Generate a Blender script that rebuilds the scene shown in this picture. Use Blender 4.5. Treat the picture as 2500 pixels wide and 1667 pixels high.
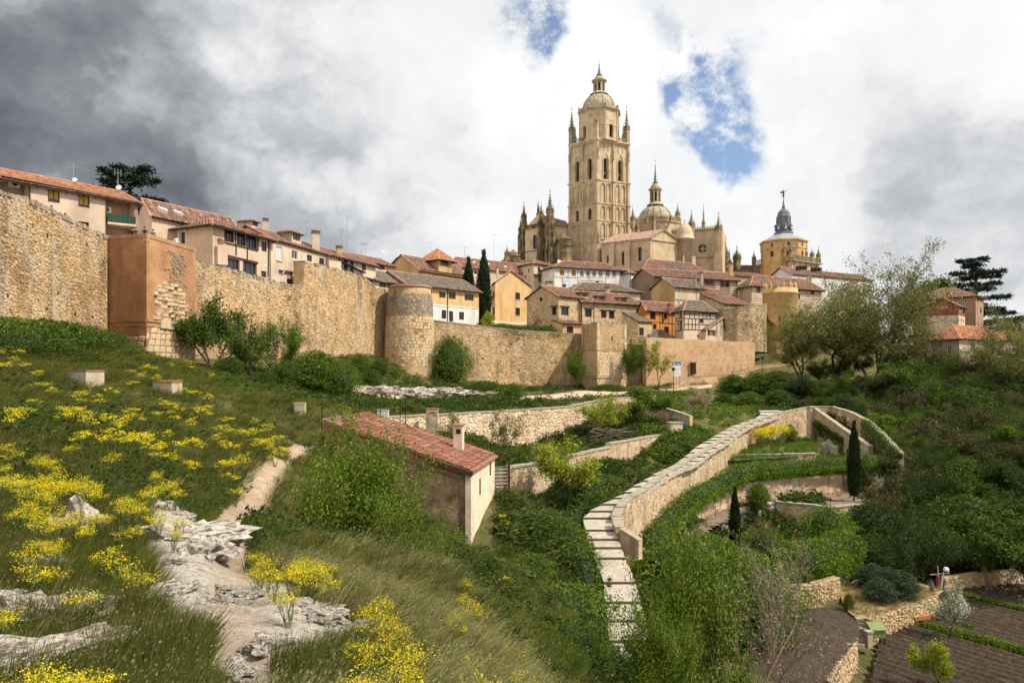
import bpy, bmesh, math, random
import numpy as np
from mathutils import Vector, Matrix, noise as mnoise
R = math.radians
for o in list(bpy.data.objects): bpy.data.objects.remove(o, do_unlink=True)
scn = bpy.context.scene
COL = scn.collection

# ------------------------------------------------------------------ camera, sky, sun, exposure
F, CX, VH = 1800.0, 1250.0, 898.0          # focal length, centre column and horizon row, in pixels of the 2500 wide photograph
cam_d = bpy.data.cameras.new('camera'); cam = bpy.data.objects.new('camera', cam_d); COL.objects.link(cam)
cam_d.sensor_width = 36.0; cam_d.lens = F/2500*36
cam_d.shift_y = (VH-833.5)/2500
cam_d.clip_start = 0.1; cam_d.clip_end = 9000
cam.location = (0, 0, 0); cam.rotation_euler = (R(90), 0, 0)
scn.camera = cam

SUN = Vector((0.60, -0.20, 0.775)).normalized()     # towards the sun: from the right, high
sun_d = bpy.data.lights.new('sun', 'SUN'); sun = bpy.data.objects.new('sun', sun_d); COL.objects.link(sun)
sun_d.energy = 5.0; sun_d.angle = R(0.6); sun_d.color = (1.0, 0.93, 0.82)
sun.rotation_euler = SUN.to_track_quat('Z', 'Y').to_euler()
sun.location = (60, -20, 120)

scn.view_settings.view_transform = 'Standard'; scn.view_settings.look = 'None'
scn.view_settings.gamma = 1.0; scn.view_settings.exposure = 0.1
scn.view_settings.use_curve_mapping = False
scn.render.engine = 'CYCLES'
scn.cycles.max_bounces = 4; scn.cycles.diffuse_bounces = 2; scn.cycles.glossy_bounces = 2; scn.cycles.transmission_bounces = 2; scn.cycles.transparent_max_bounces = 4
scn.cycles.use_adaptive_sampling = True; scn.cycles.adaptive_threshold = 0.03; scn.cycles.adaptive_min_samples = 12
scn.cycles.use_denoising = True
try: scn.cycles.denoiser = 'OPENIMAGEDENOISE'
except Exception: pass

def zpx(k, x, y):
 ox, oy, s = ZO[k]
 return ox+x/s, oy+y/s
ZO = dict(A=(0,380,3.0156), B=(360,480,3.267), C=(860,560,3.9205), D=(1220,440,4.2), E=(1360,130,2.85), F=(1260,620,4.2), G=(1700,440,3.7333),
          H=(1900,600,3.4083), I=(0,760,3.0947), J=(0,1160,3.092), K=(700,900,3.4083), L=(700,1240,3.6717), M=(1160,940,3.4094),
          N=(1400,1240,3.6714), O=(1760,960,3.1784), Q=(1860,1300,3.675), S=(0,0,1.0))
def P(u, v, Y): return Vector(((u-CX)/F*Y, Y, (VH-v)/F*Y))
def PZ(u, v, Z):
 Y = -Z*F/(v-VH); return P(u, v, Y)
def zP(k, x, y, Y): return P(*zpx(k, x, y), Y)
def zPZ(k, x, y, Z): return PZ(*zpx(k, x, y), Z)

def skydir(u, v):
 d = Vector(((u-CX)/F, 1.0, (VH-v)/F)); return d.normalized()

def make_world():
 w = bpy.data.worlds.new('World'); scn.world = w; w.use_nodes = True
 nt = w.node_tree; N = nt.nodes; L = nt.links
 for n in list(N): N.remove(n)
 out = N.new('ShaderNodeOutputWorld'); bg = N.new('ShaderNodeBackground'); L.new(bg.outputs[0], out.inputs[0])
 sky = N.new('ShaderNodeTexSky'); sky.sky_type = 'NISHITA'; sky.sun_disc = False
 sky.sun_elevation = math.asin(SUN.z); sky.sun_rotation = math.atan2(SUN.x, SUN.y); sky.altitude = 1000; sky.air_density = 1.0; sky.dust_density = 0.6; sky.ozone_density = 2.0
 tc = N.new('ShaderNodeTexCoord')
 def math_(op, a, b=None, c=None, clamp=False):
  n = N.new('ShaderNodeMath'); n.operation = op; n.use_clamp = clamp
  for i, x in enumerate((a, b, c)):
   if x is None: continue
   if isinstance(x, (int, float)): n.inputs[i].default_value = x
   else: L.new(x, n.inputs[i])
  return n.outputs[0]
 def vec(op, a, b):
  n = N.new('ShaderNodeVectorMath'); n.operation = op
  for i, x in enumerate((a, b)):
   if isinstance(x, (tuple, list, Vector)): n.inputs[i].default_value = tuple(x)
   elif x is not None: L.new(x, n.inputs[i])
  return n
 nrm = vec('NORMALIZE', tc.outputs['Generated'], None).outputs[0]
 def noise(scale, detail, rough, stretch=(1,1,1), off=(0,0,0), dist=0.0, src=None):
  m = N.new('ShaderNodeMapping'); m.inputs['Scale'].default_value = stretch; m.inputs['Location'].default_value = off
  L.new(src or nrm, m.inputs[0])
  n = N.new('ShaderNodeTexNoise'); n.inputs['Scale'].default_value = scale; n.inputs['Detail'].default_value = detail
  n.inputs['Roughness'].default_value = rough; n.inputs['Distortion'].default_value = dist
  L.new(m.outputs[0], n.inputs[0]); return n.outputs[0]
 def ss(x, lo, hi):
  n = N.new('ShaderNodeMapRange'); n.interpolation_type = 'SMOOTHSTEP'
  L.new(x, n.inputs[0]); n.inputs[1].default_value = lo; n.inputs[2].default_value = hi; return n.outputs[0]
 w1 = N.new('ShaderNodeTexNoise'); w1.inputs['Scale'].default_value = 5.5; w1.inputs['Detail'].default_value = 5; w1.inputs['Roughness'].default_value = 0.62; L.new(nrm, w1.inputs[0])
 wv = vec('SUBTRACT', w1.outputs['Color'], (0.5, 0.5, 0.5)).outputs[0]
 sc = N.new('ShaderNodeVectorMath'); sc.operation = 'SCALE'; L.new(wv, sc.inputs[0]); sc.inputs['Scale'].default_value = 0.16
 wd = vec('ADD', nrm, sc.outputs[0]).outputs[0]
 def blob(u, v, rad, su=1.0, src=None):
  d = skydir(u, v)
  df = vec('SUBTRACT', src or wd, d).outputs[0]
  if su != 1.0:
   df = vec('MULTIPLY', df, (1.0/su, 1.0/su, 1.0)).outputs[0]
  ln = vec('LENGTH', df, None).outputs['Value']
  n = N.new('ShaderNodeMapRange'); n.interpolation_type = 'SMOOTHSTEP'; L.new(ln, n.inputs[0])
  n.inputs[1].default_value = 0.0; n.inputs[2].default_value = rad; n.inputs[3].default_value = 1.0; n.inputs[4].default_value = 0.0
  return n.outputs[0]
 def tot(xs):
  r = xs[0]
  for x in xs[1:]: r = math_('ADD', r, x)
  return r
 def mul(x, k): return math_('MULTIPLY', x, k)
 blue = tot([mul(blob(1290, 40, 0.085, 1.2), 0.85), mul(blob(1340, 95, 0.06), 0.8), mul(blob(1585, 95, 0.055), 0.45), mul(blob(1720, 190, 0.085, 1.2), 0.85), mul(blob(1735, 285, 0.10), 1.0),
    mul(blob(1700, 340, 0.065), 0.9), mul(blob(1785, 380, 0.055), 0.6), mul(blob(1870, 100, 0.05), 0.35)])
 wisp = noise(11, 6, 0.66, (1, 1, 1.3), (3.1, 0.4, 1.7))
 hole = mul(math_('MULTIPLY', ss(blue, 0.24, 0.85), ss(wisp, 0.61, 0.43)), 0.88)
 pa = noise(4.6, 6, 0.56, (1, 1, 1.25), (1.3, 7.7, 2.9), 0.0, wd); pb = noise(4.6, 6, 0.56, (1, 1, 1.25), (1.3+SUN.x*.07, 7.7+SUN.y*.07, 2.9+SUN.z*.09), 0.0, wd); lit = math_('SUBTRACT', pa, pb)
 big = noise(1.7, 2, 0.5, (1, 1, 2.0), (0.7, 2.2, 0.3), 0.2)
 mid = noise(4.2, 7, 0.58, (1, 1, 1.7), (5.2, 1.1, 4.0), 0.25)
 soft = N.new('ShaderNodeVectorMath'); soft.operation = 'SCALE'; L.new(wv, soft.inputs[0]); soft.inputs['Scale'].default_value = 0.34
 wd2 = vec('ADD', nrm, soft.outputs[0]).outputs[0]
 def gb(u, v, rad, su, k): return mul(blob(u, v, rad, su, wd2), k)
 dark = tot([gb(-90, 300, 0.54, 1.3, 0.32), gb(0, 330, 0.26, 2.2, 0.14), gb(150, 200, 0.22, 1.9, 0.12), gb(470, 540, 0.17, 2.4, 0.11), gb(1050, 625, 0.10, 2.4, 0.14), gb(2480, 600, 0.24, 1.6, 0.17), gb(2250, 330, 0.30, 1.5, 0.06)])
 tex = tot([mul(math_('SUBTRACT', mid, 0.5), 1.15), mul(math_('SUBTRACT', big, 0.5), 0.6), mul(lit, -1.5)])
 amp = math_('ADD', mul(dark, 0.85), 0.12)
 dk = tot([dark, math_('MULTIPLY', tex, amp), mul(ss(pa, 0.62, 0.36), 0.08)])
 dk = math_('ADD', dk, 0.01, None, True)
 ramp = N.new('ShaderNodeValToRGB'); L.new(dk, ramp.inputs[0])
 e = ramp.color_ramp.elements; e[0].position = 0.0; e[0].color = (13.6, 13.65, 13.7, 1); e[1].position = 1.0; e[1].color = (1.15, 1.22, 1.4, 1)
 for pos, c in ((0.15, (11.6, 11.75, 11.9)), (0.33, (6.9, 7.15, 7.5)), (0.55, (3.6, 3.8, 4.15)), (0.78, (2.0, 2.12, 2.4))):
  q = e.new(pos); q.color = (*c, 1)
 hs = N.new('ShaderNodeHueSaturation'); hs.inputs['Saturation'].default_value = 1.1; hs.inputs['Value'].default_value = 2.0; L.new(sky.outputs[0], hs.inputs['Color']); sky = hs
 mx = N.new('ShaderNodeMix'); mx.data_type = 'RGBA'; L.new(hole, mx.inputs['Factor']); L.new(ramp.outputs[0], mx.inputs['A']); L.new(sky.outputs[0], mx.inputs['B'])
 L.new(mx.outputs['Result'], bg.inputs[0]); bg.inputs[1].default_value = 0.07
 w.cycles.sampling_method = 'MANUAL'; w.cycles.sample_map_resolution = 256
make_world()

# ------------------------------------------------------------------ materials
MATS = {}
def lin(c): return tuple(c)
def mat(name, cols, scale=1.0, rough=0.85, bump=0.0, bscale=None, stain=None, island=0.0, stretch=(1,1,1), spec=0.25, streak=None, detail=6, trans=0.0, obj_rand=0.0, brick=None, voro=None, metal=0.0, lo=0.3, hi=0.7):
 """cols: two to four colours along a noise ramp; island: how far each loose piece drifts along the ramp;
 stain/streak: (colour, amount, scale) blotches and vertical runs; brick: (width, height, mortar colour, mortar size)."""
 if name in MATS: return MATS[name]
 m = bpy.data.materials.new(name); m.use_nodes = True; nt = m.node_tree; N = nt.nodes; L = nt.links
 b = N['Principled BSDF']; b.inputs['Roughness'].default_value = rough; b.inputs['Metallic'].default_value = metal
 try: b.inputs['Specular IOR Level'].default_value = spec
 except Exception: pass
 tc = N.new('ShaderNodeTexCoord')
 def mapping(st):
  mp = N.new('ShaderNodeMapping'); mp.inputs['Scale'].default_value = st; L.new(tc.outputs['Object'], mp.inputs[0]); return mp.outputs[0]
 def noise(sc, st=(1,1,1), det=detail, ro=0.6):
  n = N.new('ShaderNodeTexNoise'); n.inputs['Scale'].default_value = sc; n.inputs['Detail'].default_value = det; n.inputs['Roughness'].default_value = ro
  L.new(mapping(st), n.inputs[0]); return n.outputs[0]
 def mathn(op, a, b_=None, clamp=False):
  n = N.new('ShaderNodeMath'); n.operation = op; n.use_clamp = clamp
  for i, x in enumerate((a, b_)):
   if x is None: continue
   if isinstance(x, (int, float)): n.inputs[i].default_value = x
   else: L.new(x, n.inputs[i])
  return n.outputs[0]
 nz = noise(scale, stretch)
 fac = nz
 mr = N.new('ShaderNodeMapRange'); L.new(nz, mr.inputs[0]); mr.inputs[1].default_value = lo; mr.inputs[2].default_value = hi; fac = mr.outputs[0]
 if island > 0 or obj_rand > 0:
  if island > 0:
   g = N.new('ShaderNodeNewGeometry'); rnd = g.outputs['Random Per Island']; k = island
  else:
   g = N.new('ShaderNodeObjectInfo'); rnd = g.outputs['Random']; k = obj_rand
  a = mathn('MULTIPLY', fac, 1-k); c = mathn('MULTIPLY', rnd, k); fac = mathn('ADD', a, c)
 rp = N.new('ShaderNodeValToRGB'); L.new(fac, rp.inputs[0]); e = rp.color_ramp.elements
 e[0].color = (*cols[0], 1); e[1].color = (*cols[-1], 1)
 for i, c in enumerate(cols[1:-1]): q = e.new((i+1)/(len(cols)-1)); q.color = (*c, 1)
 col = rp.outputs[0]
 def mix(f, a, b_):
  x = N.new('ShaderNodeMix'); x.data_type = 'RGBA'
  L.new(f, x.inputs['Factor'])
  for k_, s in (('A', a), ('B', b_)):
   if isinstance(s, tuple): x.inputs[k_].default_value = (*s, 1)
   else: L.new(s, x.inputs[k_])
  return x.outputs['Result']
 def thr(x, lo_, hi_, k):
  r = N.new('ShaderNodeMapRange'); r.interpolation_type = 'SMOOTHSTEP'; L.new(x, r.inputs[0]); r.inputs[1].default_value = lo_; r.inputs[2].default_value = hi_; r.inputs[4].default_value = k; return r.outputs[0]
 height = None
 if brick:
  bw, bh, mc, ms = brick
  bt = N.new('ShaderNodeTexBrick'); bt.inputs['Scale'].default_value = 1.0; bt.inputs['Brick Width'].default_value = bw; bt.inputs['Row Height'].default_value = bh; bt.inputs['Mortar Size'].default_value = ms
  bt.inputs['Color1'].default_value = (1,1,1,1); bt.inputs['Color2'].default_value = (.72,.70,.66,1); bt.inputs['Mortar'].default_value = (0,0,0,1); bt.inputs['Bias'].default_value = -0.2
  sx = N.new('ShaderNodeSeparateXYZ'); L.new(tc.outputs['Object'], sx.inputs[0])
  gn = N.new('ShaderNodeNewGeometry'); sn = N.new('ShaderNodeSeparateXYZ'); L.new(gn.outputs['True Normal'], sn.inputs[0])
  a1 = mathn('MULTIPLY', sx.outputs[0], sn.outputs[1]); a2 = mathn('MULTIPLY', sx.outputs[1], sn.outputs[0]); run = mathn('SUBTRACT', a2, a1)
  cb = N.new('ShaderNodeCombineXYZ'); L.new(run, cb.inputs[0]); L.new(sx.outputs[2], cb.inputs[1]); L.new(cb.outputs[0], bt.inputs[0])
  x = N.new('ShaderNodeMix'); x.data_type = 'RGBA'; x.blend_type = 'MULTIPLY'; x.inputs['Factor'].default_value = 0.55; L.new(col, x.inputs['A']); L.new(bt.outputs['Color'], x.inputs['B'])
  col = mix(bt.outputs['Fac'], x.outputs['Result'], mc)
  height = mathn('SUBTRACT', 1.0, bt.outputs['Fac'])
 if voro:
  vs, mc, w = voro
  v = N.new('ShaderNodeTexVoronoi'); v.feature = 'DISTANCE_TO_EDGE'; v.inputs['Scale'].default_value = vs; v.inputs['Randomness'].default_value = 0.9
  mp = N.new('ShaderNodeMapping'); mp.inputs['Scale'].default_value = (1,1,1.5)
  wn = N.new('ShaderNodeTexNoise'); wn.inputs['Scale'].default_value = vs*1.3; wn.inputs['Detail'].default_value = 3; L.new(tc.outputs['Object'], wn.inputs[0])
  av = N.new('ShaderNodeMix'); av.data_type = 'VECTOR'; av.inputs['Factor'].default_value = 0.25/vs
  ad = N.new('ShaderNodeVectorMath'); ad.operation = 'MULTIPLY_ADD'; L.new(wn.outputs['Color'], ad.inputs[0]); ad.inputs[1].default_value = (.5/vs,)*3; L.new(tc.outputs['Object'], ad.inputs[2])
  L.new(ad.outputs[0], mp.inputs[0]); L.new(mp.outputs[0], v.inputs['Vector'])
  v2 = N.new('ShaderNodeTexVoronoi'); v2.inputs['Scale'].default_value = vs; v2.inputs['Randomness'].default_value = 0.9; L.new(mp.outputs[0], v2.inputs['Vector'])
  sv = N.new('ShaderNodeSeparateColor'); L.new(v2.outputs['Color'], sv.inputs[0])
  hs = N.new('ShaderNodeHueSaturation'); L.new(col, hs.inputs['Color']); L.new(thr(sv.outputs[0], 0, 1, 1.0), hs.inputs['Value'])
  r = N.new('ShaderNodeMapRange'); L.new(sv.outputs[0], r.inputs[0]); r.inputs[3].default_value = 0.72; r.inputs[4].default_value = 1.2; L.new(r.outputs[0], hs.inputs['Value'])
  edge = thr(v.outputs['Distance'], w, 0.0, 0.85)
  col = mix(edge, hs.outputs[0], mc)
  height = thr(v.outputs['Distance'], 0.0, w*2.2, 1.0)
 if stain:
  for (sc_, am, ssc) in (stain if isinstance(stain, list) else [stain]): col = mix(thr(noise(ssc, (1,1,0.6), 5), 0.50, 0.68, am), col, sc_)
 if streak:
  sc_, am, ssc = streak
  col = mix(thr(noise(ssc, (1,1,0.09), 4), 0.53, 0.70, am), col, sc_)
 L.new(col, b.inputs['Base Color'])
 if bump > 0:
  bp = N.new('ShaderNodeBump'); bp.inputs['Strength'].default_value = min(1.0, bump); bp.inputs['Distance'].default_value = 0.05*max(1, bump)
  hz = noise(bscale or scale*3, (1,1,1), 5)
  if height is not None:
   hz = mathn('ADD', mathn('MULTIPLY', hz, 0.5), height)
  L.new(hz, bp.inputs['Height']); L.new(bp.outputs[0], b.inputs['Normal'])
 if trans > 0:
  t = N.new('ShaderNodeBsdfTranslucent'); L.new(col, t.inputs[0]); ms_ = N.new('ShaderNodeMixShader'); ms_.inputs[0].default_value = trans
  L.new(b.outputs[0], ms_.inputs[1]); L.new(t.outputs[0], ms_.inputs[2]); L.new(ms_.outputs[0], N['Material Output'].inputs[0])
 MATS[name] = m; return m

# ------------------------------------------------------------------ mesh helpers
def V3(p): return Vector(p)
JOINED = {'putlog_holes', 'wall_head', 'weathered_core', 'uneven_bricks', 'weathered_cap', 'string_course', 'balustrade', 'ridge_tiles', 'roof_seams', 'brick_fan', 'corner_stone', 'dome_ribs', 'dormers', 'dormer_glass', 'lantern_openings', 'wire', 'gate_ribs', 'parapet', 'buttress', 'cornice', 'roof', 'roof_deck', 'balcony_railing'}
class MB:
 def __init__(s): s.v = []; s.f = []; s.m = []
 def add(s, pts): 
  i = len(s.v); s.v.extend([tuple(p) for p in pts]); return i
 def poly(s, pts, mi=0):
  i = s.add(pts); s.f.append(tuple(range(i, i+len(pts)))); s.m.append(mi)
 def box6(s, b, mi=0):            # b: 4 bottom points ccw, 4 top points
  i = s.add(b)
  for q in ((3,2,1,0), (4,5,6,7), (0,1,5,4), (1,2,6,5), (2,3,7,6), (3,0,4,7)):
   s.f.append(tuple(i+k for k in q)); s.m.append(mi)
 def obox(s, o, ex, ey, ez, mi=0):  # corner and three edge vectors
  o, ex, ey, ez = V3(o), V3(ex), V3(ey), V3(ez)
  s.box6([o, o+ex, o+ex+ey, o+ey, o+ez, o+ex+ez, o+ex+ey+ez, o+ey+ez], mi)
 def box(s, c, sx, sy, sz, rz=0, mi=0):  # centre of the base
  c = V3(c); ca, sa = math.cos(rz), math.sin(rz)
  ex = Vector((ca*sx, sa*sx, 0)); ey = Vector((-sa*sy, ca*sy, 0))
  s.obox(c-ex/2-ey/2, ex, ey, (0,0,sz), mi)
 def bar(s, p0, p1, w, h=None, mi=0):
  p0, p1 = V3(p0), V3(p1); d = p1-p0
  if d.length < 1e-6: return
  d.normalize(); a = d.cross(Vector((0,0,1)))
  if a.length < 1e-3: a = Vector((1,0,0))
  a.normalize(); c = a.cross(d).normalized(); h = h or w
  s.obox(p0-a*w/2-c*h/2, a*w, (p1-p0), c*h, mi)
 def tube(s, p0, p1, r0, r1, n=6, cap=True, mi=0):
  p0, p1 = V3(p0), V3(p1); d = (p1-p0)
  if d.length < 1e-6: return
  d.normalize(); a = d.orthogonal().normalized(); c = d.cross(a)
  i = len(s.v)
  for p, r in ((p0, r0), (p1, r1)):
   for k in range(n):
    t = 2*math.pi*k/n; s.v.append(tuple(p+a*math.cos(t)*r+c*math.sin(t)*r))
  for k in range(n):
   s.f.append((i+k, i+(k+1)%n, i+n+(k+1)%n, i+n+k)); s.m.append(mi)
  if cap:
   s.f.append(tuple(i+n+k for k in range(n))); s.m.append(mi); s.f.append(tuple(i+n-1-k for k in range(n))); s.m.append(mi)
 def lathe(s, c, prof, n=16, rot=0.0, mi=0, a0=0.0, a1=2*math.pi, sx=1.0, sy=1.0):
  c = V3(c); full = abs(a1-a0-2*math.pi) < 1e-6; m = n if full else n+1; i = len(s.v)
  for (r, z) in prof:
   for k in range(m):
    t = rot+a0+(a1-a0)*k/n; s.v.append((c.x+r*math.cos(t)*sx, c.y+r*math.sin(t)*sy, c.z+z))
  for j in range(len(prof)-1):
   for k in range(n):
    k2 = (k+1) % m
    s.f.append((i+j*m+k, i+j*m+k2, i+(j+1)*m+k2, i+(j+1)*m+k)); s.m.append(mi)
  if full:
   if prof[-1][0] > 1e-4: s.f.append(tuple(i+(len(prof)-1)*m+k for k in range(m))); s.m.append(mi)
   if prof[0][0] > 1e-4: s.f.append(tuple(i+m-1-k for k in range(m))); s.m.append(mi)
 def mesh(s, name, mats, smooth=False):
  me = bpy.data.meshes.new(name); me.from_pydata(s.v, [], s.f)
  for m in (mats if isinstance(mats, (list, tuple)) else [mats]): me.materials.append(m)
  if any(s.m): me.polygons.foreach_set('material_index', s.m)
  if smooth: me.polygons.foreach_set('use_smooth', [True]*len(me.polygons))
  me.update(); return me
 def build(s, name, mats, parent=None, smooth=False):
  if not s.v: return None
  o = bpy.data.objects.new(name, s.mesh(name, mats, smooth)); COL.objects.link(o)
  if name in JOINED: o['kind'] = 'stuff'
  if parent is not None: adopt(o, parent)
  return o
WORLD_LOC = {}; KIDS = {}
def adopt(o, parent):
 o.parent = parent; KIDS.setdefault(parent.name, []).append(o)
 loc = WORLD_LOC.get(parent.name, Vector((0,0,0)))
 o.matrix_parent_inverse = Matrix.Translation(-loc)
 WORLD_LOC[o.name] = Vector((0,0,0)) if o.type == 'MESH' else loc
def thing(name, label, cat, loc=(0,0,0), group=None):
 o = bpy.data.objects.new(name, None); COL.objects.link(o); o.location = loc; o.empty_display_size = 0.3
 WORLD_LOC[o.name] = Vector(loc)
 tag(o, label, cat, group, 'thing'); return o
def tag(o, label=None, cat=None, group=None, kind=None):
 if label: o['label'] = label
 if cat: o['category'] = cat
 if group: o['group'] = group
 if kind: o['kind'] = kind
 return o
def np_mesh(name, verts, quads, mats, smooth=False, mi=None):
 """fast mesh: verts (n,3), quads (m,k)"""
 verts = np.asarray(verts, dtype=np.float32); quads = np.asarray(quads, dtype=np.int32)
 me = bpy.data.meshes.new(name); k = quads.shape[1]; m = len(quads)
 me.vertices.add(len(verts)); me.vertices.foreach_set('co', verts.ravel())
 me.loops.add(m*k); me.loops.foreach_set('vertex_index', quads.ravel())
 me.polygons.add(m); me.polygons.foreach_set('loop_start', np.arange(0, m*k, k, dtype=np.int32)); me.polygons.foreach_set('loop_total', np.full(m, k, dtype=np.int32))
 for mm in (mats if isinstance(mats, (list, tuple)) else [mats]): me.materials.append(mm)
 if mi is not None: me.polygons.foreach_set('material_index', np.asarray(mi, dtype=np.int32))
 if smooth: me.polygons.foreach_set('use_smooth', np.ones(m, dtype=bool))
 me.update(calc_edges=True); me.validate(); return me
def link(name, me, parent=None):
 o = bpy.data.objects.new(name, me); COL.objects.link(o)
 if parent is not None: adopt(o, parent)
 return o
def copy_tree(o, parent=None):
 c = o.copy(); COL.objects.link(c)
 if parent is not None: c.parent = parent
 for ch in KIDS.get(o.name, ()): copy_tree(ch, c)
 return c
# ------------------------------------------------------------------ palette
m_rubble = mat('rubble_stone', [(.25,.155,.075), (.46,.305,.155), (.57,.405,.225), (.68,.55,.38)], 0.9, bump=0.5, bscale=9, island=0.68, stain=[((.26,.155,.07), .75, .13), ((.50,.44,.35), .6, .29), ((.20,.15,.10), .55, .55)], streak=((.15,.11,.07), .6, .4))
m_mortar = mat('lime_mortar', [(.36,.23,.11), (.48,.325,.165), (.56,.41,.235)], 0.6, bump=0.7, bscale=7, stain=[((.24,.14,.055), .7, .13), ((.48,.42,.33), .6, .29), ((.18,.13,.085), .5, .55)], streak=((.15,.10,.06), .6, .4))
m_ashlar = mat('ashlar_stone', [(.42,.30,.17), (.57,.43,.26), (.68,.54,.37)], 1.2, bump=0.35, bscale=10, island=0.6, streak=((.20,.15,.10), .35, .6))
m_brickred = mat('tower_brick', [(.36,.175,.08), (.50,.26,.125), (.60,.355,.195)], 0.5, bump=0.4, bscale=8, brick=(.55, .16, (.26,.13,.07), .018), stain=((.20,.09,.04), .5, .2), streak=((.20,.12,.08), .4, .5))
m_peach = mat('peach_masonry', [(.56,.34,.18), (.66,.43,.25), (.72,.52,.33)], 0.5, bump=0.3, bscale=6, brick=(.75, .3, (.46,.28,.14), .016), stain=((.45,.27,.13), .4, .15))
m_render_wall = mat('crumbling_render', [(.46,.30,.16), (.63,.43,.25), (.70,.52,.34), (.74,.60,.44)], 0.8, bump=0.9, bscale=3.5, voro=(2.6, (.30,.19,.10), .05), stain=((.74,.60,.44), .75, .35), streak=((.22,.14,.07), .3, .6))
m_garden_wall = mat('garden_wall_plaster', [(.30,.205,.115), (.45,.325,.20), (.55,.42,.28), (.63,.52,.38)], 1.1, bump=1.0, bscale=5, stain=((.36,.22,.12), .7, .9), streak=((.16,.11,.07), .6, 1.0), detail=9)
m_coping = mat('coping_stone', [(.21,.175,.125), (.33,.28,.205), (.45,.39,.30)], 2.0, bump=0.6, bscale=14, island=0.6, stain=((.12,.11,.08), .5, 1.2))
m_rock = mat('lichened_limestone', [(.06,.05,.04), (.32,.275,.215), (.55,.49,.42), (.68,.63,.56)], 4.5, bump=1.0, bscale=12, stain=((.055,.045,.035), .85, 6.0), rough=0.95, detail=10)
m_dirt = mat('packed_dirt', [(.38,.27,.17), (.50,.38,.26), (.58,.46,.33)], 1.5, bump=0.5, bscale=20)
m_step = mat('step_gravel', [(.33,.285,.22), (.42,.365,.29), (.50,.44,.36)], 2.5, bump=0.5, bscale=30, stain=((.36,.30,.22), .5, .8))
m_soil = mat('dark_soil', [(.032,.021,.012), (.058,.039,.023), (.092,.064,.041)], 3.0, bump=1.0, bscale=18)
m_wood = mat('dark_wood', [(.05,.028,.016), (.10,.055,.03)], 3, stretch=(1,1,6), bump=.2)
m_tile = mat('clay_tile', [(.075,.06,.046), (.15,.09,.062), (.24,.115,.075), (.33,.17,.115), (.46,.33,.25)], 1.3, island=0.66, bump=.25, bscale=20, stain=((.13,.115,.088), .85, .35))
m_tile_red = mat('red_clay_tile', [(.22,.085,.045), (.38,.14,.065), (.47,.20,.10), (.54,.31,.20)], 1.3, island=0.7, bump=.2, bscale=20, stain=((.26,.13,.08), .5, .5))
m_tile_grey = mat('lichen_tile', [(.07,.06,.045), (.14,.12,.09), (.22,.18,.13), (.40,.22,.15)], 1.2, island=0.6, bump=.25, bscale=20, stain=((.10,.095,.075), .7, .5))
m_ridge = mat('ridge_tile', [(.30,.14,.09), (.42,.22,.15), (.55,.38,.29)], 1.5, island=0.5)

# ------------------------------------------------------------------ terrain heights
CTRL = []
def C_(u, v, Y, dz=0.0): p = P(u, v, Y); CTRL.append((p.x, p.y, p.z+dz))
def CX_(x, y, z): CTRL.append((x, y, z))
for a in [(0,1667,6.5),(300,1667,6.4),(600,1667,6.5),(900,1667,7),(1120,1667,8.5),(1075,1400,16),(1135,1500,13),(1200,1620,10.5),
          (1200,1500,26),(1250,1400,36),(1350,1330,43),
          (0,1160,17),(0,1000,28),(0,880,45),(0,795,57),(250,1160,18),(250,1000,32),(250,905,50),(450,1160,20),(450,1000,40),(470,905,70),(600,965,60),(620,905,85),(690,872,110),
          (560,1420,10),(570,1250,18.5),(640,1180,24),(700,1130,29),(735,1085,36),(300,1400,10),(100,1350,10.5),(450,1300,13.5),
          (760,1130,28.5),(770,1370,14),(700,1400,11.5),(900,1500,14),(830,1470,20),(900,1480,23),(1000,1400,30),(1080,1345,38),(1148,1335,42),(790,1100,43),(1205,1215,49),(880,1015,51),
          (260,812,75),(352,862,75),(430,882,84),(730,1003,48),(800,1030,60),(560,882,95),(700,870,113),(900,874,128),(985,912,128),(1055,931,132),(1150,942,138),(1400,953,148),(1530,950,156),(1600,945,158),(1720,932,162),(1830,916,167),(2000,899,172),
          (880,1000,92),(890,945,106),(1010,955,110),(1000,1000,92),
          (1688,1028,98),(1750,1000,118),(1700,975,130),(1850,985,130),(1950,960,140),(2100,950,140),(2200,1000,120),(2300,1040,110),(2450,1100,95),
          (1100,1092,65.5),(1286,1115,75.5),(1380,1098,79),(1450,1068,83),(1200,1105,70),(1541,1150,64),(1420,1205,54),(1300,1225,56),(1420,1140,66),(1560,1080,78)]: C_(*a)
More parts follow.
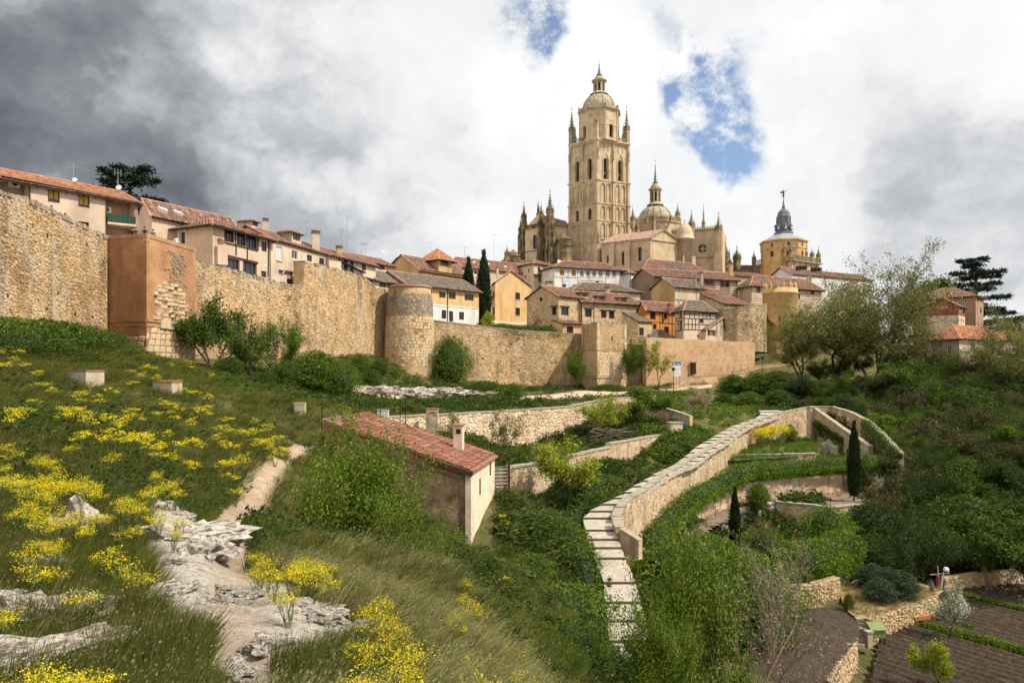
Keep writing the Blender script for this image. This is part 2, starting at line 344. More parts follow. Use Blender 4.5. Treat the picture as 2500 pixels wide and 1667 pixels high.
for a in [(0,0,-2.0),(-3,2,-2.2),(3,2,-2.6),(8,3,-5.6),(-10,2,-1.4),(-15,10,-1.4),(-30,20,-.2),(-45,45,2.0),(-60,20,3),(-70,60,6),(-60,100,8),(-40,-20,0),(0,-20,-2),(30,-20,-12),
          (0,90,-4.6),(10,100,-4.6),(0,120,-4.4),(-9,112,-4.3),(15,136,-4.4),(-9,73,-4.6),
          (20.1,60,-9.2),(13.5,55,-9.7),(9.9,49,-9.95),(7.8,44,-11.2),(8.6,39,-12.9),(10.2,34,-14.0),(25.5,75,-8.7),(30,88,-7.9),(37,108,-7.1),
          (1.0,9,-4.7),(1.33,12,-6.1),(1.8,16,-7.9),(2.5,22,-10.3),(3.1,28,-12.4),(0,11,-5.0),(0,15,-6.6),(0,20,-8.1),(0,26,-9.4),(2.5,10,-6.2),(5,20,-11.4),(7,28,-14.6),(4,34,-12.0),(75,182,4.5),(100,186,4),(125,200,5),(80,225,9),(120,240,8),(15,15,-11),(8,12,-8),(25,25,-17.5),(60,40,-19.5),(40,15,-18),(5,5.5,-5.0),(100,90,-14),(120,150,-8),(150,80,-16),(150,20,-18),
          (0,300,-6),(150,300,-6),(-140,200,4),(-150,60,8),(-140,-20,6),(260,260,-10),(-260,330,0),(260,330,-10)]: CX_(*a)
for (u, v, Y, z) in [(1600,1250,58,-12.4),(1700,1250,65,-13.9),(1900,1200,80,-14.2),(2050,1190,82,-14.0),(1850,1110,90,-11.4),(1950,1100,95,-11.3),(2100,1120,88,-12.6),(1900,1330,62,-16.2),(1700,1350,55,-16.0),(1600,1450,48,-16),
          (1550,1600,38,-16),(1750,1600,42,-18),(2000,1580,46,-18.3),(2200,1600,45,-19.3),(2450,1600,45,-19.3),(2450,1450,60,-19.2),(2300,1430,62,-18.9),(2300,1300,75,-15.5),(2450,1300,75,-15),(2300,1150,95,-11.5),(1850,1450,50,-17.6)]:
 CX_((u-CX)/F*Y, Y, z)
CT = np.array(CTRL)
SCL = 40.0
def _phi(d2): return 0.5*d2*np.log(d2+1e-9)
def _tps():
 p = CT[:, :2]/SCL; n = len(p)
 d2 = ((p[:, None]-p[None])**2).sum(-1); A = _phi(d2)+np.eye(n)*2e-4
 Q = np.hstack([np.ones((n,1)), p]); M_ = np.zeros((n+3, n+3)); M_[:n,:n] = A; M_[:n,n:] = Q; M_[n:,:n] = Q.T
 return np.linalg.solve(M_, np.concatenate([CT[:,2], np.zeros(3)]))
TW = _tps()
def hs_(x, y):
 x = np.asarray(x, float).ravel(); y = np.asarray(y, float).ravel(); out = np.empty(len(x)); p = CT[:, :2]/SCL; n = len(p)
 for i in range(0, len(x), 20000):
  q = np.stack([x[i:i+20000], y[i:i+20000]], 1)/SCL
  d2 = ((q[:, None]-p[None])**2).sum(-1)
  out[i:i+20000] = _phi(d2)@TW[:n]+TW[n]+q@TW[n+1:]
 return out
_rs = np.random.RandomState(7); _lat = _rs.rand(256, 256)
def vn(x, y):
 xi = np.floor(x).astype(int); yi = np.floor(y).astype(int); fx = x-xi; fy = y-yi; fx = fx*fx*(3-2*fx); fy = fy*fy*(3-2*fy)
 g = lambda a, b: _lat[a % 256, b % 256]
 return (g(xi,yi)*(1-fx)+g(xi+1,yi)*fx)*(1-fy)+(g(xi,yi+1)*(1-fx)+g(xi+1,yi+1)*fx)*fy
def fbm(x, y, o=4):
 s = 0; a = .5; t = 0
 for k in range(o): s = s+a*vn(x*2**k+17*k, y*2**k+9*k); t += a; a *= .55
 return s/t
def seg_dist(x, y, pts):
 """distance to a polyline with a width at each point; returns (distance/width)"""
 best = np.full(x.shape, 1e9)
 for (x0,y0,w0), (x1,y1,w1) in zip(pts[:-1], pts[1:]):
  dx, dy = x1-x0, y1-y0; t = np.clip(((x-x0)*dx+(y-y0)*dy)/(dx*dx+dy*dy), 0, 1)
  d = np.hypot(x-x0-t*dx, y-y0-t*dy)/(w0+(w1-w0)*t); best = np.minimum(best, d)
 return best
def gp(u, v, Y, w): p = P(u, v, Y); return (p.x, p.y, w)
PATH = [gp(600,1720,6.0,.30), gp(600,1660,6.5,.30), gp(590,1600,7.0,.30), gp(585,1540,7.8,.3), gp(575,1420,10,.30), gp(560,1360,12,.32), gp(560,1300,15,.33), gp(575,1250,18.5,.36), gp(610,1205,22,.36), gp(650,1178,25,.33), gp(705,1132,29.5,.32), gp(720,1100,34,.32), gp(745,1080,38,.32), gp(770,1060,43,.3)]
PATH2 = [gp(540,1255,18,.3), gp(575,1250,18.5,.3)]
ROCKS = [gp(650,1545,8.0,.75), gp(580,1480,8.9,.85), gp(510,1415,10,.75), gp(455,1370,11.2,.5), gp(420,1280,13.8,.4), gp(400,1220,15.5,.35)]
ROCKS2 = [gp(620,1500,8.4,.6), gp(720,1525,8.4,.55), gp(820,1545,8.6,.35)]
ROCKS3 = [gp(0,1490,8.4,.22), gp(110,1500,8.2,.25), gp(200,1480,8.6,.18)]
ROCKS4 = [gp(0,1625,7,.2), gp(110,1640,6.9,.25), gp(190,1650,6.8,.15)]
ROCKS5 = [gp(540,1640,6.8,.28), gp(570,1650,6.8,.2)]
ROCKS6 = [gp(-20,1195,15.5,.4), gp(40,1190,15.7,.3)]
ROCKS7 = [gp(500,1330,12.6,.25), gp(560,1340,12.4,.35), gp(470,1300,13.3,.25)]
ROCKALL = (ROCKS, ROCKS2, ROCKS3, ROCKS4, ROCKS5, ROCKS6, ROCKS7)
LEDGE = [gp(860,972,98,3.5), gp(930,968,103,3.8), gp(1010,972,107,3.2), gp(1068,978,110,2.2), gp(1190,960,122,2.6), gp(1240,975,118,2.0)]
PLAZA = [gp(1230,978,98,4.2), gp(1330,972,108,6.0), gp(1420,962,122,6), gp(1500,953,138,5), gp(1600,950,150,4), gp(1750,935,156,3), gp(1900,915,164,3)]
def masks(x, y):
 wob = (fbm(x*1.3, y*1.3)-.5)*1.1; wob2 = (fbm(x*.35+5, y*.35)-.5)*1.2
 path = np.clip(1.75-1.35*np.minimum(seg_dist(x, y, PATH), seg_dist(x, y, PATH2))-wob*.8, 0, 1)
 rock = np.zeros(x.shape)
 for rk in ROCKALL: rock = np.maximum(rock, np.clip(1.7-1.4*seg_dist(x, y, rk)-wob*1.3, 0, 1))
 led = np.clip(1.8-1.4*seg_dist(x, y, LEDGE)-wob2*2, 0, 1)
 plz = np.clip(2.2-2*seg_dist(x, y, PLAZA)-wob2*1.4, 0, 1)
 return path, rock, led, plz
def ridged(x, y, o=4):
 s = 0; a = .5; t = 0
 for k in range(o): s = s+a*np.abs(2*vn(x*2**k+31*k, y*2**k+7*k)-1); t += a; a *= .5
 return 1-s/t
YV = [(1000,116),(1010,108),(1035,95),(1051,88),(1068,82),(1095,75),(1127,67.5),(1162,60),(1205,54),(1250,49),(1297,46),(1366,43),(1425,40.6),(1474,39),(1519,37.5),(1570,36),(1620,34.5)]
def y_of_v(v): return float(np.interp(v, [a for a, b in YV], [b for a, b in YV]))
RISERS = []
for (k, xl, xr, yl, yr) in [('N',330,700,1400,1400),('N',320,640,1210,1210),('N',310,560,1025,1025),('N',275,520,860,860),('N',275,480,682,682),
  ('M',1000,1185,1452,1452),('M',960,1150,1365,1365),('M',930,1128,1295,1295),('M',920,1105,1218,1218),('M',900,1108,1115,1120),('M',950,1160,1057,1062),('M',1040,1205,1000,1004),('M',1155,1265,945,953),
  ('M',1240,1355,900,905),('M',1310,1425,848,854),('M',1395,1490,801,808),('M',1470,1560,756,760),('M',1545,1630,718,722),('M',1610,1690,690,694),('M',1655,1760,668,672),('M',1697,1815,637,643),('M',1740,1870,601,604),('M',1785,1910,566,570),('M',1825,1970,527,530),
  ('M',1890,2040,485,487),('M',1940,2085,461,463),('M',1975,2112,436,438),('M',2025,2145,408,410),('M',2075,2190,380,382),('O',60,175,268,270),('O',130,225,240,243),('O',200,300,218,220),('O',260,370,196,199),('O',300,440,172,175),('O',310,470,150,150),('O',290,560,134,132)]:
 (ul, vl), (ur, vr) = zpx(k, xl, yl), zpx(k, xr, yr); v = (vl+vr)/2; RISERS.append((ul, ur, v, y_of_v(v)))
TERR = {
 'flower': ([('O',60,520),('O',740,476),('O',760,400),('O',640,350),('O',380,330),('O',200,380)], -10.2),
 'hedge': ([('O',-260,760),('O',0,660),('O',140,560),('O',500,500),('O',900,480),('O',1260,500),('O',1200,560),('O',960,598),('O',500,635),('O',146,665),('O',-222,780)], -11.2),
 'dirt': ([('O',-330,1110),('O',0,930),('O',200,800),('O',980,720),('O',1300,730),('O',1300,830),('O',850,895),('O',430,850),('O',150,890),('O',0,980),('O',-300,1160)], -13.2),
 'lower': ([('O',0,1240),('O',150,1100),('O',450,1090),('O',700,1110),('O',1000,1140),('O',1010,1260),('O',940,1330),('O',400,1400),('O',0,1420)], -15.4),
 'bed': ([('Q',-60,720),('Q',750,660),('Q',840,700),('Q',850,930),('Q',620,1200),('Q',420,1500),('Q',-300,1500)], -17.2),
 'straw': ([('Q',690,490),('Q',900,415),('Q',1360,450),('Q',1620,515),('Q',1520,575),('Q',1005,775),('Q',800,730),('Q',740,620)], -17.0),
 'field': ([('Q',1000,1349),('Q',700,1500),('Q',3300,1500),('Q',3300,430),('Q',1500,440),('Q',1500,600),('Q',1350,760),('Q',1080,900)], -18.4)}
def pz(L, Z): return [tuple(zPZ(k, x, y, Z)) for (k, x, y) in L]
def upZ(u, Y, z): return ((u-CX)/F*Y, Y, z)
CAPS = [(pz(*TERR[k]), .35) for k in TERR]
CAPS.append(([upZ(1540,46,-12.6), upZ(1700,63,-13.4), upZ(1806,71,-13.6), upZ(1960,70,-14.6), upZ(1900,62,-15.8), upZ(1880,53,-17.2), upZ(1800,43,-17.6), upZ(1590,36,-16), upZ(1560,40,-14.6)], 0.0))
CAPS.append(([upZ(1530,50,-12.4), upZ(1629,60,-12.2), upZ(1747,76,-11.6), upZ(1823,93,-11), upZ(1977,111,-11), upZ(2075,104,-11.6), upZ(2190,77,-13.2), upZ(2060,79,-12), upZ(1806,72,-12), upZ(1690,63,-12.6)], 0.0))
STC = [((( (a+b)/2-CX)/F*Y), Y, (VH-v)/F*Y-.12) for (a, b, v, Y) in RISERS]
def poly_dist(x, y, pts):
 xs = [p[0] for p in pts]; ys = [p[1] for p in pts]; ins = np.zeros(x.shape, bool); best = np.full(x.shape, 1e9); n = len(pts); j = n-1
 for i in range(n):
  xi, yi, xj, yj = xs[i], ys[i], xs[j], ys[j]
  ins ^= ((yi > y) != (yj > y)) & (x < (xj-xi)*(y-yi)/((yj-yi) or 1e-9)+xi)
  dx, dy = xj-xi, yj-yi; t = np.clip(((x-xi)*dx+(y-yi)*dy)/(dx*dx+dy*dy+1e-9), 0, 1); best = np.minimum(best, np.hypot(x-xi-t*dx, y-yi-t*dy)); j = i
 best[ins] = 0; return best
def carve(x, y, z):
 sel = (x > -2) & (y > 30) & (y < 130)
 if not sel.any(): return z
 xx, yy, zz = x[sel], y[sel], z[sel].copy()
 for pts, off in CAPS:
  d = poly_dist(xx, yy, pts); A = np.array([[p[0], p[1], 1] for p in pts]); co = np.linalg.lstsq(A, np.array([p[2] for p in pts]), rcond=None)[0]
  cap = co[0]*xx+co[1]*yy+co[2]-off+np.maximum(0, d-.6)*1.6; zz = np.minimum(zz, cap)
 best = np.full(xx.shape, 1e9)
 for (x0,y0,z0), (x1,y1,z1) in zip(STC[:-1], STC[1:]):
  dx, dy = x1-x0, y1-y0; t = np.clip(((xx-x0)*dx+(yy-y0)*dy)/(dx*dx+dy*dy), 0, 1); d = np.hypot(xx-x0-t*dx, yy-y0-t*dy)
  best = np.minimum(best, z0+(z1-z0)*t-.12+np.maximum(0, d-1.5)*.9)
 z[sel] = np.minimum(zz, best); return z
def ground(x, y, detail=True):
 sh = np.shape(x); x = np.asarray(x, float).ravel(); y = np.asarray(y, float).ravel()
 z = hs_(x, y)
 r = np.maximum(y, 6)
 z = z+(fbm(x*.22, y*.22)-.5)*np.clip(y*.02, .15, .9)
 if detail:
  z = z+(fbm(x*1.1+3, y*1.1)-.5)*.18
  pa, rk, le, pl = masks(x, y)
  z = z-pa*.07+rk*(.07+.13*ridged(x*1.2+.3*y, y*.9, 4)-.02+.05*(fbm(x*5, y*5)-.5))
  st = np.floor(z*1.6+fbm(x*.3,y*.3)*1.2)/1.6
  z = z*(1-.7*le)+(st+.25)*.7*le+le*.5*(fbm(x*.8, y*.8)-.5)
 z = carve(x, y, z)
 return z.reshape(sh)
def gz(x, y): return float(ground(np.array([x]), np.array([y]))[0])

def on_ground(u, v, y0=3.0, y1=180.0):
 """first place where the sight line through photo pixel (u,v) meets the terrain"""
 ys = np.geomspace(y0, y1, 500); xs = (u-CX)/F*ys; zs = (VH-v)/F*ys; g = carve(xs, ys, hs_(xs, ys))
 k = np.nonzero(g >= zs)[0]
 if not len(k): return None
 i = k[0]; return Vector((xs[i], ys[i], gz(xs[i], ys[i])))

def terrain_material():
 m = bpy.data.materials.new('hillside_ground'); m.use_nodes = True; N = m.node_tree.nodes; L = m.node_tree.links; b = N['Principled BSDF']; b.inputs['Roughness'].default_value = .95
 b.inputs['Specular IOR Level'].default_value = .15
 tc = N.new('ShaderNodeTexCoord')
 def noise(s, d=8, r=.6):
  n = N.new('ShaderNodeTexNoise'); n.inputs['Scale'].default_value = s; n.inputs['Detail'].default_value = d; n.inputs['Roughness'].default_value = r; L.new(tc.outputs['Object'], n.inputs[0]); return n.outputs[0]
 def ramp(x, cs, lo=.3, hi=.7):
  r = N.new('ShaderNodeValToRGB'); L.new(x, r.inputs[0]); e = r.color_ramp.elements; e[0].position = lo; e[1].position = hi; e[0].color = (*cs[0],1); e[1].color = (*cs[-1],1)
  for i, c in enumerate(cs[1:-1]): q = e.new(lo+(hi-lo)*(i+1)/(len(cs)-1)); q.color = (*c,1)
  return r.outputs[0]
 def mix(f, a, c):
  x = N.new('ShaderNodeMix'); x.data_type = 'RGBA'; L.new(f, x.inputs['Factor']); L.new(a, x.inputs['A']); L.new(c, x.inputs['B']); return x.outputs['Result']
 def attr(n): a = N.new('ShaderNodeAttribute'); a.attribute_name = n; return a.outputs['Fac']
 grass = ramp(noise(.9), [(.05,.056,.015), (.085,.086,.024), (.13,.11,.042), (.18,.14,.07)])
 path = ramp(noise(4), [(.36,.25,.16), (.50,.37,.25), (.60,.48,.36)])
 rock = ramp(noise(9, 14, .78), [(.05,.042,.034), (.34,.285,.215), (.58,.51,.42), (.68,.62,.53)], .33, .58)
 led = ramp(noise(1.2, 10, .65), [(.06,.05,.03), (.26,.20,.13), (.48,.39,.28), (.60,.51,.40)], .36, .64)
 plz = ramp(noise(.5), [(.44,.32,.21), (.52,.39,.27), (.58,.45,.32)])
 c = mix(attr('plaza'), grass, plz); c = mix(attr('ledge'), c, led); c = mix(attr('path'), c, path); c = mix(attr('rock'), c, rock); mm_ = N.new('ShaderNodeMath'); mm_.operation = 'MULTIPLY'; mm_.inputs[1].default_value = .5; L.new(attr('path'), mm_.inputs[0]); c = mix(mm_.outputs[0], c, path)
 L.new(c, b.inputs['Base Color'])
 bp = N.new('ShaderNodeBump'); bp.inputs['Strength'].default_value = 1.0; bp.inputs['Distance'].default_value = .10; L.new(noise(14, 12, .75), bp.inputs['Height']); L.new(bp.outputs[0], b.inputs['Normal'])
 return m
def build_terrain():
 yy = np.concatenate([np.linspace(-30, 2, 14), np.geomspace(2.6, 60, 330), np.geomspace(60.6, 190, 130), np.geomspace(196, 4000, 24)])
 tt = np.linspace(-1.25, 1.25, 420)
 Yg, Tg = np.meshgrid(yy, tt, indexing='ij'); Xg = Tg*(np.abs(Yg)+8)
 Z = ground(Xg, Yg); far = np.clip((Yg-200)/300, 0, 1); Z = Z*(1-far)+(-10)*far
 inside = np.clip(Z, -22, 14)
 nr, nc = Xg.shape; v = np.stack([Xg.ravel(), Yg.ravel(), inside.ravel()], 1)
 i = np.arange(nr*nc).reshape(nr, nc); q = np.stack([i[:-1,:-1].ravel(), i[:-1,1:].ravel(), i[1:,1:].ravel(), i[1:,:-1].ravel()], 1)
 me = np_mesh('hillside', v, q, terrain_material(), True)
 ms = masks(Xg.ravel(), Yg.ravel())
 for nme, a in zip(('path','rock','ledge','plaza'), ms):
  at = me.attributes.new(nme, 'FLOAT', 'POINT'); at.data.foreach_set('value', a.astype(np.float32))
 o = link('hillside', me); tag(o, kind='structure')
build_terrain()
# ------------------------------------------------------------------ masonry
m_hole = mat('putlog_hole', [(.02,.014,.01), (.05,.03,.02)], 3)
def V2(p): return Vector((p[0], p[1], 0))
def outward(A, B):
 d = (V2(B)-V2(A)).normalized(); n = Vector((d.y, -d.x, 0)); mid = (V2(A)+V2(B))/2
 return n if n.dot(-mid) > 0 else -n
def stone_ring(rng, w, h, blocky):
 if blocky:
  j = lambda: rng.uniform(-.03, .03)*h
  k = .12*h
  return [(-w/2+k+j(), -h/2+j()), (w/2-k+j(), -h/2+j()), (w/2+j(), h/2-k+j()), (w/2-k+j(), h/2+j()), (-w/2+k, h/2+j()), (-w/2+j(), -h/2+k)]
 n = rng.choice((6, 7, 8)); a0 = rng.uniform(0, 6.28); r = []
 for k in range(n):
  t = a0+2*math.pi*(k+rng.uniform(-.25, .25))/n; c, s_ = math.cos(t), math.sin(t); q = (abs(c)**3+abs(s_)**3)**(-1/3.)
  f = rng.uniform(.86, 1.06); r.append((c*q*f*w/2, s_*q*f*h/2))
 return r
_PROTO = {}
def stone_protos(m, blocky):
 key = (m.name, blocky)
 if key in _PROTO: return _PROTO[key]
 rng = random.Random(5); out = []
 for i in range(10):
  mb = MB(); ring = stone_ring(rng, 1, 1, blocky); n = len(ring)
  i0 = mb.add([(x, -.9, z) for x, z in ring]); i1 = mb.add([(x*.97, .35, z*.97) for x, z in ring]); i2 = mb.add([(x*.74+rng.uniform(-.04,.04), 1+rng.uniform(-.3,.3), z*.74) for x, z in ring])
  for k in range(n):
   mb.f.append((i0+k, i0+(k+1)%n, i1+(k+1)%n, i1+k)); mb.m.append(0); mb.f.append((i1+k, i1+(k+1)%n, i2+(k+1)%n, i2+k)); mb.m.append(0)
  mb.f.append(tuple(i2+k for k in range(n))); mb.m.append(0)
  out.append(mb.mesh('stone', m, False))
 _PROTO[key] = out; return out
def lay_stones(spots, posf, rng, m, owner, n_sep=0, blocky=False, depth=.07, name='stone'):
 """spots: (s, z, w, h); posf(s,z) -> point, outward normal. Largest n_sep become pieces of their own, the rest one part."""
 spots = sorted(spots, key=lambda q: -q[2]*q[3]); pr = stone_protos(m, blocky)
 rng2 = random.Random(3); big = spots[:n_sep*2]; rng2.shuffle(big); sep = set(map(id, big[:n_sep]))
 vs = []; fs = []; nv = 0
 pdat = []
 for me in pr:
  co = np.empty(len(me.vertices)*3, np.float32); me.vertices.foreach_get('co', co); pdat.append((co.reshape(-1,3), [tuple(p.vertices) for p in me.polygons]))
 for q in spots:
  s, z, w, h = q; p, n = posf(s, z); d = depth*rng.uniform(.45, 1.5)
  ex = Vector((-n.y, n.x, 0)).normalized(); a = rng.uniform(-.06, .06); k = rng.randrange(len(pr)); up = n.cross(-ex).normalized()
  if up.z < 0: up = -up
  ex2 = ex*math.cos(a)+up*math.sin(a); up2 = up*math.cos(a)-ex*math.sin(a)
  M4 = Matrix(((ex2.x*w, n.x*d, up2.x*h, p.x), (ex2.y*w, n.y*d, up2.y*h, p.y), (ex2.z*w, n.z*d, up2.z*h, p.z), (0,0,0,1)))
  if id(q) in sep:
   o = bpy.data.objects.new(name, pr[k]); COL.objects.link(o); adopt(o, owner); o.matrix_basis = M4
  else:
   co, fc = pdat[k]; A = np.array(M4)[:3]; vs.append(co@A[:, :3].T+A[:, 3]); fs.extend([tuple(i+nv for i in f) for f in fc]); nv += len(co)
 if vs:
  me = bpy.data.meshes.new(name+'_facing'); me.from_pydata(np.concatenate(vs).tolist(), [], fs); me.materials.append(m); me.update()
  o = link(name+'_facing', me, owner); tag(o, kind='stuff'); return o
def stone_spots(L, zb, zt, cell, rng, blocky=False, asp=.72, s0=0.0, gap=.93, keep=None):
 """zb, zt: functions of s. Rows of unequal stones."""
 out = []; zlo = min(zb(s0), zb(s0+L)); zhi = max(zt(s0), zt(s0+L)); z = zlo
 while z < zhi:
  rh = cell*asp*(rng.uniform(.9, 1.1) if blocky else rng.uniform(.75, 1.25)); s = s0-rng.uniform(0, cell)
  while s < s0+L:
   w = cell*(rng.uniform(.75, 1.3) if blocky else rng.choice((.55,.75,.9,1.0,1.2,1.6))*rng.uniform(.85,1.15)); c = s+w/2; jz = 0 if blocky else rng.uniform(-.42, .42)*rh
   zc = z+rh/2+jz; h = rh*(1 if blocky else rng.choice((.6,.85,1.0,1.2,1.35)))
   if s0+.1 < c < s0+L-.1 and zb(c)-.2 < zc < zt(c)-h*.35 and (keep is None or keep(c, zc)):
    ww = min(w, 2*min(c-s0, s0+L-c)) if not blocky else min(w, 2*min(c-s0, s0+L-c)+.1)
    out.append((c, zc, ww*gap, h*gap))
   s += w
  z += rh
 return out
def lin2(a, b, L, s0=0): return lambda s: a+(b-a)*min(1, max(0, (s-s0)/L))
def wall_body(mb, A, B, zb, zt, thick, mi=0, cap=0.0):
 """upright slab between plan points A and B; zb/zt pairs; n outward"""
 n = outward(A, B); a, b = V2(A), V2(B)
 f = [Vector((a.x,a.y,zb[0])), Vector((b.x,b.y,zb[1])), Vector((b.x,b.y,zt[1])), Vector((a.x,a.y,zt[0]))]; k = [p-n*thick for p in f]
 mb.box6([f[0], f[1], k[1], k[0], f[3], f[2], k[2], k[3]], mi)
def rugged_top(mb, A, B, zt, thick, rng, size=.45, mi=0):
 """broken stones along the wall head"""
 a, b = V2(A), V2(B); n = outward(A, B); L = (b-a).length; s = 0
 while s < L:
  w = size*rng.uniform(.6, 1.5); t = (s+w/2)/L
  if t > 1: break
  p = a.lerp(b, t); z = zt[0]+(zt[1]-zt[0])*t; h = size*rng.uniform(.1, .8)
  mb.box((p.x-n.x*thick*.3, p.y-n.y*thick*.3, z-.15), w*.95, thick*rng.uniform(.5,.8), h+.15, math.atan2(b.y-a.y, b.x-a.x)+rng.uniform(-.1,.1), mi)
  s += w
def city_wall(name, label, pts, thick=1.6, cell=.42, n_sep=0, seed=1, m_st=None, m_bd=None, holes=0, blocky=False, cat='wall', depth=.08, asp=.72, rough_top=True, coping=None, keep=None, gap=.93, group=None):
 """pts: (u, Y, v_top, v_bottom) in photo pixels with distance"""
 rng = random.Random(seed); W = []
 for (u, Y, vt, vb) in pts: p = P(u, vt, Y); W.append((p.x, p.y, p.z, (VH-vb)/F*Y-.8))
 root = thing(name, label, cat, (W[0][0], W[0][1], W[0][3]), group)
 mb = MB(); spots = []; segs = []; s0 = 0
 hb = MB()
 for a, b in zip(W[:-1], W[1:]):
  wall_body(mb, a, b, (a[3], b[3]), (a[2], b[2]), thick)
  L = math.hypot(b[0]-a[0], b[1]-a[1]); n = outward(a, b)
  segs.append((s0, L, a, b, n)); hs = []
  for k in range(int(holes*L)):
   hsx = s0+rng.uniform(.5, L-.5); t = (hsx-s0)/L; zt = a[2]+(b[2]-a[2])*t; zb = a[3]+(b[3]-a[3])*t; hz = rng.uniform(zb+2, zt-1); hs.append((hsx, hz))
   p = V2(a).lerp(V2(b), t); hb.box((p.x+n.x*.01, p.y+n.y*.01, hz-.12), rng.uniform(.16,.3), .1, rng.uniform(.2,.38), math.atan2(b[1]-a[1], b[0]-a[0]))
  kp = (lambda s, z, hs=hs: (keep is None or keep(s, z)) and all(abs(s-x)+abs(z-y) > .33 for x, y in hs))
  sp = stone_spots(L, lin2(a[3], b[3], L, s0), lin2(a[2], b[2], L, s0), cell, rng, blocky, asp, s0, gap, kp)
  if not blocky and sp:
   A_ = np.array(sp); fb = fbm(A_[:,0]*.22+seed*3, A_[:,1]*.34); sp = [q for q, f_ in zip(sp, fb) if f_ > .43 or rng.random() < .45]   # smeared mortar hides stones in patches
  spots += sp
  s0 += L
 def posf(s, z):
  for (q, L, a, b, n) in segs:
   if s <= q+L or q == segs[-1][0]:
    p = V2(a).lerp(V2(b), (s-q)/L); return Vector((p.x, p.y, z)), n
 mb.build('core', m_bd or m_mortar, root)
 hb.build('putlog_holes', m_hole, root)
 if cell: lay_stones(spots, posf, rng, m_st or m_rubble, root, n_sep, blocky, depth)
 if rough_top:
  tb = MB()
  for (q, L, a, b, n) in segs: rugged_top(tb, a, b, (a[2], b[2]), thick, rng)
  tb.build('wall_head', m_coping, root)
 if coping:
  for (q, L, a, b, n) in segs:
   s = 0; av, bv = V2(a), V2(b)
   while s < L-.05:
    w = min(coping*rng.uniform(.7, 1.4), L-s); cb = MB(); p0 = av.lerp(bv, s/L); p1 = av.lerp(bv, min(1, (s+w*.97)/L)); z0 = a[2]+(b[2]-a[2])*s/L; z1 = a[2]+(b[2]-a[2])*min(1, (s+w)/L)
    o = n*(.09+rng.uniform(0,.05)); k = n*(thick+.08); dz = rng.uniform(0, .05)
    v = [p0+o, p1+o, p1-k, p0-k]; zz = [z0, z1, z1, z0]
    cb.box6([Vector((q_.x,q_.y,z_-.02)) for q_, z_ in zip(v, zz)]+[Vector((q_.x,q_.y,z_+.16+dz)) for q_, z_ in zip(v, zz)])
    cb.build('coping_stone', m_coping, root); s += w
 return root, W, segs

wl, W_left, _ = city_wall('city_wall', 'tall tan rubble city wall at the left edge, left of the brick tower', [(-110,50.5,415,770),(0,57.3,470,795),(60,61.2,488,800),(130,66.5,520,815),(200,71.8,552,826),(262,76.8,582,830)], cell=.34, n_sep=260, seed=11, holes=.45, depth=.06)
wm, W_mid, _ = city_wall('city_wall', 'rubble city wall under the houses, between brick tower and round tower', [(430,87.0,630,890),(478,90.3,641,890),(550,96.5,657,885),(678,109,692,876),(741,113.5,699,872),(742,113.7,641,872),(826,122.5,658,872),(888,130.5,679,872),(922,136.5,706,876),(960,141,712,900)], cell=.42, n_sep=90, seed=12, holes=.35, depth=.075)
w2, W_2, _ = city_wall('city_wall', 'long pale rubble city wall between round tower and square tower', [(1030,138.5,779,930),(1058,140,783,930),(1190,146.5,799,945),(1260,150.5,807,955),(1440,161,818,962)], cell=.45, n_sep=80, seed=13, holes=.5, depth=.08, rough_top=False, coping=1.6)
w3, W_3, _ = city_wall('city_wall', 'short shaded wall piece behind slim trees right of the square tower', [(1520,161,820,955),(1582,163.5,823,955)], cell=.45, n_sep=0, seed=14, rough_top=False, coping=1.5)
w4, W_4, _ = city_wall('city_wall', 'smooth peach coloured restored wall of small regular stone behind the information sign', [(1578,160,823.6,960),(1700,165,829,960),(1843,172,836.4,930)], cell=.62, n_sep=0, seed=15, m_st=m_peach, m_bd=m_peach, blocky=True, asp=.5, depth=.02, rough_top=False, gap=.98)
hb = MB(); rng = random.Random(4)
for row in range(9):
 for k in range(22):
  t = (k+.5+rng.uniform(-.45,.45))/22;
  if rng.random() < .45: continue
  u = 1590+t*245; a, b = (W_4[0], W_4[1]) if u < 1700 else (W_4[1], W_4[2])
  q = (u-CX)/F; tt = (q*a[1]-a[0])/((b[0]-a[0])-q*(b[1]-a[1])); x = a[0]+(b[0]-a[0])*tt; y = a[1]+(b[1]-a[1])*tt; n = outward(a, b)
  hb.box((x+n.x*.06, y+n.y*.06, 4.9-row*1.05+rng.uniform(-.28,.28)), .12, .12, .10, math.atan2(b[1]-a[1], b[0]-a[0]))
hb.build('putlog_holes', m_hole, w4)
mb = MB(); a, b = W_4[1], W_4[1]
p = P(1693, 905, 164.2); mb.box((p.x, p.y, P(0,913,164)[2]), 1.05, .5, 2.55, .4); mb.build('doorway', m_hole, w4)
mb = MB(); mb.box((p.x, p.y-.05, P(0,913,164)[2]+2.55), 1.5, .55, .22, .4); mb.build('lintel', m_coping, w4)

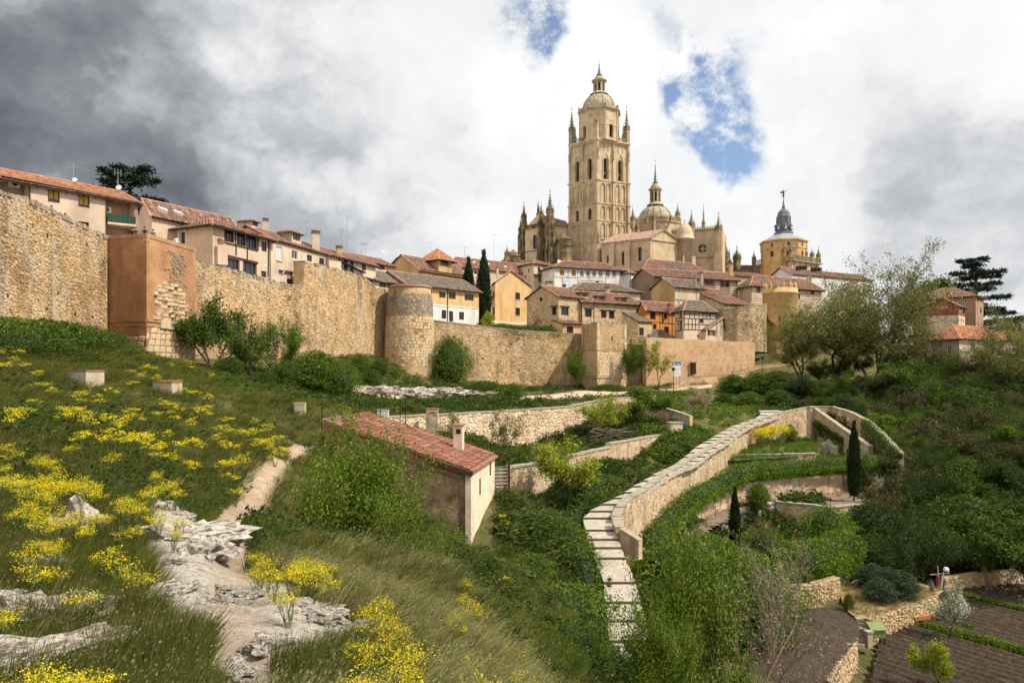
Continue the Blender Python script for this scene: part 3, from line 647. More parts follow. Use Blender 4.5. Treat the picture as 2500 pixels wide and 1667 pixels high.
# ------------------------------------------------------------------ brick tower
def quad_tower(name, label, pl, pa, pr, zb, zt, m, cat='tower'):
 """pl, pa, pr: plan corners left, near, right"""
 root = thing(name, label, cat, (pa[0], pa[1], zb)); pb = (pl[0]+pr[0]-pa[0], pl[1]+pr[1]-pa[1]); mb = MB()
 c = [pa, pr, pb, pl]
 mb.box6([Vector((q[0],q[1],zb)) for q in c]+[Vector((q[0],q[1],zt)) for q in c]); mb.build('core', m, root); return root
def pl_at(u, Y): return ((u-CX)/F*Y, Y)
bt_l, bt_a, bt_r = pl_at(256,77.2), pl_at(358,75.4), pl_at(477,84.9)
bt = quad_tower('brick_tower', 'square orange brick tower with broken stone patch and onlookers on top', bt_l, bt_a, bt_r, 0.2, 12.95, m_brickred)
bt_b = (bt_l[0]+bt_r[0]-bt_a[0], bt_l[1]+bt_r[1]-bt_a[1]); mb = MB()
for A, B, o_ in ((bt_l, bt_a, 1), (bt_a, bt_r, 1), (bt_r, bt_b, -1), (bt_b, bt_l, -1)):
 n_ = outward(A, B)*o_; mb.box6([Vector((q[0], q[1], 12.95))-n_*k for q, k in ((A,0),(B,0),(B,.4),(A,.4))]+[Vector((q[0], q[1], 13.55))-n_*k for q, k in ((A,0),(B,0),(B,.4),(A,.4))])
mb.build('parapet', m_brickred, bt)
def face_seg(A, B): L = math.hypot(B[0]-A[0], B[1]-A[1]); n = outward(A, B); return L, n, (lambda s, z: (Vector((A[0]+(B[0]-A[0])*s/L, A[1]+(B[1]-A[1])*s/L, z)), n))
def band(mb, A, B, z0, z1, out, s0=0, s1=None):
 L, n, pf = face_seg(A, B); s1 = s1 if s1 is not None else L; p0, p1 = pf(s0, z0)[0], pf(s1, z0)[0]
 mb.obox(p0-n*.05, p1-p0, n*(out+.05), (0,0,z1-z0))
mb = MB(); L, n, pf = face_seg(bt_a, bt_r)
rng = random.Random(8)
for A, B in ((bt_l, bt_a), (bt_a, bt_r)):
 band(mb, A, B, 4.75, 5.0, .12); band(mb, A, B, 4.25, 4.42, .07); band(mb, A, B, 13.35, 13.75, .06)
mb.build('string_course', m_brickred, bt)
sp = [q for q in stone_spots(L, lin2(5,5,L), lin2(9.4,9.2,L), .62, rng, True, .7) if 1.2 < q[0] < 7.6 and abs(q[0]-4.4)/3.2+max(0, (q[1]-8.2))/1.6 < 1.15 and rng.random() < .72]
lay_stones(sp, pf, rng, m_ashlar, bt, len(sp), True, .16, 'stone_block')
mb = MB()
for q in range(40):
 s, z = rng.uniform(1.6, 7), rng.uniform(5.2, 8.9); p, _ = pf(s, z); mb.box((p.x+n.x*.02, p.y+n.y*.02, z), rng.uniform(.3,.8), .1, rng.uniform(.2,.5), math.atan2(bt_r[1]-bt_a[1], bt_r[0]-bt_a[0]))
mb.build('weathered_core', m_mortar, bt)
mb = MB(); p, _ = pf(2.2, 4.2); q, _ = pf(8.2, 4.1); mb.obox(p-n*.1, q-p, n*.35, (0,0,.85)); mb.build('stone_ledge', m_ashlar, bt)
sp = stone_spots(L, lin2(.6,.2,L), lin2(4.2,4.2,L), 1.05, rng, True, .62); lay_stones(sp, pf, rng, m_ashlar, bt, 40, True, .06, 'stone_block')
L2, n2, pf2 = face_seg(bt_l, bt_a)
sp = [q for q in stone_spots(L2, lin2(.6,.4,L2), lin2(4.0,3.6,L2), .95, rng, True, .62) if q[1] < 2.2+q[0]*.35]; lay_stones(sp, pf2, rng, m_ashlar, bt, 25, True, .05, 'stone_block')
mb = MB()
for k in range(120):
 s = 5.6+rng.gauss(0, .9); z = rng.uniform(8.6, 12.6); p, _ = pf(min(max(s,.5),L-.5), z); mb.box((p.x, p.y, z), rng.uniform(.25,.6), .1+rng.uniform(0,.1), .11, math.atan2(bt_r[1]-bt_a[1], bt_r[0]-bt_a[0]))
mb.build('uneven_bricks', mat('grey_brick', [(.22,.18,.13), (.34,.28,.20), (.30,.16,.09)], 1.0, island=.7), bt)

# ------------------------------------------------------------------ round tower
rt_c = P(1000, 898, 137.5)
rt = thing('round_tower', 'round stone tower with weathered grey cap and pale block facing', 'tower', (rt_c.x, rt_c.y, -3))
def rt_r(z): return 4.62-.5*max(0, (z-2))/13 if z < 12.2 else 4.2-.35*(z-12.2)/2.9
mb = MB(); zs = [-3.5, -1.4, 2, 6, 9, 11.5, 12.2, 13, 14, 15.0]; mb.lathe((rt_c.x, rt_c.y, 0), [(rt_r(z)+(.15 if z < -1.3 else 0), z) for z in zs], 40); mb.build('core', m_mortar, rt, True)
def rt_pos(s, z): a = s/4.5; r = rt_r(z); n = Vector((math.cos(a), math.sin(a), 0)); return Vector((rt_c.x+n.x*r, rt_c.y+n.y*r, z)), n
rng = random.Random(21); LL = 4.5*math.pi*1.25; S0 = 4.5*math.pi*.9
sp = stone_spots(LL, lambda s: -2.2, lambda s: 9.6, .80, rng, True, .72, S0, .95, lambda s, z: rng.random() < .86)
lay_stones(sp, rt_pos, rng, m_ashlar, rt, 150, True, .06, 'stone_block')
sp = stone_spots(LL, lambda s: -2.2, lambda s: 9.8, .42, rng, False, .7, S0, .95, lambda s, z: rng.random() < .30)
lay_stones(sp, rt_pos, rng, m_rubble, rt, 0, False, .07)
m_cap = mat('grey_weathered_mortar', [(.16,.14,.11), (.28,.24,.19), (.42,.36,.28)], 1.2, bump=1.0, bscale=4)
mb = MB()
for k in range(900):
 s = S0+rng.uniform(0, LL); z = 9.6+3.8*rng.random()**1.0; p, nn = rt_pos(s, z); mb.box((p.x-nn.x*.03, p.y-nn.y*.03, z), rng.uniform(.2,.5), .1+rng.uniform(0,.12), rng.uniform(.12,.3), s/4.5+math.pi/2)
mb.build('weathered_cap', m_cap, rt)
mb = MB(); mb.lathe((rt_c.x, rt_c.y, 0), [(3.86,14.75),(4.12,14.85),(4.15,15.05),(3.8,15.15)], 40); mb.build('rim', m_ridge, rt)

# ------------------------------------------------------------------ square ashlar tower
sq_l, sq_a, sq_r = pl_at(1421,158.6), pl_at(1458,150), pl_at(1528,154.8)
sq = quad_tower('square_tower', 'square wall tower, rubble above and smooth blocks below, dark runs at its head', sq_l, sq_a, sq_r, -6, 9.17, m_mortar)
m_streaky = mat('streaked_rubble', [(.34,.22,.11), (.54,.37,.19), (.66,.48,.28)], 1.0, bump=.5, bscale=9, island=.5, streak=((.07,.05,.035), .9, .9))
for A, B in ((sq_l, sq_a), (sq_a, sq_r)):
 L, n, pf = face_seg(A, B); rng = random.Random(int(L*100))
 lay_stones(stone_spots(L, lambda s: 3.6, lambda s: 9.1, .45, rng, False, .72), pf, rng, m_streaky, sq, 0, False, .06)
 lay_stones(stone_spots(L, lambda s: -5.6, lambda s: 3.6, .95, rng, True, .58, 0, .97), pf, rng, m_ashlar, sq, 75, True, .035, 'stone_block')
 mb = MB(); band(mb, A, B, -2.0, -1.75, .2); band(mb, A, B, -1.6, -1.4, .13); mb.build('string_course', m_ashlar, sq)
 for s in (.25, L-.25):
  mb = MB()
  z = 3.7
  while z < 9:
   p, _ = pf(s, z); w = rng.uniform(.5, .9); mb.box((p.x, p.y, z), w, .3, .5, math.atan2(B[1]-A[1], B[0]-A[0])); z += .55
  mb.build('corner_stone', m_ashlar, sq)
mb = MB(); L, n, pf = face_seg(sq_a, sq_r); p, _ = pf(4.1, 5.6); mb.box((p.x, p.y, 5.6), .22, .3, .95, math.atan2(sq_r[1]-sq_a[1], sq_r[0]-sq_a[0])); mb.build('arrow_slit', m_hole, sq)
mb = MB()
for A, B in ((sq_l, sq_a), (sq_a, sq_r)): rugged_top(mb, A, B, (9.1,9.1), 1.2, rng, .5)
mb.build('wall_head', m_coping, sq)

# ------------------------------------------------------------------ curved rubble wall and crenellated tower, right of the half-timbered house
m_grime = mat('blackened_rubble', [(.05,.042,.033), (.28,.22,.15), (.50,.39,.25), (.62,.50,.34)], .55, bump=.6, bscale=8, island=.35, stain=((.035,.03,.026), .8, .5))
cw, W_c, _ = city_wall('bastion_wall', 'curved rubble bastion wall with black stains and white capping', [(1745,176,760,850),(1765,173.5,757,850),(1800,172,752,850),(1830,173,748,850),(1855,176,746,850),(1872,181,744,850)], cell=.45, n_sep=0, seed=31, m_st=m_grime, m_bd=m_mortar, rough_top=False, coping=1.2, depth=.09)
ct_c = P(1905, 898, 187)
ct = thing('crenellated_tower', 'round ochre tower with a ring of pointed merlons', 'tower', (ct_c.x, ct_c.y, 1))
m_ochre_ash = mat('ochre_ashlar', [(.46,.29,.11), (.58,.38,.16), (.66,.46,.22)], .8, bump=.3, brick=(.9,.42,(.38,.24,.1),.012), stain=((.36,.20,.07), .5, .3))
mb = MB(); mb.lathe((ct_c.x, ct_c.y, 0), [(4.9,0),(4.9,3.2),(4.35,3.9),(4.25,18.5),(4.5,18.7),(4.5,18.95),(4.2,19.05),(4.15,20.0),(3.5,20.0),(3.5,18.6)], 40); mb.build('shaft', m_ochre_ash, ct, True)
for k in range(14):
 a = k*2*math.pi/14+.1; mb = MB(); p = Vector((ct_c.x+3.85*math.cos(a), ct_c.y+3.85*math.sin(a), 19.9)); mb.box(p, .8, .55, .85, a+math.pi/2)
 ca, sa = math.cos(a), math.sin(a); t = p+Vector((0,0,.85)); ex = Vector((-sa,ca,0))*.45; ey = Vector((ca,sa,0))*.3; tip = t+Vector((0,0,.75))
 for q in ((-ex-ey, ex-ey), (ex-ey, ex+ey), (ex+ey, -ex+ey), (-ex+ey, -ex-ey)): mb.poly([t+q[0], t+q[1], tip])
 mb.build('merlon', m_ochre_ash, ct)
for a in (-1.95, -1.15, -2.7):
 mb = MB(); mb.box((ct_c.x+4.26*math.cos(a), ct_c.y+4.26*math.sin(a), 11.6), .18, .2, 1.5, a+math.pi/2); mb.box((ct_c.x+4.26*math.cos(a), ct_c.y+4.26*math.sin(a), 12.5), .55, .2, .16, a+math.pi/2); mb.build('arrow_slit', m_hole, ct)
# ------------------------------------------------------------------ stair path
st = thing('stair_path', 'broad pale gravel steps with dark risers curving down through the gardens', 'steps', tuple(P(RISERS[10][0], RISERS[10][2], RISERS[10][3])))
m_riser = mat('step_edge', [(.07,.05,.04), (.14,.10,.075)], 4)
STEPL = []; STEPR = []
for i in range(len(RISERS)-1):
 ul, ur, v, Y = RISERS[i]; ul2, ur2, v2, Y2 = RISERS[i+1]
 z0 = (VH-v)/F*Y; z1 = (VH-v2)/F*Y2
 rh = .10; zf, zt = z0+rh, max(z0+rh, z1)      # low riser, then a gently rising tread
 a = Vector(((ul-CX)/F*Y, Y, zf)); b = Vector(((ur-CX)/F*Y+.5, Y, zf)); c = Vector(((ur2-CX)/F*Y2+.5, Y2, zt)); d = Vector(((ul2-CX)/F*Y2, Y2, zt))
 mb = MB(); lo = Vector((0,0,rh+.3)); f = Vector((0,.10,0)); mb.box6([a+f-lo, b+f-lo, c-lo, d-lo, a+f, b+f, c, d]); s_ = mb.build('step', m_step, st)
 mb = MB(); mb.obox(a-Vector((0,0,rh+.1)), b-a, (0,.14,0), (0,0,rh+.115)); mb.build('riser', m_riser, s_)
 STEPL.append(a); STEPR.append(b)
def retaining(name, label, pts, thick=.45, m=None, cell=-.34, seed=1, coping=.7, n_sep=0, blocky=False, flip=None, cat='wall', m_st=None, capm=None):
 """pts: (x, y, z_top, z_bottom)"""
 rng = random.Random(seed); root = thing(name, label, cat, (pts[0][0], pts[0][1], pts[0][3])); mb = MB(); spots = []; segs = []; s0 = 0
 for a, b in zip(pts[:-1], pts[1:]):
  wall_body(mb, a, b, (a[3], b[3]), (a[2], b[2]), thick); L = math.hypot(b[0]-a[0], b[1]-a[1]); n = outward(a, b); segs.append((s0, L, a, b, n))
  sp = stone_spots(L, lin2(a[3], b[3], L, s0), lin2(a[2], b[2], L, s0), abs(cell), rng, blocky, .7, s0)
  if cell < 0: sp = [q for q in sp if fbm(np.array([q[0]*.45+seed*7]), np.array([q[1]*.6]))[0] > .5 and rng.random() < .6]   # stones show only where the render has fallen
  spots += sp; s0 += L
 def posf(s, z):
  for (q, L, a, b, n) in segs:
   if s <= q+L or q == segs[-1][0]:
    p = V2(a).lerp(V2(b), (s-q)/L); return Vector((p.x, p.y, z)), n
 mb.build('core', m or m_garden_wall, root)
 lay_stones(spots, posf, rng, m_st or m_rubble, root, n_sep, blocky, .06 if cell > 0 else .035)
 if coping:
  for (q, L, a, b, n) in segs:
   s = 0; av, bv = V2(a), V2(b)
   while s < L-.05:
    w = min(coping*rng.uniform(.7, 1.4), L-s); cb = MB(); p0 = av.lerp(bv, s/L); p1 = av.lerp(bv, min(1, (s+w*.96)/L)); z0 = a[2]+(b[2]-a[2])*s/L; z1 = a[2]+(b[2]-a[2])*min(1, (s+w)/L)
    o = n*(.05+rng.uniform(0,.05)); k = n*(thick+.05+rng.uniform(0,.04)); dz = rng.uniform(0, .05); v = [p0+o, p1+o, p1-k, p0-k]; zz = [z0, z1, z1, z0]
    cb.box6([Vector((q_.x,q_.y,z_-.015)) for q_, z_ in zip(v, zz)]+[Vector((q_.x,q_.y,z_+.09+dz)) for q_, z_ in zip(v, zz)])
    cb.build('coping_stone', capm or m_coping, root); s += w
 return root, posf
PAR = []
for (u, v, Y, zb) in [(1512,1263,47.0,-13.6),(1530,1227,50.5,-13.2),(1576,1198,54.5,-12.8),(1629,1157,60.5,-12.4),(1688,1122,68,-12.0),(1747,1087,76.5,-11.6),(1800,1054,86,-11.2),(1823,1036,93.5,-11),(1865,1021,101,-10.9),(1927,1004,108,-10.9),(1977,995,111.5,-11)]:
 p = P(u, v, Y); PAR.append((p.x, p.y, p.z, zb))
def rightface(pts): return pts
def valley_wall(name, label, pts, thick, seed, coping=.75):
 rng = random.Random(seed); root = thing(name, label, 'wall', (pts[0][0], pts[0][1], pts[0][3])); mb = MB()
 for a, b in zip(pts[:-1], pts[1:]):
  d = (V2(b)-V2(a)).normalized(); n = Vector((d.y, -d.x, 0))
  f = [Vector((a[0],a[1],a[3])), Vector((b[0],b[1],b[3])), Vector((b[0],b[1],b[2])), Vector((a[0],a[1],a[2]))]; k = [p-n*thick for p in f]
  mb.box6([f[0], f[1], k[1], k[0], f[3], f[2], k[2], k[3]]); L = (V2(b)-V2(a)).length; s = 0
  sp = [q for q in stone_spots(L, lin2(a[3], b[3], L), lin2(a[2], b[2], L), .34, rng, False, .7) if fbm(np.array([(q[0]+a[0])*.5]), np.array([q[1]*.7]))[0] > .46 and rng.random() < .6]
  lay_stones(sp, lambda s_, z_, a=a, b=b, n=n, L=L: (Vector((a[0]+(b[0]-a[0])*s_/L, a[1]+(b[1]-a[1])*s_/L, z_)), n), rng, m_rubble, root, 0, False, .035)
  while s < L-.05:
   w = min(coping*rng.uniform(.6, 1.4), L-s); cb = MB(); p0 = V2(a).lerp(V2(b), s/L); p1 = V2(a).lerp(V2(b), min(1, (s+w*.95)/L)); z0 = a[2]+(b[2]-a[2])*s/L; z1 = a[2]+(b[2]-a[2])*min(1, (s+w)/L)
   o = n*rng.uniform(.03,.1); kk = n*(thick+rng.uniform(.02,.12)); dz = rng.uniform(0,.06); v = [p0+o, p1+o, p1-kk, p0-kk]; zz = [z0,z1,z1,z0]
   cb.box6([Vector((q.x,q.y,z-.015)) for q, z in zip(v, zz)]+[Vector((q.x,q.y,z+.08+dz)) for q, z in zip(v, zz)]); cb.build('coping_stone', m_coping, root); s += w
 mb.build('core', m_garden_wall, root); return root
valley_wall('parapet_wall', 'peach plastered retaining wall with rough coping along the right side of the steps', PAR, .5, 41)
p0, p1, p2 = P(1512,1266,46.6), P(1522,1290,45.4), P(1568,1319,44.6)
valley_wall('parapet_wall', 'short kinked stone parapet at the foot of the steps bend', [(p2.x,p2.y,p2.z,p2.z-1.1),(p1.x,p1.y,p1.z,p1.z-1.2),(p0.x,p0.y,p0.z,p0.z-1.5)], .45, 42)
TOPW = []
for (u, v, Y, zb) in [(1977,993,112,-11),(2030,993,112,-11),(2075,1007,106,-11.5),(2115,1028,98,-12),(2147,1057,88,-12.6),(2194,1108,78,-13.6)]:
 p = P(u, v, Y); TOPW.append((p.x, p.y, p.z, zb))
retaining('curved_garden_wall', 'curved plastered garden wall sweeping down right of the ivy wall', TOPW, .5, seed=43, coping=.8)
pp = P(1982, 994, 104); pil = thing('wall_pillar', 'square plaster pillar where ivy wall meets the peach retaining wall', 'pillar', (pp.x, pp.y, -11)); mb = MB(); mb.box((pp.x, pp.y, -11.2), 1.0, 1.0, pp.z+11.2, .2); mb.build('shaft', m_garden_wall, pil); mb = MB(); mb.box((pp.x, pp.y, pp.z), 1.15, 1.15, .12, .2); mb.build('cap', m_coping, pil)
a, b, c = P(1988,998,103.5), P(2078,1062,92), P(2122,1090,87)
retaining('ivy_wall', 'triangular garden wall with straight sloping coping, overgrown with ivy', [(a.x,a.y,a.z,-11),(b.x,b.y,b.z,-11.6),(c.x,c.y,c.z,-12)], .45, m=m_garden_wall, seed=44, coping=.9)

# ------------------------------------------------------------------ terraces
def sheet(name, pts, m, res=.5, amp=.06, furrow=None, kind='structure', skirt=1.0, slope=(0,0)):
 """ground sheet over a plan polygon (x,y) with height z, uneven"""
 xs = [p[0] for p in pts]; ys = [p[1] for p in pts]; nx = max(2, int((max(xs)-min(xs))/res)); ny = max(2, int((max(ys)-min(ys))/res))
 gx, gy = np.meshgrid(np.linspace(min(xs), max(xs), nx), np.linspace(min(ys), max(ys), ny), indexing='ij'); z0 = sum(p[2] for p in pts)/len(pts)
 A = np.array([[p[0], p[1], 1] for p in pts]); co = np.linalg.lstsq(A, np.array([p[2] for p in pts]), rcond=None)[0]
 Z = co[0]*gx+co[1]*gy+co[2]+(fbm(gx*.9, gy*.9)-.5)*amp*2
 if furrow: Z = Z+furrow(gx, gy)
 ins = np.zeros(gx.shape, bool); n = len(pts); j = n-1
 for i in range(n):
  xi, yi, xj, yj = xs[i], ys[i], xs[j], ys[j]
  cnd = ((yi > gy) != (yj > gy)) & (gx < (xj-xi)*(gy-yi)/((yj-yi) or 1e-9)+xi); ins ^= cnd; j = i
 id_ = -np.ones(gx.shape, int); cell = ins[:-1,:-1] | ins[1:,:-1] | ins[:-1,1:] | ins[1:,1:]
 use = np.zeros(gx.shape, bool)
 use[:-1,:-1] |= cell; use[1:,:-1] |= cell; use[:-1,1:] |= cell; use[1:,1:] |= cell
 id_[use] = np.arange(use.sum()); v = np.stack([gx[use], gy[use], Z[use]], 1)
 ii, jj = np.nonzero(cell); q = np.stack([id_[ii,jj], id_[ii+1,jj], id_[ii+1,jj+1], id_[ii,jj+1]], 1)
 o = link(name, np_mesh(name, v, q, m, True)); tag(o, kind=kind); return o
m_turf = mat('garden_turf', [(.025,.05,.010), (.05,.095,.018), (.08,.12,.03)], 1.5, bump=.8, bscale=10)
m_dryturf = mat('straw_turf', [(.16,.14,.05), (.36,.28,.12), (.46,.37,.19)], 1.4, bump=.8, bscale=12, stain=((.08,.10,.02), .7, .7))
m_terr_dirt = mat('terrace_dirt', [(.14,.095,.065), (.22,.155,.11), (.28,.2,.14)], 1.2, bump=.6, bscale=12, stain=((.06,.08,.02), .5, .5))
sheet('flower_terrace', pz(*TERR['flower']), m_turf)
f0, f1 = zPZ('O',100,490,-10.1), zPZ('O',740,476,-10.1)
retaining('terrace_edge', 'low pale kerb wall in front of the yellow flower bed', [(f0.x,f0.y,-10.0,-11.2),(f1.x,f1.y,-10.0,-11.2)], .35, seed=45, coping=1.2)
f0, f1 = zPZ('O',672,408,-10.3), zPZ('O',1000,424,-10.3)
retaining('terrace_edge', 'low pale kerb wall below the ivy wall', [(f0.x,f0.y,-10.2,-11.4),(f1.x,f1.y,-10.2,-11.6)], .35, seed=46, coping=1.2)
sheet('hedge_terrace', pz(*TERR['hedge']), m_turf)
h0, h1, h2, h3 = P(1690,1240,63.5), P(1806,1180,72), P(2062,1156,79), P(2160,1150,82)
retaining('hedge_wall', 'plain peach garden wall beneath the long trailing hedge', [(h0.x,h0.y,-11.3,-14.2),(h1.x,h1.y,-11.3,-14.2),(h2.x,h2.y,-11.3,-14.2),(h3.x,h3.y,-11.3,-14.2)], .5, seed=47, coping=0)
sheet('dirt_terrace', pz(*TERR['dirt']), m_terr_dirt)
a, b, c, d = zPZ('O',150,885,-13.1), zPZ('O',420,848,-13.1), zPZ('O',850,893,-13.1), zPZ('O',1150,870,-13.1)
retaining('terrace_wall', 'mottled retaining wall below the dirt terrace with thin iron railing', [(b.x,b.y,-13.05,-16.2),(c.x,c.y,-13.05,-16.2),(d.x,d.y,-13.05,-16.2)], .5, m=m_render_wall, seed=48, coping=1.3)
a2 = zPZ('O',-150,1010,-13.6)
rk_, _ = retaining('terrace_wall', 'crumbling white limestone ledge below the left end of the dirt terrace', [(a2.x,a2.y,-13.8,-16.5),(a.x,a.y,-13.2,-16.2),(b.x,b.y,-13.05,-16.2)], .6, m=m_rock, cell=.9, m_st=m_rock, seed=49, coping=0)
m_iron = mat('rusty_iron', [(.05,.03,.02), (.12,.06,.035)], 6, rough=.6)
m_black = mat('black_iron', [(.012,.012,.013), (.03,.03,.03)], 6, rough=.5)
rail = thing('iron_railing', 'thin rusty iron railing along the dirt terrace edge', 'railing', (b.x,b.y,-13))
pts = [zPZ('O',-150,1010,-13.2), zPZ('O',150,885,-13.0), zPZ('O',420,848,-13.0), zPZ('O',850,893,-13.0)]
for p_, q_ in zip(pts[:-1], pts[1:]):
 n = max(2, int((q_-p_).length/2.2))
 for k in range(n+1):
  r_ = p_.lerp(q_, k/n); mb = MB(); mb.tube(r_, r_+Vector((0,0,1.05)), .03, .03, 5); mb.build('post', m_iron, rail)
 mb = MB(); mb.tube(p_+Vector((0,0,1.0)), q_+Vector((0,0,1.0)), .022, .022, 5); mb.build('rail', m_iron, rail)
sheet('lower_garden', pz(*TERR['lower']), m_turf)
m_drycore = mat('dry_stone_core', [(.26,.17,.09), (.46,.33,.19), (.56,.43,.27)], .9, bump=1.0, bscale=6, voro=(3.2, (.05,.035,.02), .09))
a, b, c = zPZ('Q',-150,500,-15.5), zPZ('Q',470,470,-15.6), zPZ('Q',705,400,-15.6)
retaining('dry_stone_wall', 'rough stone wall in shade beneath the broad hedge', [(a.x,a.y,-15.6,-18.2),(b.x,b.y,-15.6,-18.2),(c.x,c.y,-15.6,-18.2)], .6, m=m_drycore, cell=.34, n_sep=60, seed=50, coping=0)
sheet('vegetable_bed', pz(*TERR['bed']), m_soil, res=.22, amp=.16, furrow=lambda x, y: .09*fbm(x*2.2, y*2.2))
sheet('straw_terrace', pz(*TERR['straw']), m_dryturf, res=.13, amp=.12)
a, b, c = zPZ('Q',985,795,-17.05), zPZ('Q',1250,690,-17.05), zPZ('Q',1590,560,-17.05)
retaining('dry_stone_wall', 'sunlit dry stone wall along the front of the straw coloured terrace', [(a.x,a.y,-16.95,-18.8),(b.x,b.y,-16.95,-18.8),(c.x,c.y,-17.0,-18.8)], .6, m=m_drycore, cell=.36, n_sep=150, seed=51, coping=0)
a, b = zPZ('Q',860,1000,-17.4), zPZ('Q',620,1349,-17.4)
retaining('dry_stone_wall', 'tumbled pale stone wall between soil bed and furrowed field', [(b.x,b.y,-17.3,-19),(a.x,a.y,-17.2,-19)], .6, m=m_drycore, cell=.32, n_sep=60, seed=52, coping=0)
RD = Vector((.56,-.83,0)).normalized(); RP = Vector((.83,.56,0)).normalized()
def furrows(x, y):
 s = x*RP.x+y*RP.y; return .17*np.sin(s*2*math.pi/.8)*(.6+.8*fbm(x*.5, y*.5))+.06*(fbm(x*4, y*4)-.5)
sheet('furrowed_field', pz(*TERR['field']), m_soil, res=.16, amp=.05, furrow=furrows)
def flight(label, k, L, R, z0, z1, seed):
 rng = random.Random(seed); root = None; n = len(L)
 for i in range(n):
  z = z0+(z1-z0)*i/(n-1); a = zPZ(k, *L[i], z); b = zPZ(k, *R[i], z)
  if root is None: root = thing('stone_steps', label, 'steps', tuple(a))
  mb = MB(); dz = abs(z1-z0)/(n-1); back = Vector((-(b-a).y, (b-a).x, 0)).normalized()*(-1 if False else 1)
  if back.y < 0: back = -back
  w = (b-a); m = 3; t = [0, rng.uniform(.25,.4), rng.uniform(.6,.75), 1]
  for q in range(m):
   mb = MB(); o = a+w*t[q]; e = w*(t[q+1]-t[q]-.03); zz = rng.uniform(-.03,.03)
   mb.obox(o+Vector((0,0,-dz-.25)), e, back*.75+Vector((rng.uniform(-.05,.05),0,0)), (0,0,dz+.25+zz)); mb.build('step', m_coping, root)
 return root
flight('upper flight of rough stone steps beside the dark shrubs', 'Q', [(705,485),(700,445),(698,395),(705,350),(725,318),(748,292),(756,262),(762,240)], [(770,490),(780,440),(790,400),(812,352),(835,318),(850,290),(862,268),(868,238)], -17.0, -15.4, 61)
flight('lower flight of pale stone steps beside the green box', 'Q', [(862,1005),(858,955),(856,908),(854,862),(850,810),(850,775)], [(930,1000),(935,950),(945,905),(950,862),(965,818),(1000,780)], -18.3, -17.05, 62)

# ------------------------------------------------------------------ upper garden walls
def run_pts(L): 
 out = []
 for (u, v, Y, vb) in L: p = P(u, v, Y); out.append((p.x, p.y, p.z, (VH-vb)/F*Y-.6))
 return out
retaining('terrace_wall', 'long crumbling pale plaster wall above the shed garden, holding up the dirt square', run_pts([(930,1021,60,1060),(958,1019,62,1060),(1072,1013,68,1090),(1255,1003,78,1115),(1403,993,86,1085),(1404,990,86.1,1085),(1453,981,89,1060),(1512,972,93,1050),(1600,968,99,1030)]), .6, m=m_render_wall, cell=.38, m_st=mat('flaking_plaster_stone', [(.42,.28,.14), (.62,.46,.29), (.74,.62,.47), (.76,.66,.53)], 1.0, island=.4, bump=.6, bscale=6, stain=((.30,.18,.09), .6, .4)), seed=71, coping=1.1)
retaining('garden_wall', 'peach plastered wall with grey coping between shed and gate pillar', run_pts([(1196,1151,49.5,1225),(1324,1131,56,1200),(1415,1110,62,1180),(1492,1092.5,68,1160),(1493,1084,68.1,1160),(1560,1072,74,1135),(1632,1060,80,1095)]), .5, m=m_garden_wall, seed=72, coping=1.0)
a = P(1647,1032,81); gpil = thing('gate_pillar', 'tall plastered pillar at the end of the peach garden wall', 'pillar', (a.x, a.y, -9)); mb = MB(); mb.box((a.x, a.y, -9.2), 1.45, 1.0, a.z+9.2, .25); mb.build('shaft', m_garden_wall, gpil); mb = MB(); mb.box((a.x, a.y, a.z), 1.6, 1.15, .1, .25); mb.build('cap', m_coping, gpil)
gw, _ = retaining('gable_wall', 'shaded garden wall with sloping top and grey metal gate', run_pts([(1560,978,92,1062),(1594,988,91,1065),(1684,1017,86,1070)]), .45, m=m_render_wall, seed=73, coping=.9)
a, b = zP('M',1718,470,84.8), zP('M',1768,462,84.6)
mb = MB(); mb.obox(Vector((a.x,a.y,a.z)), Vector((b.x-a.x,b.y-a.y,0)), (0,.08,0), (0,0,2.6)); m_metal = mat('grey_sheet_metal', [(.16,.17,.18), (.26,.27,.28)], 2, rough=.45); d_ = mb.build('gate', m_metal, gw)
mb = MB()
for k in range(9): mb.obox(Vector((a.x,a.y-.03,a.z+.1+k*.28)), Vector((b.x-a.x,b.y-a.y,0)), (0,.03,0), (0,0,.05))
mb.build('gate_ribs', m_metal, d_)
retaining('ramp_wall', 'low pale stone wall of the ramp under the peach wall', run_pts([(1600,945,157,960),(1640,944,156,962),(1690,920,158,955),(1830,911,163,940)]), .5, m=m_peach, seed=74, coping=1.5)
retaining('ramp_wall', 'dark rubble retaining wall below the street leading to the crenellated tower', run_pts([(1560,962,142,975),(1640,958,146,975),(1730,948,150,970),(1850,925,158,955),(2004,896,168,935)]), .5, m=m_mortar, cell=.4, m_st=m_grime, seed=75, coping=1.5)
retaining('ramp_wall', 'upper kerb wall of the ramp beside the crenellated tower', run_pts([(1790,908,168,925),(1850,893,172,915),(1960,882,176,900),(2010,880,178,895)]), .5, m=m_peach, seed=76, coping=1.5)
retaining('bank_wall', 'low mossy stone wall at the head of the steps under the trees', run_pts([(1740,965,132,985),(1850,982,126,1000),(1980,985,122,1000),(2090,990,120,1000),(2300,1000,118,1012)]), .4, m=m_mortar, cell=.4, m_st=m_grime, seed=77, coping=0)
retaining('bank_wall', 'far stone wall slanting down through the trees at right', run_pts([(2330,1030,108,1045),(2450,1062,100,1080),(2560,1090,96,1110)]), .4, m=m_mortar, cell=.4, m_st=m_rubble, seed=78, coping=.8)

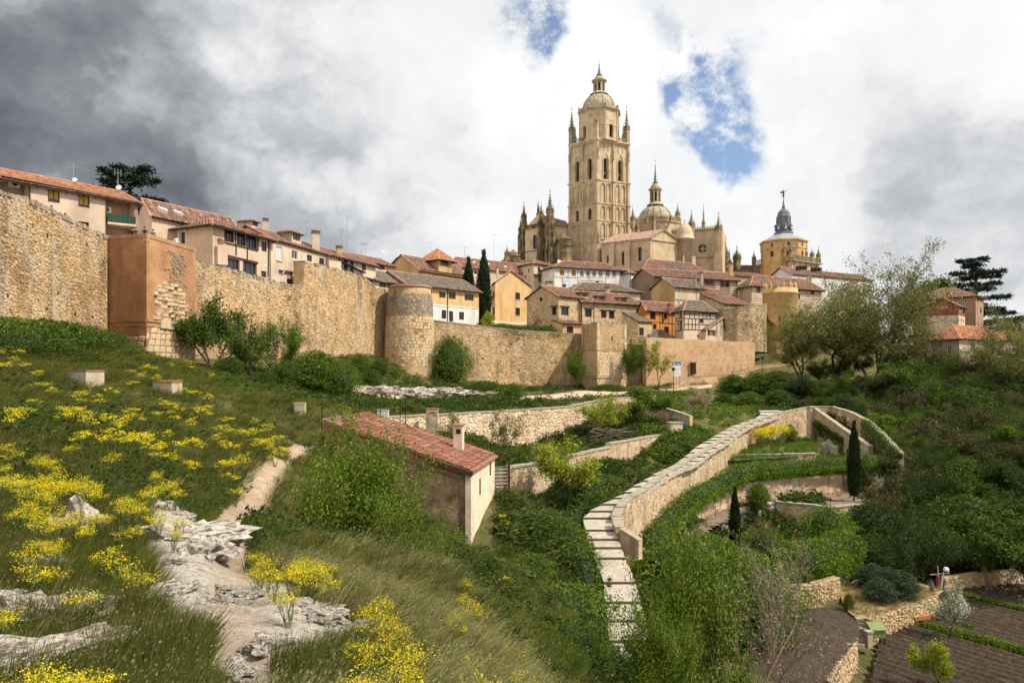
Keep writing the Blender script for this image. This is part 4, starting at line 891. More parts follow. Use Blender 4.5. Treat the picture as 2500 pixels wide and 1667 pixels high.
# ------------------------------------------------------------------ shed
NL, NR, FR, FL = Vector((-11.0,43.3,0)), Vector((-2.38,42.0,0)), Vector((-1.2,49.0,0)), Vector((-9.9,50.2,0))
shed = thing('garden_shed', 'small plastered shed with single red tiled slope and slim chimney', 'shed', tuple(Vector((NR.x,NR.y,-10))))
m_mud = mat('mud_plaster', [(.13,.083,.038), (.25,.167,.085), (.36,.25,.135), (.45,.335,.20)], 1.6, bump=1.0, bscale=4, stain=((.12,.075,.04), .75, .8), streak=((.10,.07,.045), .5, .9), detail=10)
m_cream = mat('cream_plaster', [(.58,.46,.31), (.70,.58,.42), (.76,.66,.52)], 1.0, bump=.5, bscale=9, stain=((.50,.36,.21), .45, .5))
ZT, ZB = -3.05, -5.75       # high left end, low right end
zt = {0: ZT, 1: ZB}
def up(p, z): return Vector((p.x, p.y, z))
mb = MB(); mb.poly([up(NL,-11), up(NR,-11), up(NR,ZB-.1), up(NL,ZT-.1)]); mb.poly([up(NL,-11), up(NL,ZT-.1), up(FL,ZT-.1), up(FL,-11)]); mb.poly([up(FL,-11), up(FL,ZT-.1), up(FR,ZB-.1), up(FR,-11)])
mb.build('wall', m_mud, shed)
mb = MB(); e = Vector((.05,-.06,0)); mb.box6([up(NR,-11)+e, up(FR,-11)+Vector((.05,.05,0)), up(FR,-11)-Vector((.25,0,0)), up(NR,-11)+Vector((-.28,-.03,0)), up(NR,ZB-.02)+e, up(FR,ZB-.02)+Vector((.05,.05,0)), up(FR,ZB)-Vector((.25,0,0)), up(NR,ZB)+Vector((-.28,-.03,0))]); o = mb.build('wall', m_cream, shed); o['label'] = 'bright cream end wall'
for t, z in ((.33, -7.6), (.78, -6.9)):
 p = NR.lerp(FR, t); mb = MB(); mb.box((p.x+.06, p.y, z), .06, .22, .95, -.165); mb.build('slit_window', m_hole, shed)
m_shedbrick = mat('old_red_brick', [(.20,.07,.04), (.34,.12,.06), (.42,.20,.12)], 1.5, bump=.5, brick=(.28,.085,(.22,.16,.11),.012), stain=((.18,.13,.09), .6, .8))
mb = MB(); q0, q1 = NL.lerp(NR,.42), NL.lerp(NR,.93); z0, z1 = ZT+(ZB-ZT)*.42, ZT+(ZB-ZT)*.93
mb.box6([up(q0,z0-.75)+Vector((0,-.12,0)), up(q1,z1-.75)+Vector((0,-.12,0)), up(q1,z1-.75)+Vector((0,.1,0)), up(q0,z0-.75)+Vector((0,.1,0)), up(q0,z0-.2)+Vector((0,-.12,0)), up(q1,z1-.2)+Vector((0,-.12,0)), up(q1,z1-.2)+Vector((0,.1,0)), up(q0,z0-.2)+Vector((0,.1,0))]); mb.build('brick_band', m_shedbrick, shed)
mb = MB(); q0 = NL.lerp(NR,.72); z0 = ZT+(ZB-ZT)*.72; mb.bar(up(q0,z0-.28)+Vector((0,-.2,0)), up(NR,ZB-.28)+Vector((.15,-.2,0)), .18, .26); mb.build('beam', m_wood, shed)
q = NL.lerp(NR,.02); mb = MB(); mb.box((q.x+.6,q.y-.15,-4.3), 1.4,.25,1.05,-.15); mb.build('brick_pier', m_shedbrick, shed)
q = NL.lerp(NR,.4); mb = MB(); mb.box((q.x,q.y-.04,-6.3), .75,.1,1.1,-.15); mb.build('window_opening', m_hole, shed)
mb = MB(); ov = .25; dn = (NR-NL).normalized(); ac = (FL-NL).normalized()
A0, A1, A2, A3 = up(NL-ac*ov-dn*.1,ZT), up(NR-ac*ov+dn*ov,ZB-.08), up(FR+ac*.15+dn*ov,ZB-.08), up(FL+ac*.15-dn*.1,ZT)
d8 = Vector((0,0,-.12)); mb.box6([A0+d8, A1+d8, A2+d8, A3+d8, A0, A1, A2, A3]); mb.build('roof_deck', m_shedbrick, shed)
def tile_mesh(l, w, m, name='tile', seg=5):
 mb = MB(); rows = []
 for x, wf, zf in ((0, .84, .02), (l, 1.0, .055)):
  rows.append([Vector((x, wf*w/2*math.cos(math.pi*k/seg), zf+wf*w*.36*math.sin(math.pi*k/seg))) for k in range(seg+1)])
 th = Vector((0,0,-.018)); i = mb.add(rows[0]+rows[1]+[p+th for p in rows[1]])
 n = seg+1
 for k in range(seg):
  mb.f += [(i+k, i+n+k, i+n+k+1, i+k+1), (i+n+k, i+2*n+k, i+2*n+k+1, i+n+k+1)]; mb.m += [0, 0]
 return mb.mesh(name, m, True)
m_shedtile = mat('shed_tile', [(.075,.045,.03), (.15,.062,.038), (.23,.08,.046), (.28,.125,.08), (.40,.28,.205)], .8, obj_rand=.75, bump=.3, bscale=18, stain=((.15,.105,.08), .7, .6))
m_shedtile2 = mat('shed_tile_bulk', [(.075,.045,.03), (.15,.062,.038), (.23,.08,.046), (.28,.125,.08), (.40,.28,.205)], .8, island=.75, bump=.3, bscale=18, stain=((.15,.105,.08), .7, .6))
tp = tile_mesh(.46, .24, m_shedtile); tc_, tfc = np.empty(len(tp.vertices)*3, np.float32), [tuple(p.vertices) for p in tp.polygons]; tp.vertices.foreach_get('co', tc_); tc_ = tc_.reshape(-1,3)
rng = random.Random(91); wid = (A3-A0).length; sl = (A1-A0); ncol = int(wid/.225); ln = sl.length; nrow = int(ln/.40); vs, fs, nv = [], [], 0; tiles = []
for c_ in range(ncol):
 for r_ in range(nrow):
  tiles.append((c_, r_))
sepset = set(rng.sample(tiles, 300))
for (c_, r_) in tiles:
 t = (c_+.5)/ncol; L0 = A0.lerp(A3, t); L1 = A1.lerp(A2, t); d = (L1-L0).normalized(); sv = (A3-A0).normalized(); up_ = sv.cross(d).normalized()
 if up_.z < 0: up_ = -up_
 o = L0+d*(r_*.40+rng.uniform(-.03,.03))+up_*(.0+rng.uniform(-.01,.02))+sv*rng.uniform(-.02,.02); a = rng.uniform(-.05,.05); dd = (d*math.cos(a)+sv*math.sin(a)); s2 = (sv*math.cos(a)-d*math.sin(a)); u3 = dd.cross(s2)
 if u3.z < 0: u3 = -u3
 M4 = Matrix(((dd.x,s2.x,u3.x,o.x),(dd.y,s2.y,u3.y,o.y),(dd.z,s2.z,u3.z,o.z),(0,0,0,1)))
 if (c_, r_) in sepset:
  ob = bpy.data.objects.new('roof_tile', tp); COL.objects.link(ob); adopt(ob, shed); ob.matrix_basis = M4
 else:
  Am = np.array(M4)[:3]; vs.append(tc_@Am[:, :3].T+Am[:, 3]); fs.extend([tuple(i+nv for i in f) for f in tfc]); nv += len(tc_)
me = bpy.data.meshes.new('roof_tiles'); me.from_pydata(np.concatenate(vs).tolist(), [], fs); me.materials.append(m_shedtile2); me.update(); tag(link('roof_tiles', me, shed), kind='stuff')
t = .80; q = NL.lerp(NR, t)+ac*4.6; zc = ZT+(ZB-ZT)*t; mb = MB(); mb.box((q.x,q.y,zc-.2), .58,.58,1.75,-.15); mb.build('chimney', m_cream, shed)
mb = MB(); mb.box((q.x,q.y-.29,zc+1.05), .3,.04,.3,-.15); mb.build('chimney_vent', m_hole, shed); mb = MB(); mb.box((q.x,q.y,zc+1.55), .72,.72,.09,-.15); mb.build('chimney_cap', m_tile_red, shed)
a = zP('K',1712,930,49.6); gate = thing('garden_gate', 'weathered grey slatted gate with bent wire beside the shed', 'gate', (a.x,a.y,-9)); 
for k in range(9):
 mb = MB(); mb.obox((a.x, a.y, -8.7+k*.24), (1.0,.15,0), (0,.05,0), (0,0,.17)); mb.build('slat', mat('grey_board', [(.14,.13,.12),(.24,.22,.20)], 3, stretch=(1,1,5)), gate)
mb = MB(); mb.bar((a.x+1.1,a.y+.1,-9.2), (a.x+1.1,a.y+.1,-6.3), .18); mb.build('post', m_wood, gate)
mb = MB()
for k in range(4):
 x0 = a.x+k*.35; mb.tube((x0,a.y,-6.25), (x0+.28,a.y,-5.75), .025, .025, 5); mb.tube((x0+.28,a.y,-5.75), (x0+.45,a.y,-6.1), .025, .025, 5)
mb.build('wire', m_iron, gate)
# ------------------------------------------------------------------ houses
m_glass = mat('window_glass', [(.012,.014,.018), (.03,.035,.045)], .6, rough=.12, spec=.6)
m_wframe = mat('white_frame', [(.62,.60,.56), (.74,.72,.68)], 4, rough=.6)
m_bframe = mat('brown_frame', [(.045,.022,.014), (.085,.042,.026)], 4, rough=.6)
m_gframe = mat('green_door', [(.02,.10,.06), (.04,.15,.09)], 4, rough=.6)
m_shut = mat('ochre_shutter', [(.32,.20,.03), (.42,.28,.05)], 2, stretch=(1,1,12), rough=.6)
m_shut_o = mat('wooden_shutter', [(.36,.17,.06), (.46,.24,.09)], 2, stretch=(1,1,12), rough=.6)
m_shut_w = mat('pale_shutter', [(.52,.50,.45), (.62,.60,.55)], 2, stretch=(1,1,12), rough=.6)
m_soffit = mat('eave_wood', [(.045,.03,.02), (.09,.06,.04)], 3)
def plaster(name, c, var=.12, st=None, amt=.5, bump=.25):
 c = tuple(x*.88 for x in c); lo = tuple(x*(1-var*1.6) for x in c); hi = tuple(min(.85, x*(1+var)) for x in c)
 return mat(name, [lo, c, hi], .35, bump=bump, bscale=6, stain=((tuple(x*.62 for x in c) if st is None else st), amt, .3), streak=(tuple(x*.5 for x in c), .5, .6))
m_pink = plaster('pinkish_render', (.62,.47,.35)); m_crm = plaster('cream_render', (.66,.53,.38)); m_yel = plaster('yellow_render', (.66,.44,.20), .08); m_yel2 = plaster('ochre_render', (.58,.39,.18))
m_wht = plaster('white_render', (.74,.71,.66)); m_org = plaster('orange_render', (.50,.22,.08)); m_org2 = plaster('bright_orange_render', (.60,.26,.05)); m_brn = plaster('brown_render', (.34,.22,.15)); m_brkd = mat('dull_brick', [(.24,.13,.08),(.34,.19,.11),(.40,.25,.16)], .6, brick=(.5,.16,(.30,.2,.13),.015), bump=.3, stain=((.42,.32,.22), .5, .3))
m_stoneh = mat('house_rubble', [(.34,.24,.13), (.52,.39,.22), (.60,.47,.29)], .8, bump=.8, bscale=6, voro=(2.3, (.34,.25,.14), .06), stain=((.28,.20,.12), .4, .3))
m_timb = mat('old_timber', [(.035,.024,.017), (.07,.048,.033)], 3)
def zk(k, y, Y): return (VH-zpx(k, 0, y)[1])/F*Y
def zu(k, x): return zpx(k, x, 0)[0]

def tile_sheet(mb, p0, p1, p2, p3, pitch=.30, tl=.55, rng=random):
 """rows of barrel tiles over a convex roof plane: p0->p1 is the eave, p2/p3 the ridge (p2==p3 for a triangle)"""
 p0, p1, p2, p3 = map(V3, (p0, p1, p2, p3)); e = (p1-p0).normalized(); n = e.cross(p3-p0 if (p3-p0).length > .1 else p2-p0).normalized()
 if n.z < 0: n = -n
 t = n.cross(e).normalized()
 if t.z < 0: t = -t
 poly = [((p-p0).dot(e), (p-p0).dot(t)) for p in (p0, p1, p2, p3)]
 smin, smax = min(q[0] for q in poly), max(q[0] for q in poly); nc = max(1, int((smax-smin)/pitch)); pw = (smax-smin)/nc
 for c in range(nc):
  s = smin+(c+.5)*pw; ts = []
  for (a, b), (c2, d2) in zip(poly, poly[1:]+poly[:1]):
   if (a-s)*(c2-s) < 0: ts.append(b+(d2-b)*(s-a)/(c2-a))
  if len(ts) < 2: continue
  lo, hi = min(ts), max(ts)
  if hi-lo < .1: continue
  nr = max(1, int(round((hi-lo)/tl))); L = (hi-lo)/nr
  for r in range(nr):
   a0 = lo+r*L-(.05 if r else 0); a1 = lo+(r+1)*L; j = rng.uniform(-.02,.02); lift = rng.uniform(0,.03); i = len(mb.v)
   for tt, w, h in ((a0, .5*pw*1.02, .035+lift), (a1, .42*pw, .0)):
    o = p0+e*(s+j)+t*tt+n*h
    mb.v += [tuple(o-e*w), tuple(o-e*w*.5+n*pw*.30), tuple(o+e*w*.5+n*pw*.30), tuple(o+e*w)]
   for k in range(3): mb.f.append((i+k, i+k+1, i+k+5, i+k+4)); mb.m.append(0)
   mb.f.append((i, i+3, i+2, i+1)); mb.m.append(0)
def ridge_row(mb, a, b, r=.16, rng=random):
 a, b = V3(a), V3(b); L = (b-a).length; n = max(1, int(L/.5)); 
 for k in range(n): mb.tube(a.lerp(b, k/n), a.lerp(b, (k+1.08)/n), r*rng.uniform(.9,1.05), r*.88, 6, True)

class House:
 def __init__(s, name, label, c, b, a=None, depth=8.0, zb=0.0, ze=10.0, wall=None, roof='ridgeR', rise=2.0, ov=.6, tile=None, cat='house', pitch=.30, low=None, zlow=None, group=None, mid=.5):
  s.c = V2(pl_at(*c)); s.b = V2(pl_at(*b)); d = (s.b-s.c); s.nR = outward(s.c, s.b)
  s.a = V2(pl_at(*a)) if a else s.c-s.nR*depth
  s.two = a is not None; s.d = s.a+s.b-s.c
  s.zb, s.ze, s.wall, s.roof, s.rise, s.ov, s.tile, s.pitch, s.low, s.zlow, s.mid = zb, ze, wall or m_crm, roof, rise, ov, tile or m_tile, pitch, low, zlow, mid
  s.root = thing(name, label, cat, (s.c.x, s.c.y, zb), group); s.op = {'R': [], 'L': []}; s.rng = random.Random(int(c[0]*7+c[1])); s.n = 0
  s.face = {'R': (s.c, s.b), 'L': (s.a, s.c)}
 def at(s, f, k, x, y, off=0.0):
  """point on a wall face seen at zoom pixel"""
  u, v = zpx(k, x, y); A, B = s.face[f]; q = (u-CX)/F; den = (B.x-A.x)-q*(B.y-A.y); t = (q*A.y-A.x)/den if abs(den) > 1e-6 else .5
  p = A.lerp(B, t); n = outward(A, B); z = (VH-v)/F*p.y; return Vector((p.x, p.y, z))+n*off, t
 def win(s, f, k, x0, y0, x1, y1, style='brown', dep=.22, arch=False, bars=1, lintel=False, sill=False):
  ym = (y0+y1)/2; (p0, t0), (p1, t1) = s.at(f, k, x0, ym), s.at(f, k, x1, ym); A, B = s.face[f]; L = (B-A).length
  pm, _ = s.at(f, k, (x0+x1)/2, y0); pn, _ = s.at(f, k, (x0+x1)/2, y1)
  t0 = max(.01, min(.99, t0)); t1 = max(.01, min(.99, t1))
  if t1-t0 < .004: return
  s.op[f].append(dict(s0=t0*L, s1=t1*L, z0=max(s.zb+.1, pn.z), z1=min(s.ze-.12, pm.z), style=style, dep=dep, arch=arch, bars=bars, lintel=lintel, sill=sill))
 def beam(s, f, k, x0, y0, x1, y1, w=.2, m=None, out=.06, name='beam'):
  p, _ = s.at(f, k, x0, y0); q, _ = s.at(f, k, x1, y1); A, B = s.face[f]; n = outward(A, B); mb = MB(); d = (q-p); 
  if d.length < .05: return
  dn = d.normalized(); side = n.cross(dn).normalized()*w
  mb.obox(p-side/2-n*.04, d, side, n*(out+.04)); mb.build(name, m or m_timb, s.root)
 def block(s, f, k, x0, y0, x1, y1, out, m, name):
  p, _ = s.at(f, k, x0, y1); q, _ = s.at(f, k, x1, y1); t, _ = s.at(f, k, (x0+x1)/2, y0); A, B = s.face[f]; n = outward(A, B); q.z = p.z; mb = MB()
  mb.obox(p-n*.05, q-p, n*(out+.05), (0,0,max(.05,t.z-p.z))); return mb.build(name, m, s.root)
 def chimney(s, k, x0, x1, ytop, ybase, Y, m=None, cap=True):
  u0, v0 = zpx(k, x0, ytop); u1, v1 = zpx(k, x1, ybase); w = (u1-u0)/F*Y; zt = (VH-v0)/F*Y; zb = (VH-v1)/F*Y-1.2; x = ((u0+u1)/2-CX)/F*Y; mb = MB()
  mb.box((x, Y, zb), w*.85, w*.8, zt-zb-.15, .3); o = mb.build('chimney', m or m_crm, s.root)
  mb = MB(); mb.box((x, Y, zt-.28), w*1.05, w*1.0, .14, .3)
  for q in (-1, 1): mb.box((x+q*w*.3, Y, zt-.14), w*.18, w*.6, .2, .3)
  mb.box((x, Y, zt+.04), w*1.05, w*.95, .09, .3); mb.build('chimney_cap', m_tile, o)
 def wallface(s, f, gable=None):
  A, B = s.face[f]; L = (B-A).length; n = outward(A, B); d = (B-A).normalized(); ops = s.op[f]; mb = MB()
  pt = lambda q, z, o=0.0: Vector((A.x+d.x*q, A.y+d.y*q, z))+n*o
  zs = sorted(set([s.zb, s.ze]+[o['z0'] for o in ops]+[o['z1'] for o in ops]+([s.zlow] if s.zlow and s.low else []))); ss_ = sorted(set([0, L]+[o['s0'] for o in ops]+[o['s1'] for o in ops]))
  for i in range(len(ss_)-1):
   for j in range(len(zs)-1):
    sc, zc = (ss_[i]+ss_[i+1])/2, (zs[j]+zs[j+1])/2
    if any(o['s0'] < sc < o['s1'] and o['z0'] < zc < o['z1'] for o in ops): continue
    mi = 1 if (s.low and s.zlow and zc < s.zlow) else 0
    mb.poly([pt(ss_[i],zs[j]), pt(ss_[i+1],zs[j]), pt(ss_[i+1],zs[j+1]), pt(ss_[i],zs[j+1])], mi)
  if gable: mb.poly([pt(0, s.ze), pt(L, s.ze), pt(L*gable[0], s.ze+gable[1])])
  for o in ops:
   a, b, z0, z1, dp = o['s0'], o['s1'], o['z0'], o['z1'], -o['dep']; zsr = z1-(b-a)/2 if o['arch'] else z1
   mb.poly([pt(a,z0), pt(a,zsr), pt(a,zsr,dp), pt(a,z0,dp)]); mb.poly([pt(b,z0,dp), pt(b,zsr,dp), pt(b,zsr), pt(b,z0)]); mb.poly([pt(a,z0,dp), pt(b,z0,dp), pt(b,z0), pt(a,z0)])
   if not o['arch']: mb.poly([pt(a,z1), pt(b,z1), pt(b,z1,dp), pt(a,z1,dp)])
   else:
    r = (b-a)/2; m_ = (a+b)/2; arc = [(m_-r*math.cos(math.pi*k/8), zsr+r*math.sin(math.pi*k/8)) for k in range(9)]
    mb.poly([pt(a,z1)]+[pt(*q) for q in arc[:5]]); mb.poly([pt(b,z1)]+[pt(*q) for q in reversed(arc[4:])])
    for q, w in zip(arc[:-1], arc[1:]): mb.poly([pt(*q), pt(*w), pt(*w,dp), pt(*q,dp)])
   st = o['style']
   if st == 'recess':
    wb = MB(); wb.poly([pt(a,z0,dp), pt(b,z0,dp), pt(b,z1,dp), pt(a,z1,dp)]); wb.build('recess_wall', m_brkd, s.root); continue
   fm = {'brown': m_bframe, 'white': m_wframe, 'green': m_gframe, 'hole': m_bframe, 'ochre': m_bframe, 'wood': m_bframe, 'pale': m_wframe}.get(st, m_bframe)
   pm = {'ochre': m_shut, 'wood': m_shut_o, 'pale': m_shut_w, 'green': m_gframe, 'hole': m_hole}.get(st, m_glass)
   fw = min(.11, (b-a)*.14); dd = dp*.75
   fb = MB()
   for (x0, x1, y0, y1) in ((a,a+fw,z0,z1), (b-fw,b,z0,z1), (a+fw,b-fw,z1-fw,z1), (a+fw,b-fw,z0,z0+fw)):
    fb.obox(pt(x0,y0,dp+.01), d*(x1-x0), n*.10, (0,0,y1-y0))
   for q in range(1, o['bars']+1):
    xm = a+(b-a)*q/(o['bars']+1); fb.obox(pt(xm-fw*.35,z0+fw,dp+.02), d*fw*.7, n*.08, (0,0,z1-z0-2*fw))
   w_ = fb.build('window', fm, s.root)
   gb = MB(); top = z1
   gb.obox(pt(a,z0,dp-.02), d*(b-a), n*.06, (0,0,top-z0))
   if st == 'ochre':     # roller half down
    gb = MB(); zc = z0+(z1-z0)*.28; gb.obox(pt(a,zc,dp), d*(b-a), n*.08, (0,0,z1-zc)); gb.build('roller_shutter', pm, w_); gb = MB(); gb.obox(pt(a,z0,dp-.02), d*(b-a), n*.05, (0,0,zc-z0)); pm = m_glass
   gb.build('pane', pm, w_)
   if o['lintel']: lb = MB(); lb.obox(pt(a-.35,z1,-.05), d*(b-a+.7), n*.2, (0,0,.28)); lb.build('lintel', m_timb, s.root)
   if o['sill']: lb = MB(); lb.obox(pt(a-.08,z0-.12,-.05), d*(b-a+.16), n*.2, (0,0,.11)); lb.build('sill', m_crm, s.root)
  mb.build('wall', [s.wall, s.low or s.wall], s.root)
 def planes(s):
  c, b, a, d = s.c, s.b, s.a, s.d; z = s.ze; h = s.rise; ov = s.ov; eR = (b-c).normalized(); eL = (a-c).normalized(); W = (b-c).length; D = (a-c).length; pl = []; rd = []
  U = lambda p, zz: Vector((p.x, p.y, zz))
  if s.roof == 'ridgeR':
   m = s.mid; sl = h/(D*m); sl2 = h/(D*(1-m)); g = min(ov, .35)
   e0, e1 = U(c-eL*ov-eR*g, z-sl*ov), U(b-eL*ov+eR*g, z-sl*ov); r0, r1 = U(c+eL*D*m-eR*g, z+h), U(b+eL*D*m+eR*g, z+h); k0, k1 = U(a+eL*ov-eR*g, z-sl2*ov), U(d+eL*ov+eR*g, z-sl2*ov)
   pl = [(e0,e1,r1,r0), (k1,k0,r0,r1)]; rd = [(r0,r1),(e0,r0),(e1,r1)]
  elif s.roof == 'ridgeL':
   m = s.mid; sl = h/(W*m); sl2 = h/(W*(1-m)); g = min(ov, .35)
   e0, e1 = U(a-eR*ov+eL*g, z-sl*ov), U(c-eR*ov-eL*g, z-sl*ov); r0, r1 = U(a+eR*W*m+eL*g, z+h), U(c+eR*W*m-eL*g, z+h); k0, k1 = U(b+eR*ov-eL*g, z-sl2*ov), U(d+eR*ov+eL*g, z-sl2*ov)
   pl = [(e0,e1,r1,r0), (k0,k1,r0,r1)]; rd = [(r0,r1),(e1,r1),(k0,r1)]
  elif s.roof == 'monoR':
   sl = h/D; e0, e1 = U(c-eL*ov-eR*ov*.5, z-sl*ov), U(b-eL*ov+eR*ov*.5, z-sl*ov); r0, r1 = U(a-eR*ov*.5, z+h), U(d+eR*ov*.5, z+h); pl = [(e0,e1,r1,r0)]; rd = [(r0,r1)]
  else:
   k = min(W, D)/2; sl = h/k
   q = [U(c-eR*ov-eL*ov, z-sl*ov), U(b+eR*ov-eL*ov, z-sl*ov), U(d+eR*ov+eL*ov, z-sl*ov), U(a-eR*ov+eL*ov, z-sl*ov)]
   if W >= D: r0, r1 = U(c+eL*k+eR*k, z+h), U(b+eL*k-eR*k, z+h); pl = [(q[0],q[1],r1,r0), (q[1],q[2],r1,r1), (q[2],q[3],r0,r1), (q[3],q[0],r0,r0)]; rd = [(r0,r1),(q[0],r0),(q[1],r1),(q[2],r1),(q[3],r0)]
   else: r0, r1 = U(c+eR*k+eL*k, z+h), U(a+eR*k-eL*k, z+h); pl = [(q[0],q[1],r0,r0), (q[1],q[2],r1,r0), (q[2],q[3],r1,r1), (q[3],q[0],r0,r1)]; rd = [(r0,r1),(q[0],r0),(q[1],r0),(q[2],r1),(q[3],r1)]
  return pl, rd
 def done(s, dormers=()):
  D = (s.a-s.c).length; W = (s.b-s.c).length
  s.wallface('R', (s.mid, s.rise) if s.roof == 'ridgeL' else None); s.wallface('L', (1-s.mid, s.rise) if s.roof == 'ridgeR' else None)
  mb = MB(); U = lambda p, zz: Vector((p.x, p.y, zz)); z = s.ze
  mb.poly([U(s.b,s.zb), U(s.d,s.zb), U(s.d,z), U(s.b,z)]); mb.poly([U(s.d,s.zb), U(s.a,s.zb), U(s.a,z), U(s.d,z)])
  if s.roof == 'ridgeR': mb.poly([U(s.b,z), U(s.d,z), U(s.b.lerp(s.d,s.mid),z+s.rise)])
  if s.roof == 'ridgeL': mb.poly([U(s.a,z), U(s.d,z), U(s.a.lerp(s.d,s.mid),z+s.rise)])
  if s.roof == 'monoR':
   mb.poly([U(s.b,z), U(s.d,z), U(s.d,z+s.rise)]); mb.poly([U(s.c,z), U(s.a,z), U(s.a,z+s.rise)]); mb.poly([U(s.a,z), U(s.d,z), U(s.d,z+s.rise), U(s.a,z+s.rise)])
  mb.build('back_wall', s.wall, s.root)
  pl, rd = s.planes(); ub = MB(); tb = MB(); rb = MB()
  for p in pl:
   n = (p[1]-p[0]).cross((p[3]-p[0]) if (p[3]-p[0]).length > .1 else (p[2]-p[0])).normalized()
   if n.z < 0: n = -n
   q = [x-n*.05 for x in p]; r = [x-n*.19 for x in p]
   if (p[2]-p[3]).length < .05:
    ub.poly(q[:3]); ub.poly([r[2],r[1],r[0]]); ub.poly([r[0],r[1],q[1],q[0]]); ub.poly([r[1],r[2],q[2],q[1]]); ub.poly([r[2],r[0],q[0],q[2]])
   else: ub.box6(r+q)
   tile_sheet(tb, *p, pitch=s.pitch, rng=s.rng)
   e = (p[1]-p[0]); nr = int(e.length/.9); t = ((p[3]-p[0])-e*((p[3]-p[0]).dot(e)/e.length_squared)).normalized() if (p[3]-p[0]).length > .1 else Vector((0,0,1))
   for k in range(nr):
    o = p[0]+e*((k+.5)/nr)-n*.19+t*.05; ub.bar(o-n*.06, o-n*.06+t*.75, .12, .12)
  ub.build('roof_deck', m_soffit, s.root); ro = tb.build('roof', s.tile, s.root)
  for q in rd: ridge_row(rb, *q, rng=s.rng)
  rb.build('ridge_tiles', m_ridge, ro)
  return s
def antenna(k, x, ytop, ybase, Y, kind=0, label='', lean=0.0):
 u, v0 = zpx(k, x, ytop); _, v1 = zpx(k, x, ybase); top = P(u, v0, Y); base = P(u, v1, Y)-Vector((0,0,.6)); top.x += lean
 o = thing('aerial_mast', label, 'antenna', tuple(base)); m = mat('aerial_metal', [(.22,.23,.24),(.36,.37,.38)], 5, rough=.4, metal=.3); mb = MB(); mb.tube(base, top, .045, .03, 5); mb.build('mast', m, o); h = (top-base).length; d = (top-base).normalized()
 mb = MB()
 if kind == 0:
  for f, l in ((.97, 1.4), (.80, .9)):
   q = base+d*h*f; mb.tube(q-Vector((l*.6,0,0)), q+Vector((l,.2,0)), .02, .02, 4)
   for j in range(6): r = q+Vector((l*(-.5+j*.26),.05*j,0)); mb.tube(r-Vector((0,.1,.22)), r+Vector((0,.1,.22)), .013, .013, 4)
 elif kind == 1:
  for sx in (-.35, 0, .35): q = top+Vector((sx,0,-.1)); mb.tube(q-Vector((0,0,.35)), q+Vector((0,0,.4)), .03, .03, 4)
  mb.tube(top-Vector((.4,0,.15)), top+Vector((.4,0,-.15)), .03, .03, 4); mb.tube(top-Vector((.05,0,1.2)), top+Vector((1.6,0,-1.2)), .015, .015, 4)
 else:
  q = top-Vector((0,0,.5)); mb.tube(q, q+Vector((1.1,.1,-.1)), .03, .03, 4); mb.tube(top, top+Vector((.9,0,-.25)), .03, .03, 4)
  q = base+d*h*.45; mb.tube(q, q+Vector((1.7,0,0)), .015, .015, 4)
  for j in range(7): r = q+Vector((.3+j*.22,0,0)); mb.tube(r-Vector((0,0,.12)), r+Vector((0,0,.12)), .012, .012, 4)
 mb.build('aerial', m, o)
def dish(k, x, y, r_px, Y, label, face=(.3,-1,.35)):
 u, v = zpx(k, x, y); c = P(u, v, Y); r = r_px/ZO[k][2]/F*Y; n = Vector(face).normalized(); a = n.orthogonal().normalized(); b = n.cross(a); o = thing('satellite_dish', label, 'dish', tuple(c)); mb = MB(); i = 0
 rings = [(0,0),(.5,.05),(.85,.14),(1,.2)]; N = 14; mb.add([c]); 
 for (f, h) in rings[1:]:
  mb.add([c+a*math.cos(2*math.pi*k_/N)*r*f+b*math.sin(2*math.pi*k_/N)*r*f+n*h*r for k_ in range(N)])
 for k_ in range(N):
  mb.f.append((0, 1+k_, 1+(k_+1)%N)); mb.m.append(0)
  for j in range(2): mb.f.append((1+j*N+k_, 1+(j+1)*N+k_, 1+(j+1)*N+(k_+1)%N, 1+j*N+(k_+1)%N)); mb.m.append(0)
 mb.build('reflector', m_wframe, o, True); mb = MB(); mb.tube(c-n*.05, c-n*.5-Vector((0,0,r*.8)), .04, .04, 5); mb.tube(c-b*r*.8+n*.1, c+n*r*.9, .025, .02, 4); mb.build('arm', m_metal, o)
